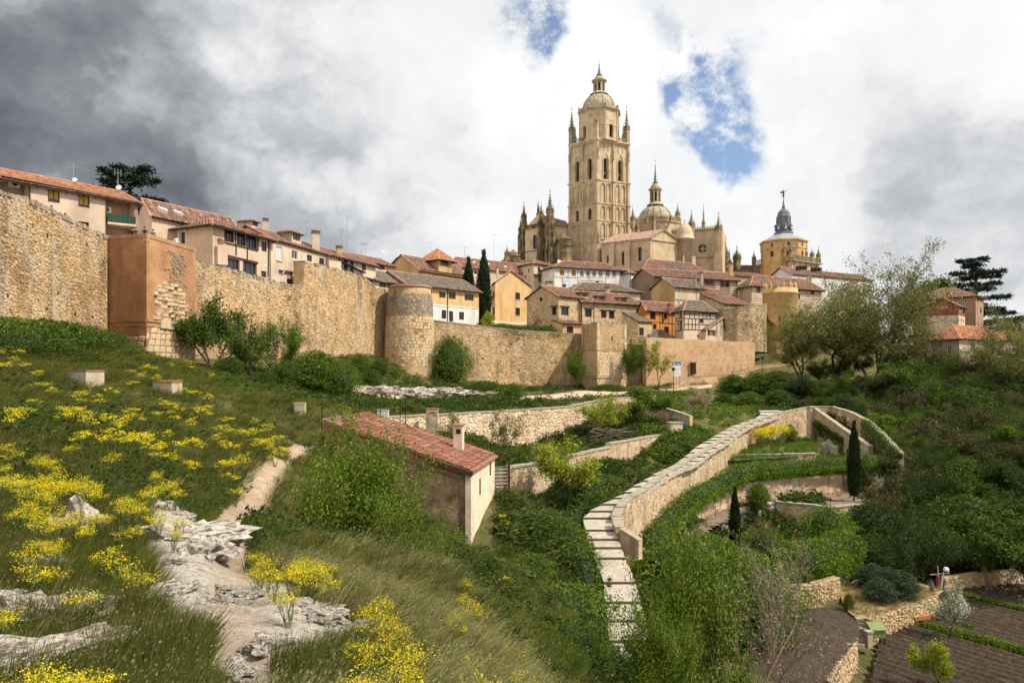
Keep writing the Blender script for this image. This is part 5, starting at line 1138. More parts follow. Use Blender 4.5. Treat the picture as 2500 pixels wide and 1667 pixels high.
def dormer(h, k, x0, x1, ytop, ybot, Y, win='brown'):
 u0, v0 = zpx(k, x0, ytop); u1, v1 = zpx(k, x1, ybot); w = (u1-u0)/F*Y; zt = (VH-v0)/F*Y; zb = (VH-v1)/F*Y; x = ((u0+u1)/2-CX)/F*Y; d = 2.6; rr = min(.75, (zt-zb)*.35); W = h.wall; dv = (h.b-h.c).normalized(); nv = h.nR
 c = Vector((x, Y, zb)); p0 = c-dv*w*.36; p1 = c+dv*w*.36; zz = zt-rr
 U = lambda p, z: Vector((p.x, p.y, z)); mb = MB(); mb.box6([U(p0,zb-.8), U(p1,zb-.8), U(p1-nv*d,zb-.8), U(p0-nv*d,zb-.8), U(p0,zz), U(p1,zz), U(p1-nv*d,zz), U(p0-nv*d,zz)]); o = mb.build('dormer', W, h.root)
 f = MB(); q0, q1 = c-dv*w*.22, c+dv*w*.22; f.box6([U(q0+nv*.03,zb+.05), U(q1+nv*.03,zb+.05), U(q1-nv*.02,zb+.05), U(q0-nv*.02,zb+.05), U(q0+nv*.03,zz-.12), U(q1+nv*.03,zz-.12), U(q1-nv*.02,zz-.12), U(q0-nv*.02,zz-.12)]); f.build('dormer_window', m_glass, o)
 f = MB()
 for t in (-.24, 0, .24): f.obox(U(c+dv*(w*t-.05)+nv*.02, zb), dv*.1, nv*.06, (0,0,zz-zb-.05))
 f.build('dormer_frame', m_bframe, o)
 tb = MB(); e0, e1 = U(c-dv*w*.5+nv*.45, zz-.05), U(c+dv*w*.5+nv*.45, zz-.05); b0, b1 = U(c-dv*w*.5-nv*d, zz-.05), U(c+dv*w*.5-nv*d, zz-.05); r0 = U(c-nv*.5, zt); r1 = U(c-nv*d, zt)
 for p in ((e0,e1,r0,r0), (e1,b1,r1,r0), (b0,e0,r0,r1)): tile_sheet(tb, *p, pitch=.27, rng=h.rng)
 for p in ((e0,e1,r0), (e1,b1,r1,r0), (b0,e0,r0,r1)): tb.poly([q-Vector((0,0,.04)) for q in p])
 tb.build('dormer_roof', h.tile, o)
def skylight(h, k, pts, Y):
 q = [zP(k, x, y, Y+dy) for (x, y, dy) in pts]; mb = MB(); n = (q[1]-q[0]).cross(q[3]-q[0]).normalized()
 if n.z < 0: n = -n
 mb.box6([p-n*.4 for p in q]+[p+n*.14 for p in q]); o = mb.build('skylight', m_wframe, h.root); mb = MB(); c = sum(q, Vector())/4; mb.poly([p.lerp(c,.14)+n*.15 for p in q]); mb.build('skylight_glass', mat('skylight_glass', [(.30,.36,.42),(.42,.48,.55)], .5, rough=.1, spec=.7), o)

h = House('apartment_house', 'long pink apartment house with bright red tiled roof and balcony at far left', (-70,70.2), (336,82.9), depth=9, zb=8, ze=18.6, wall=m_pink, rise=1.9, ov=.55, tile=m_tile_red, pitch=.27)
h.win('R','A',-150,150,214,520,'recess',1.2); h.win('R','A',352,250,440,345,'ochre',.2); h.win('R','A',576,292,660,382,'ochre',.2); h.win('R','A',576,487,655,530,'brown'); h.win('R','A',786,318,985,470,'recess',1.1); h.win('R','A',786,520,985,600,'recess',1.1)
h.done(); b_ = MB(); p, _ = h.at('R','A',784,505,.0); q, _ = h.at('R','A',988,525,.0); n = h.nR; b_.obox(p-n*1.0, q-p, n*1.35, (0,0,.22)); bal = b_.build('balcony', m_crm, h.root)
b_ = MB()
for k in range(22): b_.tube((p+n*.3).lerp(q+n*.3, k/21)+Vector((0,0,.2)), (p+n*.3).lerp(q+n*.3, k/21)+Vector((0,0,1.15)), .02, .02, 4)
b_.bar(p+n*.3+Vector((0,0,1.15)), q+n*.3+Vector((0,0,1.15)), .05); b_.obox(p+n*.27+Vector((0,0,.3)), q-p, n*.01, (0,0,.75)); b_.build('balcony_railing', mat('green_screen', [(.02,.06,.045),(.04,.09,.06)], 3), bal)
for (x0,y0,x1,y1) in ((850,370,915,465),):
 p, _ = h.at('R','A',x0,y1,-1.05); q, _ = h.at('R','A',x1,y1,-1.05); t, _ = h.at('R','A',x0,y0); b_ = MB(); b_.obox(p, q-p, n*.06, (0,0,t.z-p.z)); b_.build('balcony_door', m_shut_o, h.root)
for (x, y) in ((130,225),(810,412)):
 p, _ = h.at('R','A',x,y,-.9); b_ = MB(); b_.box(p, .95, .4, .62, math.atan2((h.b-h.c).y,(h.b-h.c).x)); o = b_.build('air_conditioner', m_wframe, h.root); b_ = MB(); b_.tube(p+n*.205+Vector((0,0,.31)), p+n*.225+Vector((0,0,.31)), .23, .23, 14); b_.build('fan_grille', m_black, o)
h.beam('R','A',0,150,1015,345,.13,mat('gutter_metal',[(.16,.14,.12),(.24,.21,.18)],3,rough=.5),.6,'gutter'); h.beam('R','A',218,200,218,345,.1,m_wood,.1,'drainpipe'); h.beam('R','A',782,310,782,590,.12,m_wood,.12,'drainpipe'); h.block('R','A',988,345,1012,600,.08,m_brkd,'brick_pier')
antenna('A',540,50,195,78,0,'tall TV aerial on the bright red tiled roof at far left'); dish('A',552,178,17,78,'white satellite dish under the tall aerial on red roof')
antenna('A',868,120,235,84,1,'short forked aerial in front of the dark cedar'); dish('A',876,235,20,84,'round satellite dish in front of the dark cedar at left')
h = House('town_house', 'long house with skylights in its worn roof behind the brick tower', (371,99), (580,111.5), (330,103.5), zb=9, ze=20.6, wall=m_pink, rise=2.6, ov=.5); h.done()
for x, y in ((1160,375),(1272,400),(1435,452)): skylight(h, 'A', [(x,y,0),(x+62,y+22,1.2),(x+78,y+40,.3),(x+14,y+18,-.6)], 101+(x-1160)*.022)
h = House('town_house', 'corner house with dark timber window bands above the wall, left of the cream house', (519,98.5), (658,110), (361,104.5), zb=10.5, ze=19.3, wall=m_pink, roof='hip', rise=2.3, ov=.95, tile=m_tile)
for a in ((620,252,692,365),(712,278,788,392),(800,298,876,420)): h.win('R','B',*a,'brown',.3,bars=2)
for a in ((630,497,735,592),(762,520,872,622)): h.win('R','B',*a,'brown',.35,bars=2)
h.win('R','B',910,362,951,437); h.win('R','B',908,595,948,642); h.win('L','A',1322,555,1366,652,'white',.3,bars=0); h.done()
for a in ((617,240,617,370),(700,262,700,380),(793,285,793,415),(880,300,880,430),(620,368,878,432),(618,246,880,300),(705,375,705,468),(795,410,795,505),(620,470,880,530)): h.beam('R','B',*a,.22 if a[1]!=470 else .32,m_bframe,.08)
h.block('L','A',1312,540,1374,556,.06,m_wht,'window_surround'); h.block('L','A',1310,540,1323,660,.06,m_wht,'window_surround'); h.block('L','A',1365,540,1376,660,.06,m_wht,'window_surround'); h.beam('R','B',965,330,960,640,.14,m_wood,.14,'drainpipe')
b_ = MB(); n = h.nR; prof = [(560,545),(535,540),(535,400),(560,385),(585,382),(603,405),(612,470),(618,545)]; pts = [h.at('R','B',x,y,.05)[0] for x, y in prof]; f = [p+n*.5 for p in pts]; b_.poly(f)
for i in range(len(f)): j = (i+1)%len(f); b_.poly([pts[i],pts[j],f[j],f[i]])
b_.build('buttress', m_pink, h.root)
b_ = MB()
for k in range(16):
 t = k/15; 
 if k < 8: a = 1.9-t*2.6; cx_, cy_ = 575, 420; x0, y0 = cx_+28*math.cos(a)*1.0, cy_-45*math.sin(a); x1, y1 = cx_+55*math.cos(a), cy_-88*math.sin(a)
 else: x0, y0, x1, y1 = 606+(k-8)*1.2, 425+(k-8)*18, 630, 425+(k-8)*18
 p, q = h.at('R','B',x0,y0,.06)[0], h.at('R','B',x1,y1,.06)[0]; b_.bar(p, q, .09, .12)
b_.build('brick_fan', m_shedbrick, h.root)
h = House('town_house', 'cream house front rising from the city wall with small odd windows', (661,110.4), (801,126.5), depth=8, zb=11, ze=19.45, wall=m_crm, rise=2.1, ov=.4)
h.win('R','B',1028,398,1075,510,'pale',sill=True); h.win('R','B',1152,430,1200,500,'white'); h.win('R','B',1272,466,1312,516); h.win('R','B',1370,490,1410,546); h.done(); h.chimney('B',920,966,180,265,116,m_pink); h.chimney('B',1310,1376,280,390,124,m_crm); dormer(h,'B',1095,1280,268,350,118.8)
dormer(h,'B',800,912,185,235,112)
b_ = MB(); p, _ = h.at('R','B',1140,520); q, _ = h.at('R','B',1280,530); q = P(729,640,117.6); b_.lathe((q.x,q.y,12), [(1.35,0),(1.35,4.7),(1.5,4.8),(1.45,5.0),(0,5.1)], 20); b_.build('round_bay', m_crm, h.root, True)
antenna('B',740,-160,160,111,2,'tallest aerial mast, over the corner house'); antenna('B',628,60,125,108,1,'small forked aerial left of the tall mast'); antenna('B',1266,200,290,123,1,'forked aerial above the dormer of cream house'); antenna('B',1545,268,395,134,1,'forked aerial beside the grey chimney'); antenna('B',1592,155,450,136,2,'very tall lattice aerial behind the grey chimney'); antenna('B',1708,375,475,150,1,'first of two low aerials above the wall'); antenna('B',1738,372,490,150,1,'second of two low aerials above the wall, the taller')
dish('B',1075,595,20,113,'white satellite dish on the wall below the cream house'); dish('B',980-40,545,12,107,'tiny white floodlight dish under the timber windows')
b_ = House('wall_annex', 'small lean-to on the city wall between plaster buttresses', (681,112.5), (714,115), depth=3, zb=11, ze=14.9, wall=m_pink, roof='monoR', rise=.9, ov=.3); b_.win('R','B',1113,655,1155,697,'hole'); b_.done()
h = House('town_house', 'low house with dark balcony doors above the wall, grey chimney on top', (801,126), (917,140), depth=6.5, zb=11.5, ze=19.5, wall=m_crm, rise=1.6, ov=.7)
for a in ((1563,500,1600,600),(1615,520,1646,607),(1710,540,1741,590)): h.win('R','B',*a,'brown')
h.done(); h.chimney('B',1505,1556,398,450,131,m_stoneh); h.beam('R','B',1525,520,1720,610,.08,m_black,.8,'balcony_rail'); h.beam('R','B',1525,500,1560,590,.12,m_timb,.1)
p, _ = h.at('R','B',1480,600); b_ = MB(); b_.box((p.x,p.y-.6,11.5), 2.6, 1.6, 6.8, .9); b_.build('buttress', m_crm, h.root)
h = House('bay_house', 'narrow white bay with one window hanging over the city wall', (887,132.6), (924,137.8), depth=7, zb=11.3, ze=16.3, wall=m_wht, roof='monoR', rise=1.7, ov=.7, tile=m_tile_grey); h.win('R','B',1757,668,1797,755,'brown',bars=1); h.done()
h = House('wing_house', 'low yellow wing with brown windows behind the round tower', (924,139.5), (995,146.5), depth=8, zb=10, ze=16.6, wall=m_yel, rise=2.4, ov=.6, tile=m_tile_grey)
for a in ((260,500,326,555),(335,505,396,560)): h.win('R','C',*a,'brown',bars=2)
h.done()
b_ = MB(); p = P(927,790,139.2); b_.box((p.x,p.y-.3,P(0,765,139.2).z-1.5), 1.0,.3,1.9,.8); tag(b_.build('wall_hatch', m_black), 'black shutter with white surround in the wall beside the round tower', 'shutter')
h = House('long_house', 'long yellow and white house right of round tower under mossy roof', (990,143.5), (1169,159), depth=10, zb=7.4, ze=16.6, wall=m_yel, rise=2.7, ov=.8, tile=m_tile_grey, low=m_wht, zlow=12.9)
for a in ((735,592,760,660),(832,597,893,655),(922,597,990,665),(1075,618,1160,680)): h.win('R','C',*a,'brown',bars=2)
for a in ((855,772,900,855),(925,782,966,882),(1022,790,1070,865)): h.win('R','C',*a,'brown')
h.done(); h.beam('R','C',910,560,910,880,.16,m_wood,.14,'drainpipe'); h.beam('R','C',735,722,1205,758,.16,m_wht,.1,'string_course'); h.beam('R','C',735,540,1200,590,.12,m_wood,.15,'gutter')
h = House('town_house', 'tall ochre house with blank stained gable behind the long house', (1023,172), (1142,187), (938,178), zb=12, ze=23.0, wall=m_yel2, rise=3.9, ov=.6); h.win('R','C',708,425,762,450,'pale'); h.win('R','C',868,450,915,470,'pale'); h.done(); h.beam('R','C',645,380,1080,445,.14,m_wood,.4,'gutter')
h = House('roof_turret', 'square lookout turret with pyramid roof on the ochre house', (1071,178), (1103,182), (1031,182), zb=19, ze=27.0, wall=m_yel2, roof='hip', rise=2.2, ov=1.1, tile=m_tile_red, cat='turret'); h.win('R','C',845,280,920,345,'brown',bars=3); h.done(); antenna('C',770,115,205,184,0,'leaning aerial behind the lookout turret',-.8)
h = House('town_house', 'small red roofed house peeping over the wall, left of ochre gable', (872,158), (962,168), depth=9, zb=13, ze=23.2, wall=m_pink, rise=2.0, ov=.7); h.win('R','C',245,335,310,385,'brown'); h.done(); dish('C',300,215,13,165,'lone satellite dish on the small red roof')
h = House('town_house', 'distant long roof with skylights left of the yellow gable house', (1128,196), (1285,209), (1100,201), zb=14, ze=27.0, wall=m_pink, rise=2.8, ov=.5); h.win('R','C',1165,400,1195,425,'brown'); h.win('R','C',1565,440,1595,460,'white'); h.done()
for x, y in ((1150,310),(1290,325),(1452,352)): skylight(h, 'C', [(x,y,0),(x+24,y+3,.6),(x+28,y+14,-.2),(x+4,y+11,-.8)], 200+(x-1150)*.02)
antenna('C',1075,160,300,205,2,'slim aerial behind the left cypress'); antenna('C',1357,40,330,212,0,'tall guyed aerial behind the right cypress')
h = House('gable_house', 'plain yellow house with steep gable beside tall cypress', (1209,176), (1297,186), (1201,184), zb=6.5, ze=20.6, wall=m_yel, roof='ridgeL', rise=3.2, ov=.35, mid=.42)
for a in ((1562,605,1606,672),(1562,750,1606,823)): h.win('R','C',*a,'brown',sill=True)
for a in ((1344,455,1362,520),(1344,595,1362,665),(1344,745,1362,812)): h.win('L','C',*a,'brown')
h.done(); h.chimney('C',1378,1402,362,420,180,m_crm); h.chimney('C',1195,1215,375,420,190,m_shedbrick)
h = House('town_house', 'narrow beige house with balcony left of white arcaded house', (1303,204), (1353,210), (1266,209.5), zb=15, ze=29.0, wall=m_crm, roof='hip', rise=1.5, ov=.5)
for a, s_ in (((390,893,416,938),'brown'),((447,897,490,972),'brown'),((400,1005,431,1050),'brown'),((450,1010,488,1076),'brown'),((505,1012,546,1060),'brown')): h.win('R','D',*a,s_)
h.win('L','D',292,905,305,950); h.win('L','D',258,975,270,1000); h.done(); h.block('R','D',350,975,556,988,.5,m_wood,'balcony_ledge')
h = House('arcaded_house', 'white house with row of seven small arched windows', (1353.5,198), (1535,207), depth=11, zb=13, ze=27.3, wall=m_wht, roof='hip', rise=2.5, ov=.7)
for xc in (843,906,970,1036,1110,1176,1249): h.win('R','D',xc-18,927,xc+18,986,'white',.3,arch=True)
for a in ((615,918,660,976),(737,922,780,983)): h.win('R','D',*a,'wood')
h.win('R','D',640,1065,680,1122,'green'); h.win('R','D',750,1070,785,1110,'brown'); h.win('R','D',985,1035,1018,1062,'brown'); h.done()
for a in ((565,990,800,1000),(640,1000,650,1060),(700,920,703,1000),(800,905,806,1080),(690,985,690,1000),(812,1025,1060,1035),(850,1035,850,1062),(940,1035,940,1062),(1060,1035,1060,1065),(1090,905,1088,1080),(812,1040,835,1075)): h.beam('R','D',*a,.14,mat('grey_timber',[(.22,.19,.16),(.34,.30,.26)],3),.06)
for xc in (843,906,970,1036,1110,1176,1249): h.block('R','D',xc-24,986,xc+24,991,.14,m_wht,'sill')
dish('D',610,835,22,203,'large white dish on the roof ridge left of the white house'); antenna('D',865,825,880,203,2,'stub pipe on the white house roof'); antenna('D',600,730,830,206,1,'forked aerial above the large dish')
h = House('annex_house', 'white side wing at the right end of the arcaded house', (1536,205), (1550,207), depth=7, zb=13, ze=26.6, wall=m_wht, roof='hip', rise=.9, ov=.5); h.win('R','D',1332,980,1345,1045,'brown'); h.done()
h = House('orange_palace', 'large orange and ochre house with broad hipped roof below the cathedral', (1572,214), (1728,226), (1541,222), zb=14, ze=29.2, wall=m_org, roof='hip', rise=3.2, ov=1.3, low=m_yel2, zlow=24.4)
for a in ((1535,905,1578,943),(1605,907,1647,945),(1673,910,1717,947),(1768,912,1786,933),(1800,912,1818,933),(1832,912,1850,933),(1900,917,1945,938),(1968,920,2010,940),(2035,922,2080,943),(1535,1000,1580,1042)): h.win('R','D',*a,'brown')
for a in ((1430,918,1449,955),(1432,1015,1449,1062)): h.win('L','D',*a,'brown')
h.done(); h.block('R','D',1480,945,1502,1100,.12,m_coping,'quoin')
h = House('banded_house', 'brown house with pale stone quoins under a long flat roof', (1596,196), (1802,206), depth=11, zb=8, ze=24.6, wall=m_brn, rise=2.5, ov=.9)
for a in ((75,918,108,946),(118,920,152,950),(220,926,254,972),(262,928,297,974)): h.win('R','G',*a,'brown',.3,bars=1)
h.done()
for y in (918,940,962,985,1008,1030): h.block('R','G',165+(y%3)*4,y,216,y+15,.07,m_crm,'quoin'); h.block('R','G',308,y+4,362+(y%4)*3,y+19,.07,m_crm,'quoin')
h.chimney('D',2048,2086,945,1040,196,m_coping); h.chimney('D',1997,2020,1000,1045,190,m_coping)
h = House('banded_house', 'white and grey striped house behind the crenellated tower', (1832.6,199), (2006,212), (1803,206), zb=6, ze=22.8, wall=m_crm, roof='hip', rise=2.8, ov=1.0)
for a in ((548,962,586,1022),(690,968,720,1010),(918,990,946,1080),(1040,1003,1076,1042)): h.win('R','G',*a,'brown',.3)
h.done()
for k, y in enumerate(range(955,1130,24)):
 h.beam('R','G',500,y,1135,y+(985-940)*.95,.10,m_brn,.05,'stripe'); h.beam('L','G',388,y-30,492,y-8,.10,m_brn,.05,'stripe')
h.block('R','G',497,945,505,1100,.06,m_brn,'quoin')
h = House('stone_house', 'gabled rubble stone house with timber lintels left of the dormers', (1363.6,166), (1421,171), (1286,172), zb=4.5, ze=16.3, wall=m_stoneh, rise=2.5, ov=.55)
h.win('R','F',463,545,538,628,'brown',.35,lintel=True); h.win('L','F',368,545,412,625,'brown',.35,lintel=True); h.win('L','F',238,420,271,486,'brown',.3); h.win('L','F',360,735,440,800,'hole',.6,lintel=True); h.done(); h.chimney('F',303,372,285,365,171,m_stoneh)
h = House('lean_to', 'small peach lean-to with tiled canopy at the foot of the stone house', (1374,163), (1421.5,165.8), depth=4, zb=4.5, ze=9.9, wall=plaster('peach_render',(.60,.38,.22)), roof='monoR', rise=1.0, ov=.5); h.win('R','F',520,742,586,815,'brown',.25,bars=2); h.done()
h = House('stone_house', 'wide stone house with three tiled dormers behind the square tower', (1421,170), (1557.6,178.5), depth=9, zb=4.5, ze=15.5, wall=m_stoneh, rise=2.7, ov=.7)
for a in ((707,565,776,645),(872,582,926,655),(953,585,1009,662),(1097,598,1124,670),(1147,602,1179,674)): h.win('R','F',*a,'brown',.35,lintel=True)
h.done(); dormer(h,'F',640,770,372,440,171.6); dormer(h,'F',810,948,405,478,173.9); dormer(h,'F',1040,1170,425,490,176.5); h.chimney('F',912,962,335,440,180,m_coping); h.beam('R','F',672,470,672,720,.14,m_wood,.14,'drainpipe'); h.beam('R','F',797,490,797,705,.12,m_wood,.12,'drainpipe')
h = House('town_house', 'cream house with ribbed grey roof behind the stone dormers', (1400,188), (1563,195), depth=10, zb=9, ze=20.1, wall=m_crm, roof='hip', rise=2.4, ov=.6, tile=m_tile_grey)
for a in ((867,390,908,422),(962,392,994,430),(1045,397,1088,432),(1177,400,1218,456)): h.win('R','F',*a,'pale' if a[0] in (1045,1177) else 'white')
h.done()
h = House('ochre_house', 'tall ochre house with blank gable and row of pale shutters', (1647,183), (1721,188), (1590,188.5), zb=6, ze=20.3, wall=m_yel2, rise=2.4, ov=.6, tile=m_tile_grey)
for a in ((1635,347,1666,400),(1685,347,1714,400),(1785,350,1813,405),(1898,345,1929,400),(1630,470,1661,515),(1685,470,1713,518)): h.win('R','F',*a,'pale',.2,bars=0)
h.done(); h.block('R','F',1627,408,1930,465,.06,m_crm,'balcony_band'); h.beam('R','F',1845,330,1845,480,.12,m_wood,.12,'drainpipe'); h.chimney('F',1828,1852,245,295,186,m_coping)
h = House('ochre_wing', 'low ochre gable wing at the left foot of the ochre house', (1546,181), (1594,185), depth=8, zb=6, ze=16.0, wall=m_yel2, roof='monoR', rise=1.8, ov=.4, tile=m_tile_grey); h.done()
h = House('ochre_wing', 'ochre rear wing with sloping roof right of the ochre house', (1721,186.5), (1780,191), depth=8, zb=6, ze=18.6, wall=m_yel2, rise=2.0, ov=.4); h.done()
h = House('low_house', 'low tiled building above the curved bastion wall', (1768,180), (1842,185), depth=7, zb=8, ze=15.7, wall=m_stoneh, roof='monoR', rise=2.6, ov=.4); h.win('R','G',345,1128,380,1150,'brown'); h.done()
h = House('orange_house', 'small bright orange house with brown timbers', (1576.7,172), (1651,178), (1557,176), zb=1, ze=13.8, wall=m_org2, rise=2.0, ov=.6)
for a in ((1375,580,1431,672),(1518,612,1551,670),(1403,718,1440,772),(1518,745,1566,818)): h.win('R','F',*a,'brown',.3,bars=1)
h.done(); h.chimney('F',1553,1588,510,560,175,m_shedbrick)
for a in ((1340,560,1640,585),(1475,590,1475,830),(1345,690,1640,720),(1500,600,1500,720),(1565,610,1565,720),(1600,610,1600,860)): h.beam('R','F',*a,.16)
h = House('timbered_house', 'half-timbered white house with dark beam grid', (1669.5,167), (1746,172.5), (1647.6,172), zb=.5, ze=13.5, wall=m_crm, roof='hip', rise=2.2, ov=.7, tile=m_tile_grey)
for a in ((1912,568,1949,607),(1993,570,2026,609),(1880,665,1923,709),(1855,828,1873,853)): h.win('R','F',*a,'brown')
for a in ((1672,570,1700,660),(1670,690,1700,782)): h.win('L','F',*a,'brown',.5)
for a in ((1648,575,1661,625),(1652,700,1664,742)): h.win('L','F',*a,'brown')
h.done()
for y in (568,612,660,720,775): h.beam('R','F',1722,y,2040,y+6,.17)
for x in (1725,1780,1830,1877,1915,1955,1990): h.beam('R','F',x,565,x,660,.15)
for x in (1725,1765,1805,1840,1875): h.beam('R','F',x,662,x,778,.15)
h.beam('R','F',1955,610,1990,640,.15); h.beam('R','F',1877,565,1877,880,.14,m_coping,.12,'drainpipe')
for y in (560,665,690,790): h.beam('L','F',1632,y,1716,y-6,.16)
h = House('porch_house', 'tiny timber porch house with slanting roof against the bastion', (1722,169.5), (1770,173.5), depth=5, zb=.5, ze=8.9, wall=m_crm, roof='ridgeL', rise=3.0, ov=.45, tile=m_tile_grey, mid=.9); h.win('R','F',1965,705,2050,838,'hole',.8); h.done()
for a in ((1940,760,1940,850),(2058,700,2058,860),(2100,680,2100,840),(2120,740,2120,840),(2100,745,2145,745)): h.beam('R','F',*a,.14)
h = House('ruined_house', 'small grey plastered ruin with lichen roof right of stone house', (1558,167), (1592,170), depth=5, zb=3, ze=10.6, wall=m_stoneh, roof='monoR', rise=2.4, ov=.35, tile=m_tile_grey); h.win('R','F',1262,755,1310,835,'hole',.3); h.done()
h = House('low_shed', 'low lichen tiled roof just above the peach wall', (1593,167.5), (1646,170), depth=4.5, zb=3, ze=6.7, wall=m_stoneh, roof='monoR', rise=2.2, ov=.4, tile=m_tile_grey, cat='shed'); h.done()
h = House('white_hall', 'long white hall below the slate spire', (1981,226), (2130,240), depth=12, zb=-6, ze=28.4, wall=m_wht, rise=2.6, ov=.4, cat='building', pitch=.34); h.done(); h.beam('R','G',1172,875,1172,1000,.12,m_coping,.12,'drainpipe')
h = House('white_hall', 'smaller white gabled building with three little windows beside the long hall', (1933,221), (1968,224), (1880,228), zb=10, ze=28.2, wall=m_wht, rise=2.4, ov=.4, cat='building')
for a in ((898,848,915,866),(922,850,951,868),(957,853,973,868)): h.win('R','G',*a,'brown')
h.win('R','G',922,888,950,910,'brown',arch=True); h.done()
for k, x in enumerate((955,1090)):
 p = zP('G',x,800+k*15,226+k*6); o = thing('ventilator', ('black roof ventilator box left on the white hall', 'black roof ventilator box right on the white hall')[k], 'ventilator', tuple(p)); b_ = MB()
 for j in range(3): b_.box((p.x-1+j*1.1,p.y,p.z-.5), .9,.9,1.1,.4)
 b_.build('housing', m_black, o)
h = House('church_annex', 'long low ochre chapel range behind the banded houses', (1727,228), (1872,234), depth=10, zb=14, ze=28.8, wall=mat('chapel_stone',[(.44,.31,.16),(.56,.42,.24)],.6,bump=.3), rise=1.7, ov=.4, cat='building'); h.win('R','G',650,830,680,880,'hole',arch=True); h.done(); h.chimney('G',288,332,755,860,216,m_yel2)
h = House('brick_mansion', 'brick mansion in front of the dark cedar at right', (2382,178), (2401,187), (2228,190), zb=-2, ze=17.6, wall=m_brkd, roof='hip', rise=2.8, ov=.6, pitch=.3)
for a in ((1375,430,1406,452),(1532,422,1566,473),(1525,510,1561,562)): h.win('L','H',*a,'white')
for a in ((1655,430,1667,462),(1677,430,1689,462),(1680,515,1690,560)): h.win('R','H',*a,'brown')
h.done(); antenna('H',1438,275,360,186,2,'pole aerial on the brick mansion roof')
h = House('red_cottage', 'small house with dark red gable in front of the brick mansion', (2340,168), (2356,174), (2264,171), zb=-2, ze=14.3, wall=mat('red_boards',[(.20,.05,.025),(.30,.08,.04)],1.0,stretch=(1,1,5)), rise=1.8, ov=.6, low=m_crm, zlow=12.0); h.win('L','H',1345,485,1406,520,'white'); h.win('R','H',1508,520,1550,560,'brown'); h.done()
h = House('stuccoed_house', 'pale house with tall white window surrounds half hidden by trees at right', (2341.6,146), (2450,157), (2275,151), zb=-10, ze=6.3, wall=m_pink, roof='hip', rise=2.4, ov=.7, tile=m_tile_red)
for a in ((1405,825,1438,907),(1410,745,1436,782),(1420,950,1441,1002),(1330,790,1360,850),(1330,900,1360,960)): h.win('L','H',*a,'white')
for a in ((1600,800,1640,880),(1730,800,1770,880),(1730,930,1770,1010)): h.win('R','H',*a,'white')
h.done()
h = House('stuccoed_house', 'house end glimpsed between trees at the right edge', (2450,150), (2560,160), depth=9, zb=-10, ze=5.8, wall=m_pink, roof='hip', rise=2.2, ov=.6, tile=m_tile_red); h.win('R','H',1900,880,1940,960,'white'); h.done()
mb = MB(); pts = [(w[0], w[1], w[2]-2.2) for w in W_left[:-1]]+[(w[0], w[1], w[2]-2.2) for w in W_mid if True]+[(w[0], w[1], w[2]-1.6) for w in W_2[1:]]+[(w[0], w[1], w[2]-1.6) for w in W_4]+[(w[0], w[1], w[2]-3) for w in W_c[-2:]]+[(75,185,4),(110,190,0),(160,195,-6)]
pts = [(x+(-1.0 if y < 120 else 0), y+(.9 if y >= 120 else 0), z) for x, y, z in pts]
for a, b in zip(pts[:-1], pts[1:]):
 def back(p, f): return Vector((p[0]*(1+f*.5)-(20*f if p[1] < 135 else 0), p[1]+f*120, p[2]+(min(20, 34-p[2]))*min(1,f*1.05)*(1 if p[0] < 70 else .1)))
 for f0, f1 in ((0,.4),(.4,.8),(.8,1.2)): mb.poly([back(a,f0), back(b,f0), back(b,f1), back(a,f1)])
tag(mb.build('town_ground', m_dirt), kind='structure')
# ------------------------------------------------------------------ cathedral
m_cath = mat('cathedral_stone', [(.42,.31,.18), (.56,.43,.27), (.64,.52,.35)], .35, bump=.3, bscale=3, brick=(1.1,.55,(.42,.31,.19),.012), stain=((.32,.22,.12), .45, .12), streak=((.18,.13,.08), .45, .35))
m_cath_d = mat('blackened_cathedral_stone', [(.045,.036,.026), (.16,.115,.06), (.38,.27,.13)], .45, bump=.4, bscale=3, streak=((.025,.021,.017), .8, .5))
m_pinn = mat('pinnacle_stone', [(.14,.105,.06), (.30,.23,.13), (.42,.33,.2)], 1.2, bump=.5, bscale=5, island=.4)
m_dome = mat('dome_stone', [(.26,.22,.14), (.38,.32,.21), (.48,.42,.30)], .6, bump=.4, bscale=5, streak=((.15,.13,.1), .5, .6))
m_slate = mat('slate_roof', [(.055,.06,.068), (.11,.12,.13), (.18,.19,.21)], 2.5, rough=.45, spec=.5, stretch=(1,1,3), island=.0)
m_copper = mat('banded_metal_roof', [(.34,.16,.10), (.46,.27,.19), (.56,.44,.36)], .8, stretch=(2.5,.3,.3), rough=.6)
cath = thing('cathedral', 'huge late gothic cathedral with domed bell tower, crowning the town', 'cathedral', tuple(P(1458,690,250)))
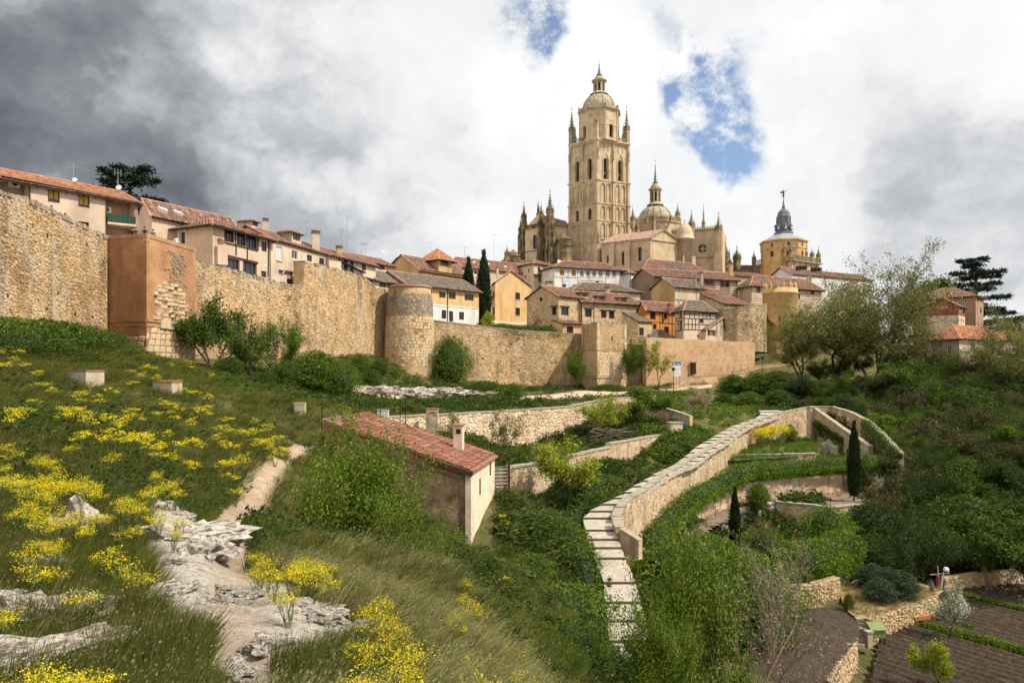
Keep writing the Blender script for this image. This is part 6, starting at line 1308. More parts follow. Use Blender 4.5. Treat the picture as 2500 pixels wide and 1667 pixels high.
def pinnacle(c, w, h, shaft=.4, m=None, parent=None, rot=.6, name='pinnacle'):
 """square shaft with gablets and a crocketed spire; c: base centre, h: full height"""
 c = V3(c); mb = MB(); w *= .86; h *= 1.08; hs = h*shaft; mb.box(c, w, w, hs, rot); t = c+Vector((0,0,hs)); ca, sa = math.cos(rot), math.sin(rot); ex, ey = Vector((ca,sa,0)), Vector((-sa,ca,0)); mb.box(t-Vector((0,0,.1*w)), w*1.25, w*1.25, .14*w, rot)
 for d in (ex, ey, -ex, -ey):          # gablets
  s = d.cross(Vector((0,0,1))); o = t+d*w*.56; mb.poly([o-s*w*.5, o+s*w*.5, o+Vector((0,0,w*1.0))]); mb.poly([o+s*w*.5, o-s*w*.5, t+Vector((0,0,w*.2)), o+Vector((0,0,w*1.0))])
 for sx, sy in ((1,1),(1,-1),(-1,1),(-1,-1)):
  q = t+ex*w*.5*sx+ey*w*.5*sy; mb.lathe(q, [(w*.10,0),(w*.09,w*.5),(0,w*1.5)], 4, rot)
 hp = h-hs; base = [t+ex*w*.36*sx+ey*w*.36*sy for sx, sy in ((-1,-1),(1,-1),(1,1),(-1,1))]; top = t+Vector((0,0,hp*.94))
 for k in range(4): mb.poly([base[k], base[(k+1)%4], top])
 n = 7
 for k in range(4):
  for j in range(1, n):
   p = base[k].lerp(top, j/n); o = (base[k]-t).normalized(); r = w*.17*(1-.55*j/n); q = p+o*r*.9
   mb.lathe(q-Vector((0,0,r)), [(0,0),(r,r*.9),(r*.5,r*1.6),(0,r*2.2)], 4, rot)
 mb.lathe(top-Vector((0,0,w*.05)), [(0,0),(w*.16,w*.12),(w*.05,w*.3),(w*.11,w*.42),(0,w*.62)], 5)
 return mb.build(name, m or m_pinn, parent or cath)
class Face:
 def __init__(s, A, B): s.A, s.B = V2(A), V2(B); s.L = (s.B-s.A).length; s.d = (s.B-s.A)/s.L; s.n = outward(A, B)
 def p(s, x, z, o=0.0): return Vector((s.A.x+s.d.x*x, s.A.y+s.d.y*x, z))+s.n*o
 def u2x(s, u): q = (u-CX)/F; t = (q*s.A.y-s.A.x)/((s.B.x-s.A.x)-q*(s.B.y-s.A.y)); return t*s.L
 def zat(s, u, v): x = s.u2x(u); return (VH-v)/F*(s.A.y+(s.B.y-s.A.y)*x/s.L)
 def box(s, mb, x0, x1, z0, z1, o, back=.1, mi=0): mb.obox(s.p(x0,z0,-back), s.d*(x1-x0), s.n*(o+back), (0,0,z1-z0), mi)
def arched(mb, f, x0, x1, z0, z1, ops, out=0.0, dep=.4, point=1.0, fill=None, fillmi=1):
 """plate with arched openings; ops: (xa, xb, zbot, zspring). Each opening gets reveals and a back panel."""
 xs = [x0]
 for (a, b, zb, zs) in sorted(ops):
  if a > xs[-1]+1e-4: mb.poly([f.p(xs[-1],z0,out), f.p(a,z0,out), f.p(a,z1,out), f.p(xs[-1],z1,out)])
  r = (b-a)/2; m = (a+b)/2; N = 10; arc = [(m-r*math.cos(math.pi*k/N), zs+r*point*math.sin(math.pi*k/N)) for k in range(N+1)]
  if zb > z0: mb.poly([f.p(a,z0,out), f.p(b,z0,out), f.p(b,zb,out), f.p(a,zb,out)])
  for (p, q) in zip(arc[:-1], arc[1:]):
   mb.poly([f.p(p[0],p[1],out), f.p(q[0],q[1],out), f.p(q[0],z1,out), f.p(p[0],z1,out)]); mb.poly([f.p(p[0],p[1],out), f.p(p[0],p[1],out-dep), f.p(q[0],q[1],out-dep), f.p(q[0],q[1],out)])
  for x in (a, b): mb.poly([f.p(x,zb,out), f.p(x,zs,out), f.p(x,zs,out-dep), f.p(x,zb,out-dep)])
  mb.poly([f.p(a,zb,out), f.p(b,zb,out), f.p(b,zb,out-dep), f.p(a,zb,out-dep)])
  mb.poly([f.p(a,zb,out-dep), f.p(b,zb,out-dep)]+[f.p(p[0],p[1],out-dep) for p in reversed(arc)], fillmi if fill is None else fill); xs.append(b)
 if x1 > xs[-1]+1e-4: mb.poly([f.p(xs[-1],z0,out), f.p(x1,z0,out), f.p(x1,z1,out), f.p(xs[-1],z1,out)])
TA, TL, TR = pl_at(1458,250), pl_at(1391.6,257.0), pl_at(1534.4,255.6); TB = (TL[0]+TR[0]-TA[0], TL[1]+TR[1]-TA[1])
def ez(y, Y=250.0): return (VH-(130+y/2.85))/F*Y
ZT_ = ez(596); lev = [24.0, 31.0, ez(1420), ez(1290), ez(1160), ez(1040), ez(880), ZT_]
mb = MB()
for A, B in ((TR, TB), (TB, TL)):
 f = Face(A, B); mb.poly([f.p(0,24), f.p(f.L,24), f.p(f.L,ZT_), f.p(0,ZT_)])
mb.poly([Vector((q[0],q[1],ZT_)) for q in (TA,TR,TB,TL)]); tower = mb.build('bell_tower', m_cath, cath)
for key, A, B in (('L', TL, TA), ('R', TA, TR)):
 f = Face(A, B); L = f.L; wb = MB(); piers = [0, L*.5, L]; bays = [(L*.07, L*.47), (L*.53, L*.93)]
 for i in range(len(lev)-1):
  z0, z1 = lev[i], lev[i+1]; ops = []
  for (a, b) in bays:
   m = (a+b)/2; w = (b-a)
   if i == 6: ops.append((m-w*.17, m+w*.17, z0+.5, z0+(z1-z0)*.50))
   elif i == 4 and key == 'L': ops.append((m-w*.16, m+w*.16, z0+.4, z0+(z1-z0)*.62))
   elif i >= 1:
    for q in (-1, 1): ops.append((m+q*w*.22-w*.17, m+q*w*.22+w*.17, z0+.35, z1-1.0-w*.12))
  openw = (i == 6) or (i == 4 and key == 'L')
  arched(wb, f, 0, L, z0, z1, ops, 0.0, 1.3 if openw else .28, fill=1 if openw else 0)
  if i == 6:   # ogee hoods and blind arcade above the bells
   for (a, b) in bays:
    m = (a+b)/2; w = (b-a); zt = z0+(z1-z0)*.52
    for q in (-1, 1): 
     pts = [f.p(m+q*w*.24, z0+.4, .12), f.p(m+q*w*.24, zt, .12), f.p(m+q*w*.17, zt+1.1, .12), f.p(m, zt+2.5, .12)]
     for p_, q_ in zip(pts[:-1], pts[1:]): wb.bar(p_, q_, .26, .3)
    for k in range(3):
     x = a+w*(k+.5)/3; wb.bar(f.p(x-w*.14, z1-3.6,.1), f.p(x-w*.14, z1-1.2,.1), .18, .2)
     for s_ in range(5): t0, t1 = math.pi*s_/5, math.pi*(s_+1)/5; wb.bar(f.p(x-w*.14*math.cos(t0), z1-1.3+.6*math.sin(t0),.1), f.p(x-w*.14*math.cos(t1), z1-1.3+.6*math.sin(t1),.1), .18, .2)
  else:
   for (a_, b_, zb_, zs_) in ops:   # slim roll moulding round each arch
    r = (b_-a_)/2; m = (a_+b_)/2
    for s_ in range(6): t0, t1 = math.pi*s_/6, math.pi*(s_+1)/6; wb.bar(f.p(m-r*math.cos(t0), zs_+r*math.sin(t0),.06), f.p(m-r*math.cos(t1), zs_+r*math.sin(t1),.06), .13, .14)
    for x in (a_, b_): wb.bar(f.p(x, zb_, .06), f.p(x, zs_, .06), .13, .14)
 o = wb.build('tower_face', [m_cath, m_hole], tower)
 pb = MB()
 for x in piers:
  w = 1.0 if x != L*.5 else .62; z_ = 24
  for j, zt in enumerate((lev[3], lev[5], ZT_-.3)):
   ww = w*(1.05-.12*j); f.box(pb, x-ww*(.5 if 0 < x < L else (.35 if x == 0 else .65)), x+ww*(.5 if 0 < x < L else (.65 if x == 0 else .35)), z_, zt, .75-.16*j); z_ = zt
 pb.build('buttress', m_cath, tower)
 cb = MB()
 for z in lev[1:-1]: f.box(cb, .3, L-.3, z-.16, z+.14, .22)
 f.box(cb, -.3, L+.3, ZT_-.5, ZT_, .85); f.box(cb, -.2, L+.2, ZT_-1.0, ZT_-.55, .5)
 for z in lev[1:-1]:
  for x in piers: f.box(cb, x-.6, x+.6, z-.2, z+.2, .85)
 cb.build('string_course', m_cath, tower)
 bb = MB()   # balustrade
 f.box(bb, .2, L-.2, ZT_+.0, ZT_+.18, .45, -.15); f.box(bb, .2, L-.2, ZT_+1.25, ZT_+1.45, .45, -.15)
 x = .4
 while x < L-.4: f.box(bb, x, x+.13, ZT_+.18, ZT_+1.25, .36, -.2); x += .38
 bb.build('balustrade', m_pinn, tower)
 for x in piers:                 # crocketed pinnacles clinging to the piers
  for zb_, hh, oo in ((ZT_-6.4, 5.6, .75), (lev[3]-1.2, 4.2, .95), (lev[2]-.8, 3.0, .95)):
   if x == L*.5 or key == 'R' or x == 0: pinnacle(f.p(min(max(x,.2),L-.2), zb_, oo), .55, hh, .35, m_cath, tower, math.atan2(f.d.y, f.d.x), 'wall_pinnacle')
 if True:
  for (a, b) in bays:
   m = (a+b)/2; bl = MB(); q = f.p(m, lev[6]+2.2, -1.0); bl.lathe(q, [(.75,0),(.7,.15),(.5,.7),(.42,1.2),(.15,1.45),(0,1.5)], 12); bl.bar(q+Vector((0,0,1.4))-f.d*1.2, q+Vector((0,0,1.4))+f.d*1.2, .2); bl.build('bell', m_black, tower)
TC = Vector(((TL[0]+TR[0])/2, (TL[1]+TR[1])/2, 0)); R0 = 7.05; zO0, zO1 = ZT_-.2, 88.0; rot8 = math.atan2(TA[1]-TC.y, TA[0]-TC.x)+math.pi/8
ob = MB(); 
for k in range(8):
 a0, a1 = rot8+k*math.pi/4, rot8+(k+1)*math.pi/4; A = (TC.x+R0*math.cos(a0), TC.y+R0*math.sin(a0)); B = (TC.x+R0*math.cos(a1), TC.y+R0*math.sin(a1))
 mid = Vector(((A[0]+B[0])/2-TC.x, (A[1]+B[1])/2-TC.y, 0))
 f = Face(A, B)
 if f.n.dot(mid) < 0: f.n = -f.n
 L = f.L; arched(ob, f, 0, L, zO0, zO1, [(L*.34, L*.66, zO0+1.0, zO0+4.6)], 0, .9)
 for x0, x1 in ((0,.3),(L-.3,L)): f.box(ob, x0, x1, zO0, zO1, .22)
 f.box(ob, -.1, L+.1, zO0+5.0, zO0+5.25, .22) if False else None
 f.box(ob, .3, L*.3, zO0+4.9, zO0+5.15, .16); f.box(ob, L*.7, L-.3, zO0+4.9, zO0+5.15, .16); f.box(ob, L*.15, L*.85, zO0+6.6, zO0+8.4, .09)
oct_ = ob.build('octagon', [m_cath, m_hole], tower)
cb = MB(); cb.lathe((TC.x,TC.y,0), [(R0+.05,zO1-.5),(R0+.35,zO1-.2),(R0+.75,zO1+.15),(R0+.75,zO1+.4),(R0+.2,zO1+.5),(R0+.1,zO1+.6)], 8, rot8); cb.lathe((TC.x,TC.y,0), [(R0-.1,zO1+.5),(R0-.1,zO1+1.5),(R0-.3,zO1+1.5)], 8, rot8)
for k in range(8): q = (TC.x+(R0+.2)*math.cos(rot8+k*math.pi/4), TC.y+(R0+.2)*math.sin(rot8+k*math.pi/4), zO1+.5); cb.lathe(q, [(.3,0),(.3,.5),(.12,.6),(.36,.9),(.36,1.15),(.1,1.4),(0,1.45)], 8)
cb.build('cornice', m_dome, oct_)
def dome(c, r, h, z0, parent, ribs=8, rows=14, rot=0.0, name='dome'):
 mb = MB(); prof = []
 for j in range(rows+1):
  t = j/rows*math.pi/2*.9; rr, zz = r*math.cos(t), h*math.sin(t)/math.sin(math.pi/2*.9); prof += [(rr, zz), (rr-.09, zz+.05)] if j < rows else [(rr, zz)]
 mb.lathe((c.x,c.y,z0), prof, 40, rot); d = mb.build(name, m_dome, parent, False); rb = MB()
 for k in range(ribs):
  a = rot+k*2*math.pi/ribs; pts = []
  for j in range(9): t = j/8*math.pi/2*.9; pts.append(Vector((c.x+(r+.1)*math.cos(t)*math.cos(a), c.y+(r+.1)*math.cos(t)*math.sin(a), z0+h*math.sin(t)/math.sin(math.pi/2*.9)+.05)))
  for p, q in zip(pts[:-1], pts[1:]): rb.bar(p, q, .4, .3)
 rb.build('dome_ribs', m_dome, d); return d
dome(TC, 5.7, 5.7, zO1+1.3, oct_, 8, 13, rot8)
def lantern(c, z0, r, h, parent, fin, name='lantern'):
 mb = MB(); mb.lathe((c.x,c.y,z0), [(r*1.75,0),(r*1.7,.25),(r*1.45,.5),(r*1.3,h*.1),(r*1.15,h*.14),(r*.78,h*.16),(r*.78,h*.62),(r*1.0,h*.64),(r*1.35,h*.68),(r*1.4,h*.73),(r*1.05,h*.75),(r*1.0,h*.82),(r*.8,h*.9),(r*.45,h*.97),(r*.2,h)], 16)
 for k in range(8):
  a = k*math.pi/4+.3; mb.box((c.x+r*1.0*math.cos(a), c.y+r*1.0*math.sin(a), z0+h*.14), r*.24, r*.34, h*.5, a)
 o = mb.build(name, m_dome, parent); wb = MB()
 for k in range(8):
  a = (k+.5)*math.pi/4+.3; wb.box((c.x+r*.76*math.cos(a), c.y+r*.76*math.sin(a), z0+h*.2), .12, r*.3, h*.36, a)
 wb.build('lantern_openings', m_hole, o)
 fb = MB(); z1 = z0+h; fb.lathe((c.x,c.y,z1-.1), [(r*.5,0),(r*.62,.15),(r*.35,.4),(r*.3,.8),(r*.16,fin*.45),(r*.05,fin*.75),(r*.14,fin*.78),(0.02,fin*.84)], 10); fb.bar((c.x,c.y,z1+fin*.8),(c.x,c.y,z1+fin*1.05), .07); fb.bar((c.x-.35,c.y,z1+fin*.95),(c.x+.35,c.y,z1+fin*.95), .07); fb.build('finial', m_slate, o); return o
lantern(TC, 94.6, 1.9, 6.9, oct_, 5.0)
for q in (TL, TR, TB): pinnacle((q[0]+(TC.x-q[0])*.06, q[1]+(TC.y-q[1])*.06, ZT_-1.5), 1.75, 13.2, .45, m_pinn, tower, .7, 'corner_pinnacle')
pinnacle((TA[0]+(TC.x-TA[0])*.07, TA[1]+(TC.y-TA[1])*.07, ZT_-1.5), 1.9, 13.8, .45, m_cath, tower, .7, 'corner_pinnacle')
for q in (TL, TA, TR):
 for dx, dy in ((.9,0),(-.9,0)): pinnacle((q[0]+(TC.x-q[0])*.1+dx, q[1]+(TC.y-q[1])*.1, ZT_-.8), .6, 7.4, .4, m_pinn, tower, .7, 'wall_pinnacle')
def zD(y, Y): return zk('D', y, Y)
def block(name, A, B, depth, z0, z1, m, parent, ops=(), gable=None, dep=.6):
 f = Face(A, B); mb = MB(); arched(mb, f, 0, f.L, z0, z1, ops, 0, dep)
 for (x, d0, d1) in ((0,0,-depth), (f.L,0,-depth)): mb.poly([f.p(x,z0), f.p(x,z0,-depth), f.p(x,z1,-depth), f.p(x,z1)])
 mb.poly([f.p(0,z0,-depth), f.p(f.L,z0,-depth), f.p(f.L,z1,-depth), f.p(0,z1,-depth)]); mb.poly([f.p(0,z1), f.p(f.L,z1), f.p(f.L,z1,-depth), f.p(0,z1,-depth)])
 if gable: mb.poly([f.p(0,z1), f.p(f.L,z1), f.p(f.L*gable[0],z1+gable[1])]); mb.poly([f.p(0,z1), f.p(f.L*gable[0],z1+gable[1]), f.p(f.L*gable[0],z1+gable[1],-depth), f.p(0,z1,-depth)], 2); mb.poly([f.p(f.L,z1), f.p(f.L*gable[0],z1+gable[1]), f.p(f.L*gable[0],z1+gable[1],-depth), f.p(f.L,z1,-depth)], 2)
 return f, mb.build(name, [m, m_glass, m_tile], parent)
fA = pl_at(zu('D',262),258); fB = pl_at(zu('D',480),252); f0 = Face(fA, fB); xw = f0.u2x(zu('D',360)); 
f, choir = block('choir', fA, fB, 16, 14, zD(480,256), m_cath, cath, [(xw-.9,xw+.9,zD(705,255),zD(585,255))], (.62, 4.2))
sb = MB(); f.box(sb, -.2, f.L+.2, zD(722,255)-.15, zD(722,255)+.15, .3); f.box(sb, -.2, f.L+.2, zD(485,255)-.2, zD(485,255)+.3, .5)
x = 0
while x < f.L: f.box(sb, x, x+.2, zD(485,255)+.3, zD(485,255)+1.2, .4); x += .55
sb.build('string_course', m_cath_d, choir)
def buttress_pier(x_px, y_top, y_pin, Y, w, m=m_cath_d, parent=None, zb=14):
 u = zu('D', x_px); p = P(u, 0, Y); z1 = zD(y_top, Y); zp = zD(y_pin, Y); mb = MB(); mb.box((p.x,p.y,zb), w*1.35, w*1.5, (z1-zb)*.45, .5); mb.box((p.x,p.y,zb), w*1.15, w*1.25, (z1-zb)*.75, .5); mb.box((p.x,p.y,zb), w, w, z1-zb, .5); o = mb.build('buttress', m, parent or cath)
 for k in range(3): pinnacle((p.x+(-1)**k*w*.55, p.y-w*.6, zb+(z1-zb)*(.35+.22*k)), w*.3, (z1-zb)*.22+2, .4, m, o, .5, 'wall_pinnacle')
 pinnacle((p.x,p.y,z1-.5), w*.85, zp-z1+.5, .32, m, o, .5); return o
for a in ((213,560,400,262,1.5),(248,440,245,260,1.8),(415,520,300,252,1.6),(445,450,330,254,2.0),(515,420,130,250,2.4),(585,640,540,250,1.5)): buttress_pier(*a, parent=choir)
for k, x in enumerate((390,400,425)): pinnacle(zP('D',x,450-k*20,256), .8, 8-k, .35, m_cath_d, choir, .5)
fA, fB = pl_at(zu('D',470),254), pl_at(zu('D',725),258); f, nave = block('nave', fA, fB, 14, 14, zD(470,256), m_cath, cath, [(7.0,8.6,zD(640,256),zD(575,256)),(2.6,4.2,zD(850,256),zD(800,256))])
tb = MB(); tile_sheet(tb, f.p(-.3,zD(475,256),.6), f.p(f.L+.3,zD(475,256),.6), f.p(f.L+.3,zD(405,262),-6), f.p(-.3,zD(405,262),-6), .4, .9); tb.build('nave_roof', m_tile, nave)
mb = MB(); p = zP('D',657,0,250); z0, z1 = 14, zD(620,250); mb.lathe((p.x,p.y,0), [(3.0,z0),(3.0,zD(690,250)),(3.3,zD(680,250)),(2.4,zD(678,250)),(2.4,z1),(2.7,z1+.2),(2.3,z1+.8),(1.2,zD(570,250)),(0,zD(540,250))], 10); mb.build('stair_turret', m_cath_d, nave)
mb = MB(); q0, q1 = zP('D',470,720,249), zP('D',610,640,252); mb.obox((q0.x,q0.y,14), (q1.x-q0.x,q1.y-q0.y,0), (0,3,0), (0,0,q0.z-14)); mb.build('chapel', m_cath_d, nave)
for a in ((75,790,692,240,1.6),): buttress_pier(*a, parent=choir)
mb = MB(); p = zP('D',140,0,242); mb.lathe((p.x,p.y,0), [(2.3,14),(2.3,zD(785,242)),(2.7,zD(783,242)),(1.4,zD(745,242)),(0,zD(708,242))], 12); mb.build('stair_turret', m_cath_d, choir)
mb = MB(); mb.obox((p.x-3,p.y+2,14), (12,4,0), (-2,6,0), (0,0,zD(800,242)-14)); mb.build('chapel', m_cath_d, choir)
DC = zP('D',1595,0,280); DC.z = 0; zb = zD(500,280)
mb = MB(); rd_ = (zu('D',1860)-zu('D',1335))/2/F*280; mb.lathe((DC.x,DC.y,0), [(rd_*1.0,20),(rd_*1.0,zD(475,280)),(rd_*1.06,zD(468,280)),(rd_*1.06,zD(458,280)),(rd_*.96,zD(455,280)),(rd_*.96,zD(420,280)),(rd_*.93,zD(420,280)),(rd_*.5,zD(425,280))], 8, .2); drum = mb.build('crossing_drum', m_cath, cath)
wb = MB(); p = zP('D',1455,545,272.5); wb.lathe((p.x,p.y,p.z-.6), [(.01,-1.0),(1.0,-.6),(1.0,.8),(.6,1.5),(.01,1.8)], 12, 0, 0, 0, 2*math.pi, 1, .25); wb.build('round_window', m_glass, drum)
DR = (zu('D',1770)-zu('D',1420))/2/F*280
dome(DC, DR, zD(262,280)-zD(425,280), zD(428,280), drum, 8, 20, .2, 'crossing_dome'); lantern(DC, zD(262,280), 1.85, zD(30,280)-zD(262,280), drum, 8.5)
for (x, yb, yt) in ((1365,500,285),(1412,570,415),(1580,520,258),(1705,545,430),(1825,435,258),(1510,440,378),(1660,440,368),(1755,430,365)): b = zP('D',x,yb,271 if x not in (1825,) else 276); pinnacle(b, 1.5 if yb-yt > 150 else 1.0, zD(yt,271)-zD(yb,271), .42, m_pinn, drum)
bb = MB()
for k in range(64): a = k*2*math.pi/64; bb.box((DC.x+rd_*.97*math.cos(a), DC.y+rd_*.97*math.sin(a), zD(455,280)), .3,.3,1.7,a)
bb.build('balustrade', m_pinn, drum)
sA, sC, sB = pl_at(zu('D',1045),248), pl_at(zu('D',1545),238), pl_at(zu('D',1872),246)
fS = Face(sA, sC); zE = zD(600,238); zE0 = zE
wins = []
for (xc, y0, y1, w) in ((1115,775,850,.62),(1268,735,870,.62),(1437,690,830,.66)): x = fS.u2x(zu('D',xc)); yy = 248-10*x/fS.L; wins.append((x-w,x+w,zD(y1,yy),zD(y0+16,yy)))
mb = MB(); arched(mb, fS, 0, fS.L, 14, zE, wins, 0, .7); fG = Face(sC, sB); mb.poly([fG.p(0,14), fG.p(fG.L,14), fG.p(fG.L,zE), fG.p(0,zE)]); apx = .40; gh = zD(515,242)-zE
back = V2(sA)+V2(sB)-V2(sC)
mb.poly([fG.p(0,zE), fG.p(fG.L,zE), fG.p(fG.L*apx,zE+gh)]); mb.poly([fG.p(fG.L,14), Vector((back.x,back.y,14)), Vector((back.x,back.y,zE)), fG.p(fG.L,zE)]); sac = mb.build('sacristy', [m_cath, m_glass], cath)
lb = MB(); r1 = fG.p(fG.L*apx, zE+gh); vec = V2(sA)-V2(sC); r0 = r1+vec; e1, e0 = fG.p(0,zE,.5)-fG.d*.5, fG.p(0,zE,.5)-fG.d*.5+vec
def slabquad(mb, a, b, c, d, t=.2):
 n = (b-a).cross(d-a).normalized(); n = n if n.z > 0 else -n; mb.box6([a, b, c, d, a+n*t, b+n*t, c+n*t, d+n*t])
slabquad(lb, e0, e1, r1+fG.n*.5, r0); k1, k0 = fG.p(fG.L,zE,.5)+fG.d*.3, fG.p(fG.L,zE,.5)+fG.d*.3+vec; slabquad(lb, k1, k0, r0, r1+fG.n*.5); roof = lb.build('sacristy_roof', m_copper, sac)
rb = MB(); nb = 16
for k in range(nb+1): a = e0.lerp(e1, k/nb); b = r0.lerp(r1+fG.n*.5, k/nb); rb.bar(a+Vector((0,0,.28)), b+Vector((0,0,.28)), .14, .2)
rb.build('roof_seams', m_coping, roof)
bb = MB()
for xc in (1160,1320): x = fS.u2x(zu('D',xc)); fS.box(bb, x-.9, x+.9, 14, zE-.6, 1.3)
bb.build('buttress', m_cath, sac); cb = MB(); fS.box(cb, 0, fS.L, zE-.4, zE, .35); fG.box(cb, 0, fG.L, zE-.35, zE, .35); cb.build('cornice', m_cath, sac)
cb = MB()
for (a, b) in ((fG.p(0,zE,.1), r1), (fG.p(fG.L,zE,.1), r1)): cb.bar(a, b+fG.n*.1, .5, .4)
cb.build('gable_moulding', m_cath, sac)
tA, tB = pl_at(zu('D',1760),256), pl_at(zu('D',2285),250); fT = Face(tA, tB); xw = fT.u2x(zu('D',2080)); zc = zD(700,252); zt = zD(510,253)
mb = MB(); rr = 1.55; Nn = 24; x0, x1 = xw-rr*1.3, xw+rr*1.3
for (a, b, c, d) in ((0,x0,14,zt),(x1,fT.L,14,zt),(x0,x1,14,zc-rr*1.3),(x0,x1,zc+rr*1.3,zt)): mb.poly([fT.p(a,c), fT.p(b,c), fT.p(b,d), fT.p(a,d)])
sq_ = lambda t: (max(-1, min(1, 1.42*math.cos(t))), max(-1, min(1, 1.42*math.sin(t))))
for k in range(Nn):
 t0, t1 = 2*math.pi*k/Nn, 2*math.pi*(k+1)/Nn; (a, b), (c, d) = sq_(t0), sq_(t1); c0 = (xw+rr*math.cos(t0), zc+rr*math.sin(t0)); c1 = (xw+rr*math.cos(t1), zc+rr*math.sin(t1))
 mb.poly([fT.p(*c0), fT.p(xw+a*rr*1.3, zc+b*rr*1.3), fT.p(xw+c*rr*1.3, zc+d*rr*1.3), fT.p(*c1)]); mb.poly([fT.p(*c0), fT.p(*c1), fT.p(*c1,-.7), fT.p(*c0,-.7)])
mb.poly([fT.p(xw+rr*math.cos(2*math.pi*k/Nn), zc+rr*math.sin(2*math.pi*k/Nn), -.7) for k in range(Nn)], 1)
for x in (0, fT.L): mb.poly([fT.p(x,14), fT.p(x,zt), fT.p(x,zt,-18), fT.p(x,14,-18)])
mb.poly([fT.p(0,zt), fT.p(fT.L,zt), fT.p(fT.L,zt,-18), fT.p(0,zt,-18)]); tr = mb.build('transept', [m_cath, m_glass], cath)
wb = MB()
for k in range(4): a = k*math.pi/2+math.pi/4*0; wb.bar(fT.p(xw,zc,-.5), fT.p(xw+rr*math.cos(a),zc+rr*math.sin(a),-.5), .22)
for k in range(8): a0, a1 = k*math.pi/4, (k+1)*math.pi/4; wb.bar(fT.p(xw+.75*math.cos(a0)*(.6 if k%2 else 1),zc+.75*math.sin(a0)*(.6 if k%2 else 1),-.5), fT.p(xw+.75*math.cos(a1)*(1 if k%2 else .6),zc+.75*math.sin(a1)*(1 if k%2 else .6),-.5), .16)
wb.build('tracery', m_cath, tr)
cb = MB(); fT.box(cb, 0, fT.L, zt-.3, zt+.25, .5); fT.box(cb, 0, fT.L, zD(790,252)-.2, zD(790,252)+.15, .4)
x = .2
while x < fT.L: fT.box(cb, x, x+.22, zt+.25, zt+1.0, .45); x += .5
cb.build('cornice', m_pinn, tr)
for xc, w, yp, yb in ((1968,2.0,315,492),(2245,2.2,362,545)):
 x = fT.u2x(zu('D',xc)); bb = MB(); fT.box(bb, x-w/2, x+w/2, 14, zD(yb,252), 1.4); fT.box(bb, x-w/2-.3, x+w/2+.3, 14, zD(790,252), 1.9); fT.box(bb, x-.3, x+.3, zD(745,252), zD(yb+20,252), 1.75); bb.build('buttress', m_cath, tr); pinnacle(fT.p(x, zD(yb,252)-.3, .6), 1.9, zD(yp,252)-zD(yb,252), .18, m_pinn, tr)
pinnacle(zP('D',2090,500,254), 1.0, 8.0, .2, m_pinn, tr)
mb = MB(); p = zP('D',1897,0,246); zt_ = zD(615,246); mb.lathe((p.x,p.y,0), [(3.0,14),(3.0,zt_),(3.3,zt_+.1),(3.3,zt_+.4),(3.0,zt_+.5),(2.8,zt_+2.2),(2.1,zt_+4.2),(1.1,zt_+5.3),(.3,zt_+5.7),(.3,zt_+6.6),(0,zt_+7)], 14); mb.build('stair_turret', m_cath, tr, True)
mb = MB(); p0 = zP('D',1880,775,243); p1 = zP('D',2010,790,244); mb.obox((p0.x,p0.y,14), (p1.x-p0.x,p1.y-p0.y,0), (1,8,0), (0,0,p0.z-14)); mb.build('chapel', m_cath, tr)
for (x, yb, yt, Y) in ((2315,890,675,262),): pinnacle(zP('D',x,yb,Y), 2.2, zk('D',yt,Y)-zk('D',yb,Y), .45, m_cath_d, tr)
for (x, yb, yt) in ((268,800,600),(370,815,630),(305,800,700)): pinnacle(zP('G',x,yb,262), 2.2 if x != 305 else 1.0, zk('G',yt,262)-zk('G',yb,262), .5, m_cath_d, tr)
mb = MB(); p0 = zP('G',245,795,263); mb.obox((p0.x,p0.y,14), (21,3,0), (0,6,0), (0,0,p0.z-13)); mb.build('chapel', m_cath_d, tr)
# ------------------------------------------------------------------ chapel tower with the slate spire
CC = zP('G',795,0,262); CC.z = 0; ch = thing('spired_chapel', 'octagonal ochre chapel tower with black slate spire and angel vane', 'chapel', (CC.x, CC.y, 16)); Rg = (zu('G',992)-zu('G',602))/2/F*262*1.03
def zG(y, Y=262): return zk('G', y, Y)
m_ochc = mat('ochre_chapel_stone', [(.42,.26,.10), (.54,.35,.15), (.60,.42,.22)], .4, bump=.3, streak=((.30,.19,.09), .4, .3))
mb = MB(); r8 = -math.pi/2+math.pi/8-.12
for k in range(8):
 a0, a1 = r8+k*math.pi/4, r8+(k+1)*math.pi/4; A = (CC.x+Rg*math.cos(a0), CC.y+Rg*math.sin(a0)); B = (CC.x+Rg*math.cos(a1), CC.y+Rg*math.sin(a1)); f = Face(A, B)
 if f.n.dot(Vector(((A[0]+B[0])/2-CC.x, (A[1]+B[1])/2-CC.y, 0))) < 0: f.n = -f.n
 L = f.L; zm = zG(640); arched(mb, f, 0, L, 22, zm, [(L*.39,L*.61,zG(715),zG(680))], 0, .5); arched(mb, f, 0, L, zm, zG(565), [(L*.43,L*.57,zG(625),zG(602))], 0, .5)
 f.box(mb, 0, L, zm-.12, zm+.12, .18); f.box(mb, -.2, L+.2, zG(575), zG(562), .5)
 for x in (0, L*.5-.0, L): f.box(mb, x-.15, x+.15, zm, zG(575), .1) if x != L*.5 else None
mb.build('octagon', [m_ochc, m_glass], ch)
mb = MB(); mb.lathe((CC.x,CC.y,0), [(Rg*1.03,zG(563)),(Rg*.9,zG(548)),(Rg*.42,zG(496)),(0,zG(496))], 8, r8); roof = mb.build('slate_roof', mat('pale_slate',[(.20,.22,.25),(.30,.32,.36),(.38,.40,.44)],1.5,rough=.5,stretch=(3,3,.6)), ch)
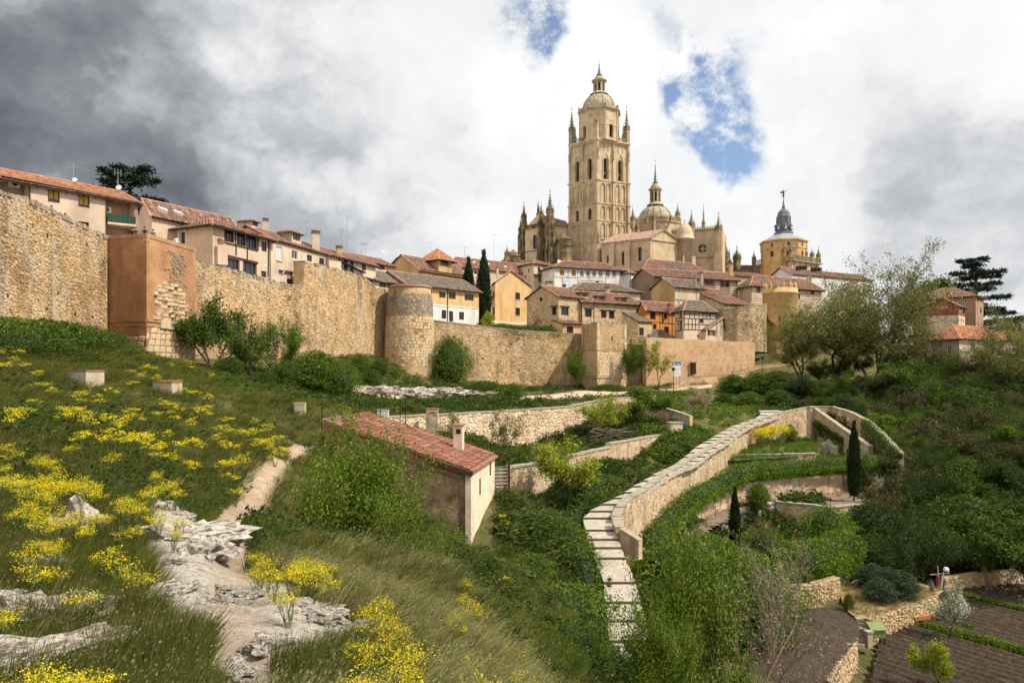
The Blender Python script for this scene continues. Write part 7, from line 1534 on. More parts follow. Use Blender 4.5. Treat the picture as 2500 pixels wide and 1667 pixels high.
rl = (zu('G',875)-zu('G',705))/2/F*262; mb = MB(); mb.lathe((CC.x,CC.y,0), [(rl*.9,zG(500)),(rl*1.02,zG(492)),(rl*.98,zG(478)),(rl*.78,zG(470)),(rl*.74,zG(440)),(rl*.70,zG(345)),(rl*.74,zG(338)),(rl*.72,zG(330)),(rl*.66,zG(318)),(rl*.60,zG(295)),(rl*.42,zG(275)),(rl*.22,zG(265)),(rl*.16,zG(255)),(rl*.20,zG(250)),(rl*.13,zG(235)),(rl*.02,zG(165)),(rl*.09,zG(160)),(rl*.09,zG(154)),(.02,zG(150))], 8, r8)
sp_ = mb.build('slate_spire', m_slate, ch)
db = MB()
for k in range(8):
 a = r8+(k+.5)*math.pi/4; db.box((CC.x+rl*.80*math.cos(a), CC.y+rl*.80*math.sin(a), zG(465)), .5,1.1,zG(425)-zG(465),a); db.lathe((CC.x+rl*.86*math.cos(a), CC.y+rl*.86*math.sin(a), zG(425)), [(.5,0),(.3,.5),(0,1.0)], 6); a2 = r8+k*math.pi/4; db.box((CC.x+rl*.70*math.cos(a2), CC.y+rl*.70*math.sin(a2), zG(440)), .35,.35,zG(345)-zG(440),a2)
db.build('dormers', m_slate, sp_)
wb = MB()
for k in range(8): a = r8+(k+.5)*math.pi/4; wb.box((CC.x+rl*.98*math.cos(a), CC.y+rl*.98*math.sin(a), zG(455)), .1,.5,.9,a)
wb.build('dormer_glass', m_wframe, sp_)
ab = MB(); z0 = zG(150); ab.lathe((CC.x,CC.y,z0), [(.12,0),(.35,.2),(.2,.8),(.3,1.1),(.32,1.6),(.12,1.75),(.2,1.95),(.2,2.2),(0,2.4)], 8); ab.bar((CC.x+.2,CC.y,z0+1.5),(CC.x+1.0,CC.y,z0+2.3),.16); ab.bar((CC.x-.2,CC.y,z0+1.5),(CC.x-.7,CC.y,z0+2.1),.16); ab.poly([(CC.x-.1,CC.y+.05,z0+1.5),(CC.x-1.1,CC.y+.2,z0+1.9),(CC.x-.9,CC.y+.2,z0+.9)]); ab.bar((CC.x,CC.y,z0+.5),(CC.x-.9,CC.y,z0+.3),.16); ab.build('angel_vane', m_black, sp_)
bA, bC, bB = pl_at(zu('G',515),268), pl_at(zu('G',870),252), pl_at(zu('G',1125),262); zp = zG(745,256)
mb = MB(); fL_, fR_ = Face(bA, bC), Face(bC, bB); bk = V2(bA)+V2(bB)-V2(bC)
for f in (fL_, fR_): mb.poly([f.p(0,14), f.p(f.L,14), f.p(f.L,zp), f.p(0,zp)])
mb.poly([fL_.p(0,zp), fL_.p(fL_.L,zp), fR_.p(fR_.L,zp), Vector((bk.x,bk.y,zp))]); mb.poly([fR_.p(fR_.L,14), Vector((bk.x,bk.y,14)), Vector((bk.x,bk.y,zp)), fR_.p(fR_.L,zp)]); base = mb.build('chapel_base', m_cath, ch)
cb = MB()
for f in (fL_, fR_):
 f.box(cb, -.5, f.L+.5, zp-.2, zp+.25, .9); f.box(cb, 0, f.L, zp+1.7, zp+1.95, .6, -.3); x = 0
 while x < f.L: f.box(cb, x, x+.22, zp+.25, zp+1.7, .5, -.3); x += .6
 for k in range(5): x = (k+.4)*f.L/5; f.box(cb, x, x+.3, zp-6, zp-.2, .25)
cb.build('parapet', m_pinn, base)
for (x, yb, yt, Y) in ((525,775,652,268),(795,725,580,255),(860,715,575,253),(997,735,600,258),(1055,730,635,259),(1113,750,625,262)): pinnacle(zP('G',x,yb,Y), 1.25, zk('G',yt,Y)-zk('G',yb,Y), .4, m_pinn, base)
# ------------------------------------------------------------------ plants
def leafmat(name, cols, trans=.22, rough=.7):
 return mat(name, cols, .5, rough=rough, island=.7, trans=trans, spec=.1)
l_fresh = leafmat('fresh_leaf', [(0.045, 0.081, 0.008), (0.091, 0.146, 0.013), (0.155, 0.216, 0.022), (0.258, 0.303, 0.044)])
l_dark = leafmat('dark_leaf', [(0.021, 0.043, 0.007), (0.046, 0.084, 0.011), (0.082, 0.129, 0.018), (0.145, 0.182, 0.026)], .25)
l_shade = leafmat('cloud_shade_leaf', [(0.015, 0.027, 0.007), (0.03, 0.052, 0.011), (0.054, 0.08, 0.018), (0.098, 0.122, 0.03)], .2)  # cloud shadow over the right-hand slope, put into the leaf colour
l_mid = leafmat('mid_leaf', [(0.034, 0.066, 0.008), (0.071, 0.119, 0.012), (0.126, 0.184, 0.02), (0.205, 0.252, 0.038)], .2)
l_yel = leafmat('yellow_green_leaf', [(0.094, 0.132, 0.011), (0.189, 0.237, 0.019), (0.315, 0.343, 0.031), (0.471, 0.449, 0.054)])
l_olive = leafmat('olive_leaf', [(0.075, 0.085, 0.019), (0.149, 0.154, 0.037), (0.234, 0.234, 0.064), (0.34, 0.319, 0.117)])
l_brown = leafmat('budding_brown_leaf', [(.035,.035,.012), (.07,.066,.022), (.11,.10,.036), (.16,.15,.065)])
l_cyp = leafmat('cypress_leaf', [(0.009, 0.016, 0.006), (0.018, 0.031, 0.01), (0.033, 0.05, 0.014)], .1)
l_ced = leafmat('cedar_needle', [(0.007, 0.014, 0.008), (0.015, 0.027, 0.014), (0.031, 0.045, 0.024)], .1)
l_blue = leafmat('bluish_leaf', [(0.028, 0.052, 0.025), (0.064, 0.098, 0.051), (0.112, 0.15, 0.087)], .25)
l_pale = leafmat('pale_blossom', [(0.26, 0.2, 0.12), (0.42, 0.34, 0.22), (0.55, 0.48, 0.34)], .3)
l_white = leafmat('white_blossom', [(.08,.13,.03), (.16,.22,.06), (.62,.62,.52), (.75,.75,.68)], .3)
l_bud = leafmat('pink_bud', [(.16,.12,.07), (.30,.22,.14), (.40,.30,.22), (.10,.15,.03)], .3)
l_vine = leafmat('vine_leaf', [(0.037, 0.073, 0.006), (0.082, 0.146, 0.012), (0.152, 0.232, 0.02), (0.246, 0.309, 0.036)], .25)
l_ygold = leafmat('yellow_flower', [(.60,.46,.006), (.78,.63,.012), (.84,.73,.04)], .3)
m_bark = mat('bark', [(.035,.025,.018), (.075,.055,.038), (.12,.09,.065)], 3, stretch=(1,1,.3), bump=.6, bscale=12)
m_twig = mat('pale_twig', [(.14,.10,.07), (.24,.18,.13)], 3)
m_stem = mat('flower_stem', [(.09,.13,.03), (.17,.20,.06)], 4)
def rand_dirs(rs, n, up=0.0):
 d = rs.normal(size=(n, 3)); d[:, 2] += up; return d/np.linalg.norm(d, axis=1, keepdims=True)
def leaf_arrays(pos, size, rs, asp=.5, up=.0, droop=0.0):
 n = len(pos); d = rand_dirs(rs, n, up-droop); s = np.cross(d, rand_dirs(rs, n)); s /= np.linalg.norm(s, axis=1, keepdims=True)+1e-6; size = np.asarray(size).reshape(-1, 1)
 mid = pos+d*size*.5; v = np.stack([pos, mid+s*size*asp*.5, pos+d*size, mid-s*size*asp*.5], 1); return v.reshape(-1, 3)
def leaf_mesh(name, pos, size, rs, m, asp=.5, up=.0, droop=0.0):
 v = leaf_arrays(pos, size, rs, asp, up, droop); return np_mesh(name, v, np.arange(len(v)).reshape(-1, 4), m)
def skeleton(rs, H, r0, levels=4, spread=.6, kids=4, first=.25, stems=1, up=.35, wob=.18, shrink=.62, lean=(0,0)):
 """returns segments (p0,p1,r0,r1,level)"""
 segs = []
 def grow(p, d, L, r, lev):
  n = 4 if lev < 2 else 3; q = p.copy(); pts = [p]; rr = r
  for i in range(n):
   d = d+rs.normal(size=3)*wob; d[2] += up*.12; d /= np.linalg.norm(d); q2 = q+d*L/n; r2 = rr*(.86 if lev else .88); segs.append((q, q2, rr, r2, lev)); q, rr = q2, r2; pts.append(q)
   if lev < levels-1 and (i >= 1 or lev > 0):
    for k in range(max(1, int(kids/n+rs.rand()))):
     a = rs.uniform(0, 6.283); side = np.array([math.cos(a), math.sin(a), 0.0]); dd = d*(1-spread)+side*spread+np.array([0, 0, up*.5]); dd /= np.linalg.norm(dd); grow(q, dd, L*shrink*rs.uniform(.7, 1.15), rr*.6, lev+1)
 for s in range(stems):
  a = rs.uniform(0, 6.283); t = 0 if stems == 1 else rs.uniform(.1, .55); d = np.array([math.cos(a)*t+lean[0], math.sin(a)*t+lean[1], 1.0]); d /= np.linalg.norm(d)
  grow(np.array([math.cos(a)*.04*H*(stems > 1), math.sin(a)*.04*H*(stems > 1), 0.0]), d, H*(.62 if stems > 1 else .55)*rs.uniform(.85, 1.05), r0*(1 if stems == 1 else .7), 0)
 return segs
def branch_mesh(name, segs, m, min_r=.004, maxlev=9):
 mb = MB()
 for (a, b, r0, r1, lev) in segs:
  if lev > maxlev: continue
  mb.tube(a, b, max(r0, min_r), max(r1, min_r), 7 if lev == 0 else (5 if lev == 1 else 3), False)
 return mb.mesh(name, m, True)
def normalise(segs, pos, H):
 z = np.percentile(pos[:, 2], 99) if len(pos) > 50 else max(s[1][2] for s in segs); k = H/z
 return [(a*k, b*k, r0, r1, l) for (a, b, r0, r1, l) in segs], pos*k
PROTO = {}
def tree_proto(key, seed, H, n, size, m, levels=4, spread=.6, kids=4, stems=1, up=.35, sig=.12, r0=.12, asp=.5, clump=0, bark=None, droop=0.0, leaf_from=2, shrink=.62, flat=1.0, wob=.18, lean=(0,0)):
 rs = np.random.RandomState(seed); segs = skeleton(rs, H, r0, levels, spread, kids, stems=stems, up=up, shrink=shrink, wob=wob, lean=lean); ends = [s for s in segs if s[4] >= leaf_from]; A = np.array([s[0] for s in ends]); B = np.array([s[1] for s in ends])
 i = rs.randint(0, len(ends), n)
 if clump:   # leaves gather in clumps, so that the sky shows between
  keep = rs.rand(len(ends)) < clump; idx = np.nonzero(keep)[0]; i = idx[rs.randint(0, len(idx), n)]
 t = rs.rand(n, 1); pos = A[i]*(1-t)+B[i]*t+rs.normal(size=(n, 3))*sig*H/5*np.array([1, 1, flat]); pos[:, 2] = np.maximum(pos[:, 2], .04*H); segs, pos = normalise(segs, pos, H)
 me = leaf_mesh(key+'_crown', pos, size*rs.uniform(.6, 1.35, n), rs, m, asp, .15, droop); PROTO[key] = (branch_mesh(key+'_trunk', segs, bark or m_bark), me, H); return PROTO[key]
def shape_proto(key, seed, H, n, size, m, prof, core=None, asp=.45, up=1.2, r0=.15, rough=.12, stem=.08):
 """dense plants: leaves fill the outer shell of a turned profile prof(t)->radius"""
 rs = np.random.RandomState(seed); t = rs.rand(n*2); r = np.array([prof(x) for x in t]); keep = rs.rand(n*2) < np.clip(r/max(r), .15, 1); t, r = t[keep][:n], r[keep][:n]; a = rs.uniform(0, 6.283, len(t)); k = 1-.45*rs.rand(len(t))**2
 lump = 1+rough*np.sin(a*3+t*17)+rough*.8*np.sin(a*7-t*31)+rs.normal(size=len(t))*rough*.35; rr = r*k*lump
 pos = np.stack([rr*np.cos(a), rr*np.sin(a), stem*H+t*H*(1-stem)], 1); me = leaf_mesh(key+'_crown', pos, size*rs.uniform(.6, 1.4, len(t)), rs, m, asp, up)
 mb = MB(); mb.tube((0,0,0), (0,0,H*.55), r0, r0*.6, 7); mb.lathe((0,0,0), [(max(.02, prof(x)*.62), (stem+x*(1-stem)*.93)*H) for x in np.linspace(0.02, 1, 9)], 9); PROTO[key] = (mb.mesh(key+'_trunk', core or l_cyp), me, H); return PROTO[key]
tree_proto('airy', 3, 6.0, 23000, .11, l_fresh, levels=4, spread=.5, kids=5, stems=6, up=.5, sig=.20, r0=.09)
tree_proto('airy2', 5, 6.0, 11000, .11, l_fresh, levels=4, spread=.45, kids=5, stems=5, up=.6, sig=.17, r0=.08)
tree_proto('sap', 6, 6.0, 4200, .10, l_fresh, levels=4, spread=.4, kids=4, stems=2, up=.7, sig=.12, r0=.05)
tree_proto('broad', 7, 6.0, 9000, .24, l_mid, levels=4, spread=.62, kids=5, stems=1, up=.35, sig=.26, r0=.16)
tree_proto('broad2', 8, 6.0, 9000, .22, l_mid, levels=4, spread=.55, kids=5, stems=3, up=.45, sig=.24, r0=.13)
tree_proto('thin', 9, 6.0, 2600, .17, l_yel, levels=4, spread=.5, kids=4, stems=2, up=.5, sig=.12, r0=.08)
tree_proto('olive', 11, 20.0, 30000, .34, l_olive, levels=5, spread=.66, kids=5, stems=5, up=.25, sig=.085, r0=.40, clump=.8, wob=.24, shrink=.68, leaf_from=1)
tree_proto('olive2', 12, 20.0, 28000, .34, l_olive, levels=5, spread=.64, kids=5, stems=3, up=.26, sig=.085, r0=.45, clump=.8, wob=.24, shrink=.68, lean=(-.25,0), leaf_from=1)
tree_proto('bare', 13, 6.0, 1500, .075, l_bud, levels=4, spread=.35, kids=5, stems=7, up=.75, sig=.05, r0=.05, bark=m_twig)
tree_proto('brush', 14, 6.0, 9000, .17, l_brown, levels=4, spread=.45, kids=5, stems=6, up=.6, sig=.16, r0=.06)
tree_proto('bud', 15, 5.0, 5200, .15, l_pale, levels=4, spread=.5, kids=5, stems=3, up=.45, sig=.13, r0=.08)
tree_proto('blossom', 16, 3.0, 3600, .09, l_white, levels=3, spread=.6, kids=5, stems=1, up=.3, sig=.22, r0=.07, leaf_from=1)
tree_proto('pollard', 17, 3.0, 10, .02, l_brown, levels=4, spread=.5, kids=5, stems=1, up=.5, sig=.02, r0=.16)
def bushprof(t): return max(.05, (math.sin(math.pi*min(1, .12+t*.88))**.6))*1.25
shape_proto('bush', 21, 2.4, 8000, .125, l_mid, bushprof, asp=.5, up=.3, rough=.17, stem=.0)
shape_proto('bush2', 22, 2.4, 8000, .12, l_dark, lambda t: bushprof(t)*1.15, asp=.5, up=.3, rough=.22, stem=.0)
shape_proto('finebush', 23, 2.4, 9000, .10, l_vine, lambda t: bushprof(t)*1.2, asp=.35, up=-.4, rough=.15, stem=.0)
shape_proto('cypress', 24, 12.0, 9000, .34, l_cyp, lambda t: (.35+1.05*math.sin(math.pi*min(1, t*1.0+.08))**.7)*(1-.25*t), asp=.3, up=2.2, rough=.10)
shape_proto('mound', 25, 1.2, 6000, .105, l_mid, lambda t: 1.9*math.sqrt(max(.01, 1-t*t)), asp=.5, up=.4, rough=.2, stem=.0)
def cedar_proto(key, seed, H=18.0):
 rs = np.random.RandomState(seed); mb = MB(); mb.tube((0,0,0), (.3,0,H*.95), .55, .08, 8); P_ = []; z = H*.16
 while z < H*.98:
  f = z/H; R_ = H*.50*(1-f)**.62*(.72+.5*rs.rand())+.6; 
  for k in range(rs.randint(2, 5)):
   a = rs.uniform(0, 6.283); L = R_*rs.uniform(.55, 1.05); d = np.array([math.cos(a), math.sin(a), rs.uniform(-.02, .16)]); p0 = np.array([.3*f, 0, z]); p1 = p0+d*L; mb.tube(p0, p1, .16*(1-f)+.05, .03, 5); n = int(140*L)
   t = rs.uniform(.22, 1.02, n)**.8; w = L*.26*np.sin(np.pi*np.clip(t, .05, 1)**.8)+.25; q = p0+d*L*t[:, None]; q[:, 0] += -math.sin(a)*rs.normal(size=n)*w*.62; q[:, 1] += math.cos(a)*rs.normal(size=n)*w*.62; q[:, 2] += rs.normal(size=n)*.13+.14-.02*w; P_.append(q)
  z += H*.05*rs.uniform(.7, 1.3)
 pos = np.concatenate(P_); me = leaf_mesh(key+'_crown', pos, .42*rs.uniform(.6, 1.4, len(pos)), rs, l_ced, .3, .5); PROTO[key] = (mb.mesh(key+'_trunk', m_bark, True), me, H)
cedar_proto('cedar', 31); cedar_proto('cedar2', 32)
def plant(key, u, vt, Y, name, label, cat, wide=1.0, m=None, group=None, zb=None, rot=None, x=None, part=('trunk', 'crown'), lean=0.0, sink=.1):
 """a plant whose foot stands on the ground at distance Y and whose top shows at photo row vt"""
 tr, cr, H = PROTO[key]; X = (u-CX)/F*Y if x is None else x; z0 = (gz(X, Y) if zb is None else zb)-sink; zt = (VH-vt)/F*Y; h = max(.3, zt-z0); k = h/H; rot = (u*.37+vt*.11) if rot is None else rot
 o = thing(name, label, cat, (X, Y, z0), group); o.rotation_euler = (0, lean, rot); o.scale = (k*wide, k*wide, k)
 for me, nm in ((tr, part[0]), (cr, part[1])):
  c = bpy.data.objects.new(nm, me); COL.objects.link(c); c.parent = o
  if m and nm == part[1]: c.material_slots[0].link = 'OBJECT'; c.material_slots[0].material = m
 return o
BP = ('stems', 'foliage')
plant('airy', 875, 1040, 21.5, 'willow_tree', 'big bushy fresh green willow in front of the shed', 'tree', .72)
plant('airy2', 985, 1190, 20, 'willow_tree', 'lower green willow right of the big one, before the shed wall', 'tree', .75)
plant('airy2', 790, 1170, 20.5, 'willow_tree', 'lower green willow left of the big one, beside the path', 'tree', .7)
plant('sap', 835, 1010, 22.5, 'sapling', 'thin light sapling rising in front of the shed roof edge', 'tree', .55)
plant('airy2', 1660, 1290, 25, 'young_tree', 'multi-stemmed light green tree at bottom right of the steps', 'tree', .5)
plant('airy2', 1745, 1320, 26, 'young_tree', 'second light green tree behind the multi-stemmed one at bottom right', 'tree', .62, rot=2.5)
plant('airy', 1600, 1480, 23, 'young_tree', 'low leafy tree at the foot of the multi-stemmed one', 'tree', .6)
plant('airy', 1395, 1575, 22, 'young_tree', 'leafy green bush tree at the bottom edge left of the steps', 'tree', .8, m=l_mid)
plant('airy2', 1290, 1590, 19, 'young_tree', 'low leafy tree at the bottom edge among weeds', 'tree', .9, m=l_mid)
plant('bare', 1790, 1300, 30, 'budding_shrub', 'tall bare shrub with pinkish buds behind the bottom right tree', 'shrub', 1.15, part=BP)
plant('bare', 1960, 1540, 29, 'budding_shrub', 'bare shrub with long pale twigs over the soil bed', 'shrub', 1.6, part=BP, lean=.25)
plant('broad2', 1378, 1078, 52.5, 'young_tree', 'fluffy yellow-green tree growing against the peach garden wall', 'tree', 1.15, m=l_yel)
plant('bush2', 1365, 1172, 51.2, 'ivy_bush', 'dark ivy bush at the foot of the yellow-green tree', 'bush', .72, part=BP)
plant('thin', 1200, 1000, 64, 'olive_shrub', 'sparse olive shrub beside the shed chimney', 'shrub', 1.25, m=l_olive, part=BP)
plant('thin', 1100, 1010, 60, 'olive_shrub', 'thin shrub behind the shed roof', 'shrub', 1.2, m=l_olive, part=BP)
plant('bush', 1258, 1092, 60, 'garden_shrub', 'small green shrub in the garden right of the shed', 'shrub', .7, part=BP)
plant('broad2', 1490, 972, 83, 'young_tree', 'yellow-green tree left of the dark tree by the upper wall', 'tree', 1.35, m=l_yel)
plant('broad', 1556, 948, 87, 'garden_tree', 'dense dark green tree beside the sloping gate wall', 'tree', 1.6, m=l_mid)
plant('bush', 1252, 938, 96, 'round_bush', 'round glossy bush on the dirt square', 'bush', 1.1, part=BP)
plant('bud', 1702, 938, 100, 'blossom_tree', 'small beige blossoming tree on the green bank', 'tree', .9)
plant('bush', 1735, 1000, 110, 'bank_bush', 'low green bush on the bank above the steps', 'bush', 1.0, part=BP)
plant('finebush', 1098, 818, 137, 'wall_bush', 'large green bush beside the round tower foot', 'bush', .75, m=l_mid, part=BP)
plant('broad2', 525, 735, 83, 'wall_tree', 'dark ragged tree right of the brick tower', 'tree', 1.1, m=l_dark)
plant('broad2', 610, 800, 78, 'wall_tree', 'second dark tree along the wall, below the timber windows', 'tree', 1.0, m=l_dark)
plant('brush', 682, 775, 83, 'wall_tree', 'tall brushy shrub with bare tips against the wall', 'tree', .9, m=l_mid)
plant('bush2', 770, 855, 75, 'wall_bush', 'broad dark green bush below the raised wall section', 'bush', 1.0, m=l_mid, part=BP)
plant('bush2', 700, 880, 72, 'wall_bush', 'dark bush left of the broad bush', 'bush', .9, part=BP)
plant('finebush', 830, 880, 74, 'wall_bush', 'bright feathery bush at the right end of the shrub row', 'bush', .9, m=l_mid, part=BP)
plant('bush2', 560, 870, 74, 'wall_bush', 'dark low bush under the ragged tree', 'bush', 1.0, part=BP)
for i, (u, vt, Y) in enumerate(((650,905,70),(880,865,116),(925,878,118),(965,900,120),(905,900,108))): plant('bush2', u, vt, Y, 'scrub_bush', 'dark scrub bush on the slope below the city wall', 'bush', 1.0, group='scrub below the city wall', part=BP, m=l_mid if i % 2 else None)
for i, (u, vt, Y) in enumerate(((-10,772,53),(60,790,54),(110,782,57),(160,805,58),(215,825,60),(250,810,66),(300,842,67),(40,805,50))): plant('mound', u, vt, Y, 'bramble', 'low green bramble mound under the left city wall', 'bush', 1.5, group='brambles under the left wall', part=BP, m=(l_mid, l_dark, l_dark)[i % 3])
for i, (u, vt, Y) in enumerate(((1095,938,128),(1180,930,132),(1300,943,140),(1340,940,143),(1480,938,148),(1500,940,146))): plant('mound', u, vt, Y, 'weed_clump', 'dark weed clump at the foot of the pale wall', 'bush', 1.4, group='weeds at the wall foot', part=BP, m=l_dark)
plant('broad2', 1408, 858, 147.5, 'wall_tree', 'slim tree in the shade left of the square tower', 'tree', .62, m=l_mid); plant('broad2', 1545, 828, 151, 'wall_tree', 'slim deep green tree hugging the right side of the square tower', 'tree', .5, m=l_mid); plant('thin', 1568, 842, 152, 'wall_tree', 'wispy olive tree before the short wall piece', 'tree', .7, m=l_olive); plant('thin', 1602, 834, 150, 'wall_tree', 'slim young tree in front of the peach wall', 'tree', .95)
plant('pollard', 1303, 765, 158, 'pollarded_tree', 'bare pollarded tree on the wall terrace before the stone house', 'tree', 1.3, zb=6.9)
for i, (u, vt, Y) in enumerate(((1225,790,152),(1255,795,154),(1285,796,156),(1330,796,158))): plant('mound', u, vt, Y, 'terrace_shrub', 'dark clipped shrub on the wall terrace', 'bush', .9, group='shrubs on the wall terrace', part=BP, m=l_dark, zb=6.6)
plant('cypress', 1144, 630, 168, 'cypress', 'shorter slim cypress behind the long house', 'tree', .85, zb=8); plant('cypress', 1181, 613, 163, 'cypress', 'tallest cypress, between long house and yellow gable', 'tree', .80, zb=6.5)
plant('bush', 1190, 760, 158, 'ivy_bush', 'bright ivy tumbling at the end of the long house', 'bush', .45, zb=6.6, part=BP, m=l_yel)
plant('cedar', 2378, 626, 212, 'cedar', 'tall dark cedar behind the brick mansion', 'tree', 1.25, zb=0); plant('cedar2', 318, 405, 122, 'cedar', 'dark cedar crown behind the red roofs at left', 'tree', 1.45, zb=10)
plant('broad', 2255, 688, 205, 'garden_tree', 'round dark tree left of the brick mansion', 'tree', 1.2, zb=8, m=l_dark)
plant('olive2', 2030, 690, 150, 'budding_tree', 'leaning airy tree in front of the crenellated tower', 'tree', 1.0)
plant('olive', 2135, 632, 142, 'budding_tree', 'largest airy budding tree right of the crenellated tower', 'tree', .82)
plant('olive', 2255, 805, 146, 'budding_tree', 'airy tree right of the largest one, before the red cottage', 'tree', .75, rot=2.0, m=l_brown)
plant('olive2', 2450, 772, 118, 'budding_tree', 'spreading airy tree at the right edge', 'tree', 1.0, rot=4.0)
plant('olive2', 1960, 760, 152, 'budding_tree', 'small airy tree at the foot of the crenellated tower', 'tree', .8, rot=1.0)
plant('olive', 2350, 850, 128, 'budding_tree', 'low airy tree before the pale house', 'tree', .9, rot=5.0, m=l_mid)
plant('cypress', 2085, 1030, 73, 'cypress', 'lone cypress on the dirt terrace', 'tree', .72, zb=-13.3); plant('cypress', 1794, 1190, 61, 'cypress', 'slender cypress in front of the limestone ledge', 'tree', .75, zb=-15.6)
plant('finebush', 2022, 1232, 65, 'weeping_bush', 'dome shaped weeping dark green bush below the railing', 'bush', 1.0, zb=-15.6, part=BP)
plant('finebush', 1865, 1290, 58, 'garden_shrub', 'dark shrub behind the lower garden hedge, left', 'shrub', .9, zb=-15.6, part=BP, m=l_dark); plant('finebush', 1720, 1300, 52, 'garden_shrub', 'rounded vine shrub below the stairs parapet', 'shrub', 1.1, zb=-16, part=BP)
plant('bush', 1850, 1180, 70, 'terrace_plant', 'little leafy plant beside the railing', 'shrub', .8, zb=-13.3, part=BP); plant('thin', 2138, 1165, 74, 'fruit_tree', 'tiny fruit tree right of the lone cypress', 'tree', 1.0, zb=-13.3, m=l_pale)
for i, (u, vt, zb_) in enumerate(((1870,1088,-10.2),(1905,1090,-10.2),(1945,1094,-10.2),(2025,1072,-10.4))): plant('blossom', u, vt, 88 if i < 3 else 90, 'white_flower_bush', ('white flowering bush at left in the flower bed','white flowering bush in the middle of the flower bed','dark leafy bush at right in the flower bed','white flowering bush below the ivy wall')[i], 'bush', 1.5, zb=zb_, part=BP, m=None if i != 2 else l_blue)
plant('bush', 1928, 1036, 100, 'ivy_bush', 'ivy clump spilling over the peach wall above the flower bed', 'bush', .7, zb=-10.0, part=BP, m=l_vine)
for i, (u, vt, Y) in enumerate(((2130,1375,57),(2170,1385,55.5),(2200,1392,54.5),(2150,1410,53.5))): plant('bush', u, vt, Y, 'garden_shrub', 'bluish dark shrub beside the upper stone steps', 'shrub', 1.0, zb=-17.1, part=BP, m=l_blue, group='shrubs beside the stone steps')
plant('blossom', 2317, 1428, 50, 'blossom_tree', 'small white blossoming fruit tree at the edge of the field', 'tree', 1.15, zb=-18.3); plant('broad', 2296, 1568, 42, 'young_tree', 'bright yellow-green sapling in the furrowed field', 'tree', .95, zb=-18.3, m=l_yel)
plant('bush', 2072, 1450, 52, 'garden_shrub', 'small shrub at the corner of the straw terrace', 'shrub', .5, zb=-17.2, part=BP)
rng = random.Random(77); WOOD = []
for row, (Y0, vts, us) in enumerate(((64, (1300,1345), (2110,2520)), (70, (1235,1300), (2100,2540)), (77, (1165,1240), (2110,2560)), (85, (1110,1180), (2150,2560)), (95, (1060,1120), (2200,2560)), (106, (1010,1065), (2080,2560)), (118, (960,1010), (1930,2560)), (90, (1085,1140), (2190,2560)), (100, (1035,1090), (2160,2560)), (112, (985,1030), (2060,2560)), (130, (915,960), (1900,2560)))):
 u = us[0]
 while u < us[1]:
  Y = Y0+rng.uniform(-3, 3); key = rng.choice(('broad','broad2','broad2','brush','bush2','olive')); mm = rng.choice((l_shade, l_shade, l_dark, l_mid if row > 4 else l_dark, l_brown if row > 1 else l_dark))  # mostly dark leaves, painting the cloud shadow on this wood
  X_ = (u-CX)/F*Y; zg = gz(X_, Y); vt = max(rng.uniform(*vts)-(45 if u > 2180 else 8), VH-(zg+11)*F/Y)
  if (VH-vt)/F*Y-zg > 1.2:
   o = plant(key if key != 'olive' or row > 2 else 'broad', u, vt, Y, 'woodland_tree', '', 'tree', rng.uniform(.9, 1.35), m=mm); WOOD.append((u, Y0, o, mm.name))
  u += rng.uniform(20, 36)*80/Y
ADJ = {'cloud_shade_leaf': 'shade-painted dark leafy', 'dark_leaf': 'deep green leafy', 'mid_leaf': 'mid-green leafy', 'budding_brown_leaf': 'brownish budding'}
BELT = {64: 'bordering the furrowed field', 70: 'just above the field edge', 77: 'level with the dirt terrace at right', 85: 'right of the curved garden wall', 90: 'below the ivy hedge at right', 95: 'beside the ivy hedge at right', 100: 'above the ivy hedge at right', 106: 'by the slanting far wall at right', 112: 'level with the head of the steps at right', 118: 'behind the low mossy bank wall', 130: 'under the airy budding trees'}
for (u, Y0, o, mn) in WOOD: o['label'] = ADJ[mn]+' tree '+BELT[Y0]; o['group'] = ADJ[mn]+' trees '+BELT[Y0]
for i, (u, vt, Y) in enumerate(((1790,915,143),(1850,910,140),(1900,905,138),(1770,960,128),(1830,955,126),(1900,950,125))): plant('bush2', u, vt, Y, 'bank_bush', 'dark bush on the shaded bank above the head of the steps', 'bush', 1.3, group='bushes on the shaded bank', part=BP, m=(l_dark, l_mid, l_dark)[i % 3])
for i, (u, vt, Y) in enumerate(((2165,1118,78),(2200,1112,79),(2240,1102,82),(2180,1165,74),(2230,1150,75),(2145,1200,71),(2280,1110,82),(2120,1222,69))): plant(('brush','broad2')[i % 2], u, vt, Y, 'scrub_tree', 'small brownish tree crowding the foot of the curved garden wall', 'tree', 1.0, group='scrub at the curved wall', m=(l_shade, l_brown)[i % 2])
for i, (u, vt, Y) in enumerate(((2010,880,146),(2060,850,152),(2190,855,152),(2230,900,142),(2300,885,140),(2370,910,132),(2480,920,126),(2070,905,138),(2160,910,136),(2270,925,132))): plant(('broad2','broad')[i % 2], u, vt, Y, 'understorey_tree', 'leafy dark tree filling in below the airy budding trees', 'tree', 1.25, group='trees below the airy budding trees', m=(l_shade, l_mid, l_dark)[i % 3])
for i, (u, vt, Y) in enumerate(((1650,1330,47),(1700,1340,48),(1740,1370,46),(1690,1420,42),(1780,1400,47),(1830,1420,47),(1760,1320,52),(1820,1340,53),(1640,1430,40),(1620,1500,38))): plant(('bush','finebush','bush2')[i % 3], u, vt, Y, 'bank_shrub', 'green shrub on the bank between the steps and the soil bed', 'shrub', 1.15, group='shrubs between steps and soil bed', part=BP, m=(l_mid, l_vine, l_dark)[i % 3])
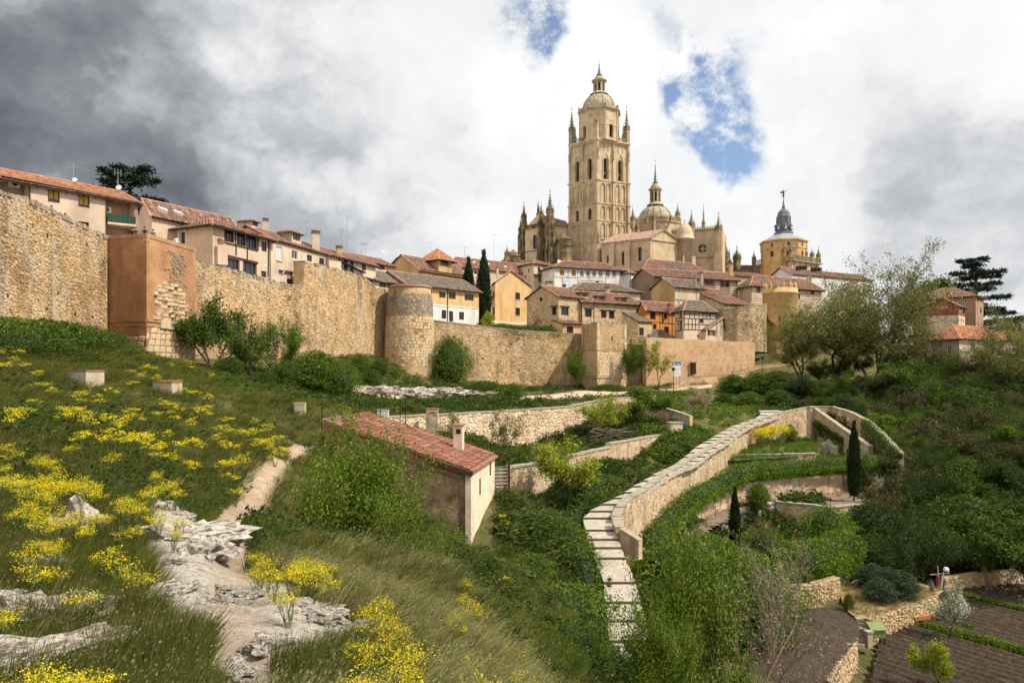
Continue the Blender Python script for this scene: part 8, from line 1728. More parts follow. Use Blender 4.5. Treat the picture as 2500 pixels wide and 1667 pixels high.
def hedge(name, label, line, rad, n, size, m, drop=0.0, seed=1, cat='hedge'):
 """line: (x,y,z) points along the crest; leaves fill a rounded ridge and hang down drop metres"""
 rs = np.random.RandomState(seed); L = np.array(line); d = np.linalg.norm(np.diff(L, axis=0), axis=1); cum = np.concatenate([[0], np.cumsum(d)]); t = rs.rand(n)*cum[-1]; base = np.stack([np.interp(t, cum, L[:, k]) for k in range(3)], 1)
 a = rs.uniform(0, math.pi*2, n); lump = .8+.5*vn(t*.8, t*0+seed)+.2*rs.rand(n); r = rad*lump*(1-.3*rs.rand(n)**2); pos = base.copy(); tan = np.stack([np.gradient(np.interp(np.linspace(0,cum[-1],200), cum, L[:,k])) for k in range(2)], 1); tv = tan[np.minimum(199, (t/cum[-1]*199).astype(int))]; tv /= np.linalg.norm(tv, axis=1, keepdims=True)+1e-6; nx = np.stack([tv[:,1], -tv[:,0]], 1); nx *= np.where((nx*(-base[:, :2])).sum(1) > 0, 1, -1)[:, None]
 pos[:, :2] += nx*(np.cos(a)*r)[:, None]; pos[:, 2] += np.sin(a)*r*.75
 if drop:
  h = rs.rand(n) < .42; k = h.sum(); pos[h, :2] = base[h, :2]+nx[h]*(rad*(.85+.2*rs.rand(k)))[:, None]; pos[h, 2] = base[h, 2]-rs.rand(k)**1.4*drop*(.5+1.1*vn(t[h]*1.7, t[h]*0+seed+3))
 o = thing(name, label, cat, tuple(L[0])); me = leaf_mesh('foliage', pos, size*rs.uniform(.6, 1.4, n), rs, m, .45, -.3, .4); link('foliage', me, o); mb = MB()
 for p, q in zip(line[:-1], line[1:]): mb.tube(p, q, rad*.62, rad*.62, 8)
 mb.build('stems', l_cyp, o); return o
hz = -10.95
def hl(L, z): return [tuple(Vector(((u-CX)/F*Y, Y, z_ if z_ else z))) for (u, Y, z_) in L]
hedge('trailing_hedge', 'long trailing hedge draped over the garden wall', hl([(1800,72.3,0),(1870,74.6,0),(1960,76.6,0),(2050,78.8,0),(2140,81,0)], -10.35), 1.1, 20000, .17, l_vine, .55, 3)
hedge('trailing_hedge', 'hedge running down left from the corner of the garden wall', hl([(1560,52,-13.0),(1600,55,-12.4),(1640,59,-11.8),(1690,63.5,-11.2),(1750,68,-10.9),(1800,72,-10.4)], 0), 1.0, 15000, .17, l_vine, .6, 4)
hedge('broad_hedge', 'broad low hedge in front of the lower garden', hl([(1880,56,-15.0),(1950,56.5,-14.9),(2010,58,-14.8),(2062,61,-14.6)], 0), 1.5, 17000, .18, l_vine, 1.5, 5)
hedge('ivy_mass', 'dark ivy hedge behind the curved garden wall at right', hl([(2120,103,-7.4),(2180,101,-7.8),(2260,98,-8.6),(2350,95,-9.6)], 0), 1.6, 11000, .3, l_vine, 3.0, 6)
hedge('ivy_cover', 'ivy covering the triangular wall under its sloping coping', hl([(1995,103,-7.6),(2030,99,-8.2),(2070,94,-9.2)], 0), .6, 6500, .22, l_dark, 2.2, 7, 'ivy')
hedge('ivy_cover', 'ivy hanging over the descending end of the curved wall', hl([(2112,98,-7.2),(2150,87,-8.1),(2196,77.6,-9.3)], 0), .55, 6000, .2, l_dark, 3.4, 11, 'ivy')
for k, (a, b) in enumerate(((('Q',1430,830),('Q',2500,1110)), (('Q',1800,560),('Q',2500,725)), (('Q',1560,770),('Q',1900,850)))):
 p, q = zPZ(*a, -18.3), zPZ(*b, -18.3); hedge('grass_strip', ('thick green strip between two beds of the field','narrow green strip at the back of the field','short green strip near the orange slab')[k], [tuple(p.lerp(q, t/5)) for t in range(6)], (.42,.30,.16)[k], (7000,4500,1500)[k], .13, l_fresh, 0, 8+k, 'strip')
for i, (u, vt, Y, k) in enumerate(((1190,1290,44,'thin'),(1250,1300,43,'brush'),(1330,1330,42,'thin'),(1220,1420,34,'brush'),(1300,1400,37,'thin'),(1370,1470,34,'brush'),(1180,1500,26,'brush'),(1260,1530,25,'thin'))): plant(k, u, vt, Y, 'tall_weed', 'tall stalky weed standing above the scrub beside the shed', 'weed', 1.0, group='tall weeds beside the shed', part=BP, m=(l_mid, l_olive)[i % 2])
STEPSIDE = [(P(u, v, y_of_v(v)+1.0)) for (u, v) in ((1400,1262),(1440,1222),(1500,1190),(1560,1165),(1620,1128),(1680,1090),(1740,1060))]
for k, p in enumerate(STEPSIDE): p.z = gz(p.x, p.y)+.25
hedge('verge_plants', 'ribbon of lush weeds along the left side of the steps', [tuple(p) for p in STEPSIDE], .75, 12000, .16, l_mid, 0, 12, 'plants')
LOW = []
for (u, v, Y) in ((1405,1290,45.5),(1425,1340,43.5),(1445,1395,41.8),(1465,1450,40),(1470,1510,38)): x = (u-CX)/F*Y; LOW.append((x-.6, Y, gz(x-.6, Y)+.3))
hedge('verge_plants', 'dark leafy bank beside the lower steps', LOW, 1.0, 11000, .15, l_mid, .5, 13, 'plants')
for i, (u, vt, Y) in enumerate(((1180,1230,47),(1225,1250,46),(1270,1240,48),(1310,1270,46),(1350,1290,45),(1240,1330,41),(1300,1350,40),(1200,1380,37),(1280,1430,34),(1340,1440,35),(1370,1430,37),(1230,1480,30),(1320,1520,29),(1390,1520,31),(1090,1330,35),(1040,1380,29))): plant(('bush2','mound','bush')[i % 3], u, vt, Y, 'scrub_bush', 'leafy scrub bush on the slope between shed and steps', 'bush', 1.2, group='scrub between shed and steps', part=BP, m=(l_mid, l_dark, l_mid, l_fresh)[i % 4])
# ------------------------------------------------------------------ grass, weeds and yellow flowers
def blade_mesh(name, seed, n, h, w, spread, m, lean=(.25,0), curl=.5, heads=0.0, m2=None):
 rs = np.random.RandomState(seed); V = []; Fq = []; MI = []
 for i in range(n):
  a = rs.uniform(0, 6.283); r = spread*math.sqrt(rs.rand()); p = np.array([r*math.cos(a), r*math.sin(a), -.02]); d = np.array([math.cos(a)*.25+lean[0]+rs.normal()*.18, math.sin(a)*.25+lean[1]+rs.normal()*.18, 1.0]); d /= np.linalg.norm(d); L = h*rs.uniform(.5, 1.2); s = np.array([-math.sin(a+1), math.cos(a+1), 0])*w*rs.uniform(.6, 1.3); i0 = len(V); c = rs.uniform(.2, 1)*curl
  for k in range(4):
   t = k/3; q = p+d*L*t+np.array([lean[0]*1.4+d[0]*.5, lean[1]+d[1]*.5, -.35])*c*L*t*t; ww = s*(1-t**1.5*.92); V += [q-ww, q+ww]
  for k in range(3): Fq.append((i0+2*k, i0+2*k+1, i0+2*k+3, i0+2*k+2)); MI.append(0)
  if rs.rand() < heads:
   i1 = len(V); q = (V[i0+6]+V[i0+7])/2; up = np.array([lean[0]*.8, 0, .3])*h*.22; ww = s*2.2; V += [q, q+up*.5+ww, q+up, q+up*.5-ww]; Fq.append((i1, i1+1, i1+2, i1+3)); MI.append(1)
 return np_mesh(name, np.array(V), np.array(Fq), [m, m2 or m], False, MI)
def grassmat(name, cols): return mat(name, cols, .35, rough=.7, obj_rand=.6, trans=.3, spec=.1)
g_green = grassmat('green_grass', [(0.051, 0.071, 0.01), (0.096, 0.116, 0.016), (0.148, 0.149, 0.026), (0.226, 0.181, 0.046)])
g_olive = grassmat('olive_grass', [(0.044, 0.057, 0.011), (0.079, 0.092, 0.019), (0.114, 0.123, 0.033), (0.167, 0.158, 0.062)])
g_straw = grassmat('dry_grass', [(0.187, 0.124, 0.051), (0.309, 0.213, 0.092), (0.456, 0.326, 0.164)])
g_silver = grassmat('silver_grass', [(0.121, 0.124, 0.036), (0.227, 0.213, 0.072), (0.375, 0.326, 0.133), (0.51, 0.415, 0.194)])
g_seed = grassmat('seed_head', [(0.15, 0.15, 0.062), (0.238, 0.229, 0.106), (0.317, 0.299, 0.167)])
g_weed = grassmat('weed_leaf', [(0.02, 0.04, 0.009), (0.04, 0.073, 0.012), (0.074, 0.113, 0.018), (0.121, 0.158, 0.03)])
def weed_mesh(name, seed, n, h, size, m):
 rs = np.random.RandomState(seed); a = rs.uniform(0, 6.283, n); r = h*.55*np.sqrt(rs.rand(n)); z = h*rs.rand(n)*(1-.5*r/(h*.55)); pos = np.stack([r*np.cos(a), r*np.sin(a), z], 1); return leaf_mesh(name, pos, size*rs.uniform(.6, 1.4, n), rs, m, .45, .4)
def scatter(name, label, pts, rots, scales, ids, meshes, cat='grass'):
 """one stuff object: tufts set on points by geometry nodes"""
 col = bpy.data.collections.new(name+'_tufts')
 for i, me in enumerate(meshes): col.objects.link(bpy.data.objects.new('%s_tuft_%02d' % (name, i), me))
 me = bpy.data.meshes.new(name); me.vertices.add(len(pts)); me.vertices.foreach_set('co', np.asarray(pts, np.float32).ravel())
 a = me.attributes.new('turn', 'FLOAT_VECTOR', 'POINT'); a.data.foreach_set('vector', np.asarray(rots, np.float32).ravel()); a = me.attributes.new('size', 'FLOAT_VECTOR', 'POINT'); a.data.foreach_set('vector', np.asarray(scales, np.float32).ravel()); a = me.attributes.new('pick', 'INT', 'POINT'); a.data.foreach_set('value', np.asarray(ids, np.int32))
 o = link(name, me); tag(o, label, cat, kind='stuff')
 ng = bpy.data.node_groups.new(name, 'GeometryNodeTree'); ng.interface.new_socket('Geometry', in_out='INPUT', socket_type='NodeSocketGeometry'); ng.interface.new_socket('Geometry', in_out='OUTPUT', socket_type='NodeSocketGeometry')
 N = ng.nodes; L = ng.links; gi = N.new('NodeGroupInput'); go = N.new('NodeGroupOutput'); ip = N.new('GeometryNodeInstanceOnPoints'); ci = N.new('GeometryNodeCollectionInfo'); ci.inputs[0].default_value = col; ci.inputs['Separate Children'].default_value = True; ci.inputs['Reset Children'].default_value = True; ip.inputs['Pick Instance'].default_value = True
 def na(nm, ty): n = N.new('GeometryNodeInputNamedAttribute'); n.data_type = ty; n.inputs['Name'].default_value = nm; return n.outputs['Attribute']
 L.new(gi.outputs[0], ip.inputs['Points']); L.new(ci.outputs[0], ip.inputs['Instance']); L.new(na('pick', 'INT'), ip.inputs['Instance Index']); L.new(na('turn', 'FLOAT_VECTOR'), ip.inputs['Rotation']); L.new(na('size', 'FLOAT_VECTOR'), ip.inputs['Scale']); L.new(ip.outputs[0], go.inputs[0])
 md = o.modifiers.new('tufts', 'NODES'); md.node_group = ng; return o
rs = np.random.RandomState(101)
def field(n, y0, y1, t0, t1, p=1.0):
 y = y0*(y1/y0)**(rs.rand(n)**p); t = rs.uniform(t0, t1, n); return t*y, y
def clear_of(x, y, lim=.35):
 pa, rk, le, pl = masks(x, y); return (pa < lim) & (rk < lim*.9) & (le < .55) & (pl < .5)
def shed_free(x, y): return ~((x > -11.4) & (x < -.8) & (y > 41.5) & (y < 50.8))
def lay(name, label, x, y, meshes, s0, s1, grow=0.0, thin=None, wide=1.0):
 k = clear_of(x, y) & shed_free(x, y)
 if thin is not None: k &= thin(x, y)
 x, y = x[k], y[k]; z = ground(x, y); n = len(x); sc = rs.uniform(s0, s1, n)*(1+grow*np.clip(y-12, 0, 60)); S = np.stack([sc*(1+np.clip((y-14)/22, 0, 1.6)*wide), sc*(1+np.clip((y-14)/22, 0, 1.6)*wide), sc*rs.uniform(.8, 1.25, n)], 1)
 rot = np.stack([rs.normal(size=n)*.08, rs.normal(size=n)*.08, rs.normal(size=n)*.7], 1); return scatter(name, label, np.stack([x, y, z], 1), rot, S, rs.randint(0, len(meshes), n), meshes)
tuft_g = [blade_mesh('g%d' % i, 200+i, 22, .42, .0065, .16, g_green, heads=.0) for i in range(4)]
tuft_o = [blade_mesh('o%d' % i, 220+i, 20, .46, .006, .16, g_olive, heads=.2, m2=g_seed) for i in range(4)]
tuft_s = [blade_mesh('s%d' % i, 240+i, 20, .50, .0045, .14, g_straw, heads=.4, m2=g_seed) for i in range(3)]
tuft_v = [blade_mesh('v%d' % i, 260+i, 30, .40, .0055, .15, g_silver, lean=(.55,.0), curl=.8, heads=.25, m2=g_seed) for i in range(4)]
g_weed2 = grassmat('pale_weed_leaf', [(0.044, 0.062, 0.013), (0.079, 0.097, 0.022), (0.123, 0.141, 0.04), (0.176, 0.176, 0.07)])
weeds = [weed_mesh('w%d' % i, 280+i, (60,110,40,90)[i], (.45,.35,.6,.4)[i], (.11,.06,.15,.07)[i], (g_weed,g_weed2,g_weed,g_weed)[i]) for i in range(4)]
left = lambda x, y: (x < 1.5+.02*y) & (x > -48) & ~((y > 38) & (x > -13) & (y < 52) & (x > -9))
patch = lambda x, y, f=.35, lo=.45, s=0: fbm(x*f+s, y*f+s*.7) > lo
x, y = field(30000, 4.2, 78, -.92, .12, .85); lay('green_grass', 'short green grass covering the left slope', x, y, tuft_g, .45, .85, .014, left)
x, y = field(15000, 4.2, 60, -.92, .12, .9); lay('seeding_grass', 'olive seeding grass swaying over the left slope', x, y, tuft_o, .5, .9, .010, lambda x, y: left(x, y) & patch(x, y, .4, .42))
x, y = field(3600, 4.2, 45, -.92, .10, .9); lay('dry_grass', 'straw dry grass in patches near the rocks', x, y, tuft_s, .45, .9, .008, lambda x, y: left(x, y) & patch(x, y, .5, .55, 9))
x, y = field(9000, 4.6, 24, -.36, .08, 1.0); lay('silver_grass', 'pale silky grass at the bottom right of the path', x, y, tuft_v, .55, 1.0, 0, lambda x, y: (x > -3.6-.02*y) & (y < 17) & (x < 1.2) & patch(x, y, .6, .40, 3))
x, y = field(11000, 8, 100, -.75, .12, .8); lay('ground_weeds', 'dark leafy ground weeds between the grasses', x, y, weeds, .4, .85, .008, lambda x, y: (x < 2) & patch(x, y, .25, .52, 21))
x, y = field(7000, 15, 60, -.28, .28, .8); lay('slope_grass', 'long rough grass between the weeds beside the shed', x, y, tuft_g+tuft_o, .8, 1.6, .006, lambda x, y: (x > -7) & (x < 7.5) & ~((x < -1.5) & (y < 17)) & patch(x, y, .5, .44, 4))
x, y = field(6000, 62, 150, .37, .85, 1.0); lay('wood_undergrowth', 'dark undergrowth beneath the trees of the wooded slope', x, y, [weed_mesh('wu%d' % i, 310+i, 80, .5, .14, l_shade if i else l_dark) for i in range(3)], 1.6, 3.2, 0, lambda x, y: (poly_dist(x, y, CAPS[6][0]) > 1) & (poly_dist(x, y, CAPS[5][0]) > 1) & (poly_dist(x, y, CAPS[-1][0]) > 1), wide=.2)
x, y = field(4000, 36, 72, .14, .38, 1.0); lay('bank_scrub', 'mixed weeds on the bank below the stair parapet', x, y, weeds+tuft_g[:1], 1.0, 2.0, 0, lambda x, y: poly_dist(x, y, CAPS[7][0]) < .5, wide=.2)
x, y = field(10000, 16, 60, -.28, .28, .8); lay('slope_weeds', 'rank dark weeds on the slope between shed and steps', x, y, weeds, .5, 1.15, .006, lambda x, y: (x > -7) & (x < 7.5) & ~((x < -1.5) & (y < 17)) & ~((x-6.5)**2+(y-44)**2 < 4))
x, y = field(9000, 60, 165, -.40, .45, 1.0); lay('bank_grass', 'rough green grass below the city walls and beside the dirt square', x, y, weeds, .7, 1.3, .004, lambda x, y: patch(x, y, .12, .36, 5) & (x < .36*y), wide=.6)
x, y = field(6000, 72, 150, .18, .75, 1.0); lay('bank_herbs', 'bright green herbs on the bank between street and steps', x, y, [weed_mesh('h%d' % i, 300+i, 80, .45, .12, l_fresh) for i in range(3)], .8, 1.5, 0, lambda x, y: patch(x, y, .15, .30, 8) & (x < .37*y) & (poly_dist(x, y, CAPS[-1][0]) > 2.5), wide=.4)
x, y = field(5000, 52, 95, -.12, .26, 1.0); lay('garden_weeds', 'rough weeds in the walled garden above the shed', x, y, weeds, .7, 1.4, 0, lambda x, y: patch(x, y, .3, .36, 2), wide=.3)
def on_sheet(name, label, key, n, meshes, s0, s1, dens=None):
 pts = pz(*TERR[key]); xs = [p[0] for p in pts]; ys = [p[1] for p in pts]; x = rs.uniform(min(xs), max(xs), n); y = rs.uniform(min(ys), max(ys), n); k = poly_dist(x, y, pts) <= 0
 if dens is not None: k &= dens(x, y)
 x, y = x[k], y[k]; m = len(x); s = rs.uniform(s0, s1, m); scatter(name, label, np.stack([x, y, np.full(m, TERR[key][1]+.02)], 1), np.stack([rs.normal(size=m)*.1, rs.normal(size=m)*.1, rs.uniform(0, 6.28, m)], 1), np.stack([s, s, s*rs.uniform(.8, 1.3, m)], 1), rs.randint(0, len(meshes), m), meshes)
herb = [weed_mesh('hb%d' % i, 330+i, 80, .45, .11, l_fresh) for i in range(3)]
on_sheet('garden_herbs', 'lush green herbs filling the lower garden', 'lower', 1600, herb, .8, 1.5); on_sheet('bed_herbs', 'green herbs in the yellow flower bed', 'flower', 1500, herb, .7, 1.3); on_sheet('hedge_herbs', 'green plants on the terrace behind the hedge', 'hedge', 1500, herb, .7, 1.3)
on_sheet('straw', 'straw coloured cut grass on the small terrace', 'straw', 2600, tuft_s+tuft_v[:1], .5, .9); on_sheet('terrace_weeds', 'sparse weeds on the dirt terrace', 'dirt', 900, herb, .3, .6, lambda x, y: fbm(x*.5, y*.5) > .55)
on_sheet('field_sprouts', 'tiny seedlings scattered in the furrowed field', 'field', 2600, [weed_mesh('sp', 350, 24, .3, .07, l_yel)], .3, .6, lambda x, y: fbm(x*.4+3, y*.4) > .58)
rs2 = np.random.RandomState(5)
def rock_mesh(name, seed, m, sub=3, f=1.0, amp=.35):
 bm = bmesh.new(); bmesh.ops.create_icosphere(bm, subdivisions=sub, radius=1.0)
 for v in bm.verts:
  p = v.co*1.0; n = mnoise.fractal(p*f*1.4+Vector((seed*3.1, seed, 0)), .8, 2.0, 4); c = mnoise.cell(p*2.2+Vector((seed, 0, 0))); v.co *= 1+amp*n+.10*(c-.5); 
 me = bpy.data.meshes.new(name); bm.to_mesh(me); bm.free(); me.materials.append(m); return me
RM = [rock_mesh('boulder%d' % i, i+2, m_rock, 4, 1.3, .5) for i in range(4)]
for i, (u, v, Y, sx, sy, sz, lab) in enumerate(((185,1305,11.3,.36,.45,.55,'upright pale boulder in the grass below the yellow flowers'),(95,1395,10.2,.3,.25,.16,'low grey rock half sunk left of the boulder'),(225,1520,8.4,.42,.3,.2,'flat lichened rock in the lower left grass'),(590,1475,9.2,.26,.2,.08,'flat rock slab crossing the path'),(450,1330,12.4,.5,.9,.22,'long rock rib left of the path'),(500,1370,11.6,.4,.7,.2,'second rock rib beside the path'),(530,1335,12.6,.45,.35,.18,'rock hump at the path edge'),(40,1510,8.3,.6,.4,.22,'broad grey rock at the lower left edge'),(90,1640,6.9,.75,.35,.2,'lichened slab in the bottom left corner'),(560,1645,6.8,.3,.22,.1,'small white rock at the bottom of the path'),(890,1555,9.6,.3,.2,.14,'pale rock among yellow flowers at bottom centre'),(1210,1655,10,.3,.4,.12,'rock at the bottom edge right of the flowers'),(760,1520,8.9,.4,.25,.10,'white rock tongue right of the path'),(420,1480,9.0,.4,.25,.14,'lichened rock left of the bare slab'))):
 p = on_ground(u, v) or P(u, v, Y); o = link('rock', RM[i % 4]); o.location = (p.x, p.y, p.z-sz*.1); o.scale = (sx, sy, sz); o.rotation_euler = (0, 0, i*1.3); tag(o, lab, 'rock', kind='thing')
rr_ = random.Random(9)
for i in range(24):
 ln = (ROCKS, ROCKS, ROCKS, ROCKS2, ROCKS3, ROCKS4, ROCKS7)[i % 7]; k = rr_.randrange(len(ln)-1); t = rr_.random(); a, b = ln[k], ln[k+1]; w = a[2]+(b[2]-a[2])*t; x = a[0]+(b[0]-a[0])*t+rr_.uniform(-1, 1)*w; y = a[1]+(b[1]-a[1])*t+rr_.uniform(-1, 1)*w; s = rr_.uniform(.07, .2); o = link('rock', RM[i % 4]); o.location = (x, y, gz(x, y)-s*.12); o.scale = (s*rr_.uniform(.8, 1.6), s, s*rr_.uniform(.3, .6)); o.rotation_euler = (rr_.uniform(-.2, .2), rr_.uniform(-.2, .2), rr_.uniform(0, 6)); tag(o, 'lump of the broken pale rock outcrop beside the foot path', 'rock', 'lumps of the rock outcrop', 'thing')
for i in range(26):
 k = rr_.randrange(len(LEDGE)-2); t = rr_.random(); a, b = LEDGE[k], LEDGE[k+1]; x = a[0]+(b[0]-a[0])*t+rr_.uniform(-2.5, 2.5); y = a[1]+(b[1]-a[1])*t+rr_.uniform(-2.5, 1); s = rr_.uniform(.6, 1.6); o = link('rock', RM[i % 4]); o.location = (x, y, gz(x, y)+.1); o.scale = (s*1.6, s*.8, s*.45); o.rotation_euler = (0, 0, rr_.uniform(-.5, .5)); tag(o, 'layered pale rock of the ledge below the round tower', 'rock', 'rocks of the pale ledge', 'thing')
def flower_proto(seed, h, nstem, nfl, fsz, two=True):
 rs = np.random.RandomState(seed); mb = MB(); P_ = []
 for s in range(nstem):
  a = rs.uniform(0, 6.283); d = Vector((math.cos(a)*.25+.12, math.sin(a)*.25, 1)).normalized(); L = h*rs.uniform(.75, 1.05); p0 = Vector((math.cos(a)*.03, math.sin(a)*.03, 0)); p1 = p0+d*L*.6; mb.tube(p0, p1, .007, .005, 3, False)
  for k in range(5):
   b = rs.uniform(0, 6.283); e = (d+Vector((math.cos(b), math.sin(b), 0))*.45).normalized(); q0 = p0+d*L*rs.uniform(.5, .62); q1 = q0+e*L*rs.uniform(.28, .45); mb.tube(q0, q1, .004, .003, 3, False); n = int(nfl/nstem/5); c = np.array(q1); P_.append(c+rs.normal(size=(n, 3))*np.array([.05, .05, .024])*h/.8)
  for k in range(6): q = p0+d*L*rs.uniform(.08, .5); e = Vector((rs.normal(), rs.normal(), .6)).normalized(); w = e.cross(d).normalized()*.012; mb.poly([q-w, q+w, q+e*.14])
 pos = np.concatenate(P_); fl = leaf_mesh('flowers', pos, fsz*rs.uniform(.6, 1.4, len(pos)), rs, l_ygold, .8, .4); return mb.mesh('stems', m_stem), fl
FP = [flower_proto(400+i, .8, 5+i, 260+60*i, .024) for i in range(5)]
FPF = []
for i in range(4):
 st_, fl_ = flower_proto(420+i, .85, 4+i % 2, 150, .045); bm = bmesh.new(); bm.from_mesh(fl_); k = len(bm.faces); bm.from_mesh(st_); bm.faces.ensure_lookup_table()
 for f in bm.faces[k:]: f.material_index = 1
 me = bpy.data.meshes.new('woad_plant'); bm.to_mesh(me); bm.free(); me.materials.append(l_ygold); me.materials.append(m_stem); FPF.append(me)
YI = "60,170 20,300 150,290 110,350 30,390 60,400 200,390 290,450 350,520 400,570 280,540 590,600 620,650 650,590 740,620 760,660 110,690 90,750 250,655 180,710 600,700 640,740 500,760 570,720 490,680 680,780 800,750 860,790 900,820 930,780 1000,720 1030,760 1190,740 1240,670 1300,690 1330,715 1320,765 1440,800 1500,720 1540,740 1580,700 1570,640 1480,600 1400,590 1340,510 1180,490 1150,420 1100,410 1250,515 1070,475 1440,380 1400,370 1450,420 1600,480 1010,530 840,570 990,440 1290,400 1730,800 1690,850 1760,880 1850,900 1900,870 1950,950 2000,880 2050,1000 2100,930 2080,1040 2150,990 1920,820 2010,840 1700,960 1750,970 1630,920 1460,940 1490,960 1360,945 1260,900 640,890 610,900 790,890 850,870 900,940 950,880 1000,890 1050,910 1100,900 1120,950 1160,960 1200,990 1180,1040 550,970 830,1030 1300,1060 50,980 100,1000 30,1020 270,1050 330,1080 390,1090 420,1120 350,1050 400,1160 30,1130 60,1170 120,1190 200,1190 260,1200 330,1230 400,1250 480,1250 540,1230 570,1180 600,1230 650,1250 690,1240 720,1290 200,1280 280,1300 350,1350 420,1400 480,1420 250,1400 150,1380 380,1430 300,1440 1150,1300 1100,1310 1200,1180 1270,1240 1290,1300 1330,1340 1420,1110 1460,1130 1680,1110 1730,1210 1780,1290 1840,1080 1750,1110 770,1410 910,1410 960,1350 1010,1400 680,1500 560,1410 650,1330 1820,890 1880,910 1990,960 2030,960 1080,880 1030,930 240,1220 300,1190 440,1230 510,1260 150,1200 90,1160 180,1330 320,1400 450,1440"
YJ = "270,370 230,440 360,440 400,380 440,420 400,500 320,470 670,260 760,180 910,170 1010,160 940,325 1020,305 810,410 930,510 590,705 1090,610 100,920 200,1260 340,1210 380,1270 280,1330 480,1290 480,1350 660,1260 700,1290 620,1300 650,1370 780,1370 550,1400 200,1500 750,1525 1930,490 1960,560 2030,570 1940,650 2060,700 2180,780 2250,560 2300,620 2230,640 2300,540 1300,360 1360,320 1160,260 1200,240"
YL = "100,360 60,420 180,380 280,370 330,350 230,460 350,480 150,450 690,770 740,720 800,670 870,700 830,790 880,820 950,850 1000,860 640,1020 640,1080 850,980 920,960 980,990 1050,1010 1080,1040 820,1130 1000,1110 1050,1170 1100,1220 700,1240 650,1290 760,1300 830,1320 600,1280 1020,1280 1060,1340 1090,1370 960,1390 980,1460 620,1380 1230,1330 1260,1380 1580,600 1600,730 1630,780 1520,860 1590,1270 1640,1310 1720,1290 1810,1210 1600,1180 2040,1190 2050,1250 2060,1320 2140,1370 1620,1480 1700,1490 1580,1530 1680,1540 2130,1550 1960,600 1930,1100 1960,130 1930,65"
rng = random.Random(55); nf = 0
LM = ((30,840,'under the left city wall'),(190,890,'around the large plaster block'),(400,930,'around the smaller plaster block'),(450,880,'at the foot of the brick tower'),(200,1000,'left of the slope centre'),(330,1055,'in the bright band on the slope'),(500,1000,'right of the smaller plaster block'),(620,1060,'in the bright band near the foot path'),(60,1090,'at the left edge of the slope'),(100,1170,'in the brightest mass at the left edge'),(180,1210,'right of the brightest mass'),(400,1150,'in the middle of the slope'),(550,1130,'above the bend of the foot path'),(120,1300,'around the upright boulder'),(300,1260,'between boulder and rock rib'),(120,1580,'in the bottom left corner'),(230,1570,'beside the bottom left slab'),(650,1350,'beside the foot path bend'),(750,1360,'in front of the willow'),(900,1450,'below the willow'),(960,1520,'among the dry stems at bottom centre'),(930,1600,'at the bottom edge left of centre'),(1000,1620,'at the bottom edge near centre'),(1130,1440,'on the hill edge below the shed'),(1150,1600,'in the big clump at the bottom centre'),(1260,1580,'at the bottom edge right of centre'),(1230,1270,'beside the shed corner'))
def head_ground(u, v, h, y0=4.0):
 ys = np.geomspace(y0, 90, 400); xs = (u-CX)/F*ys; zs = (VH-v)/F*ys; g = carve(xs, ys, hs_(xs, ys)+(fbm(xs*.22, ys*.22)-.5)*np.clip(ys*.02, .15, .9))+h; k = np.nonzero(g >= zs)[0]
 return (xs[k[0]], ys[k[0]]) if len(k) else None
for key, S_ in (('I', YI), ('J', YJ), ('L', YL)):
 for q in S_.split():
  a, b = map(float, q.split(',')); u, v = zpx(key, a, b); h = rng.uniform(.5, .72); r = head_ground(u, v, h)
  if r is None: continue
  reg = min(LM, key=lambda l: (l[0]-u)**2+(l[1]-v)**2)[2]
  for j in range(1 if r[1] > 30 else 1):
   X_, Y_ = r; far = Y_ > 19; s = h/.8*(.74 if Y_ < 12 else .88)*(1+.006*max(0, Y_-20)); z = gz(X_, Y_)
   if far:
    o = link('woad_plant', FPF[nf % 4]); o.location = (X_, Y_, z); o.scale = (s*1.25, s*1.25, s); o.rotation_euler = (0, 0, rng.uniform(0, 6.28)); tag(o, 'yellow flowering woad plant '+reg, 'flower', 'yellow woad plants '+reg, 'thing')
   else:
    o = thing('woad_plant', 'yellow flowering woad plant '+reg, 'flower', (X_, Y_, z-.02), 'yellow woad plants '+reg); o.scale = (s, s, s); o.rotation_euler = (0, 0, rng.uniform(0, 6.28)); pr = FP[nf % 5]
    for me, nm in zip(pr, ('stems', 'flowers')): c = bpy.data.objects.new(nm, me); COL.objects.link(c); c.parent = o
   nf += 1
for i in range(26):
 u = 1830+rng.random()*90; v = 1046+rng.random()*34; p = PZ(u, 1085+rng.uniform(-8, 10), -10.2); o = link('woad_plant', FPF[i % 4]); o.location = p; s = 2.3+rng.random(); o.scale = (s*1.2, s*1.2, s); o.rotation_euler = (0, 0, rng.uniform(0, 6.28)); tag(o, 'tall yellow flowering plant in the terrace flower bed', 'flower', 'yellow plants of the terrace bed', 'thing')
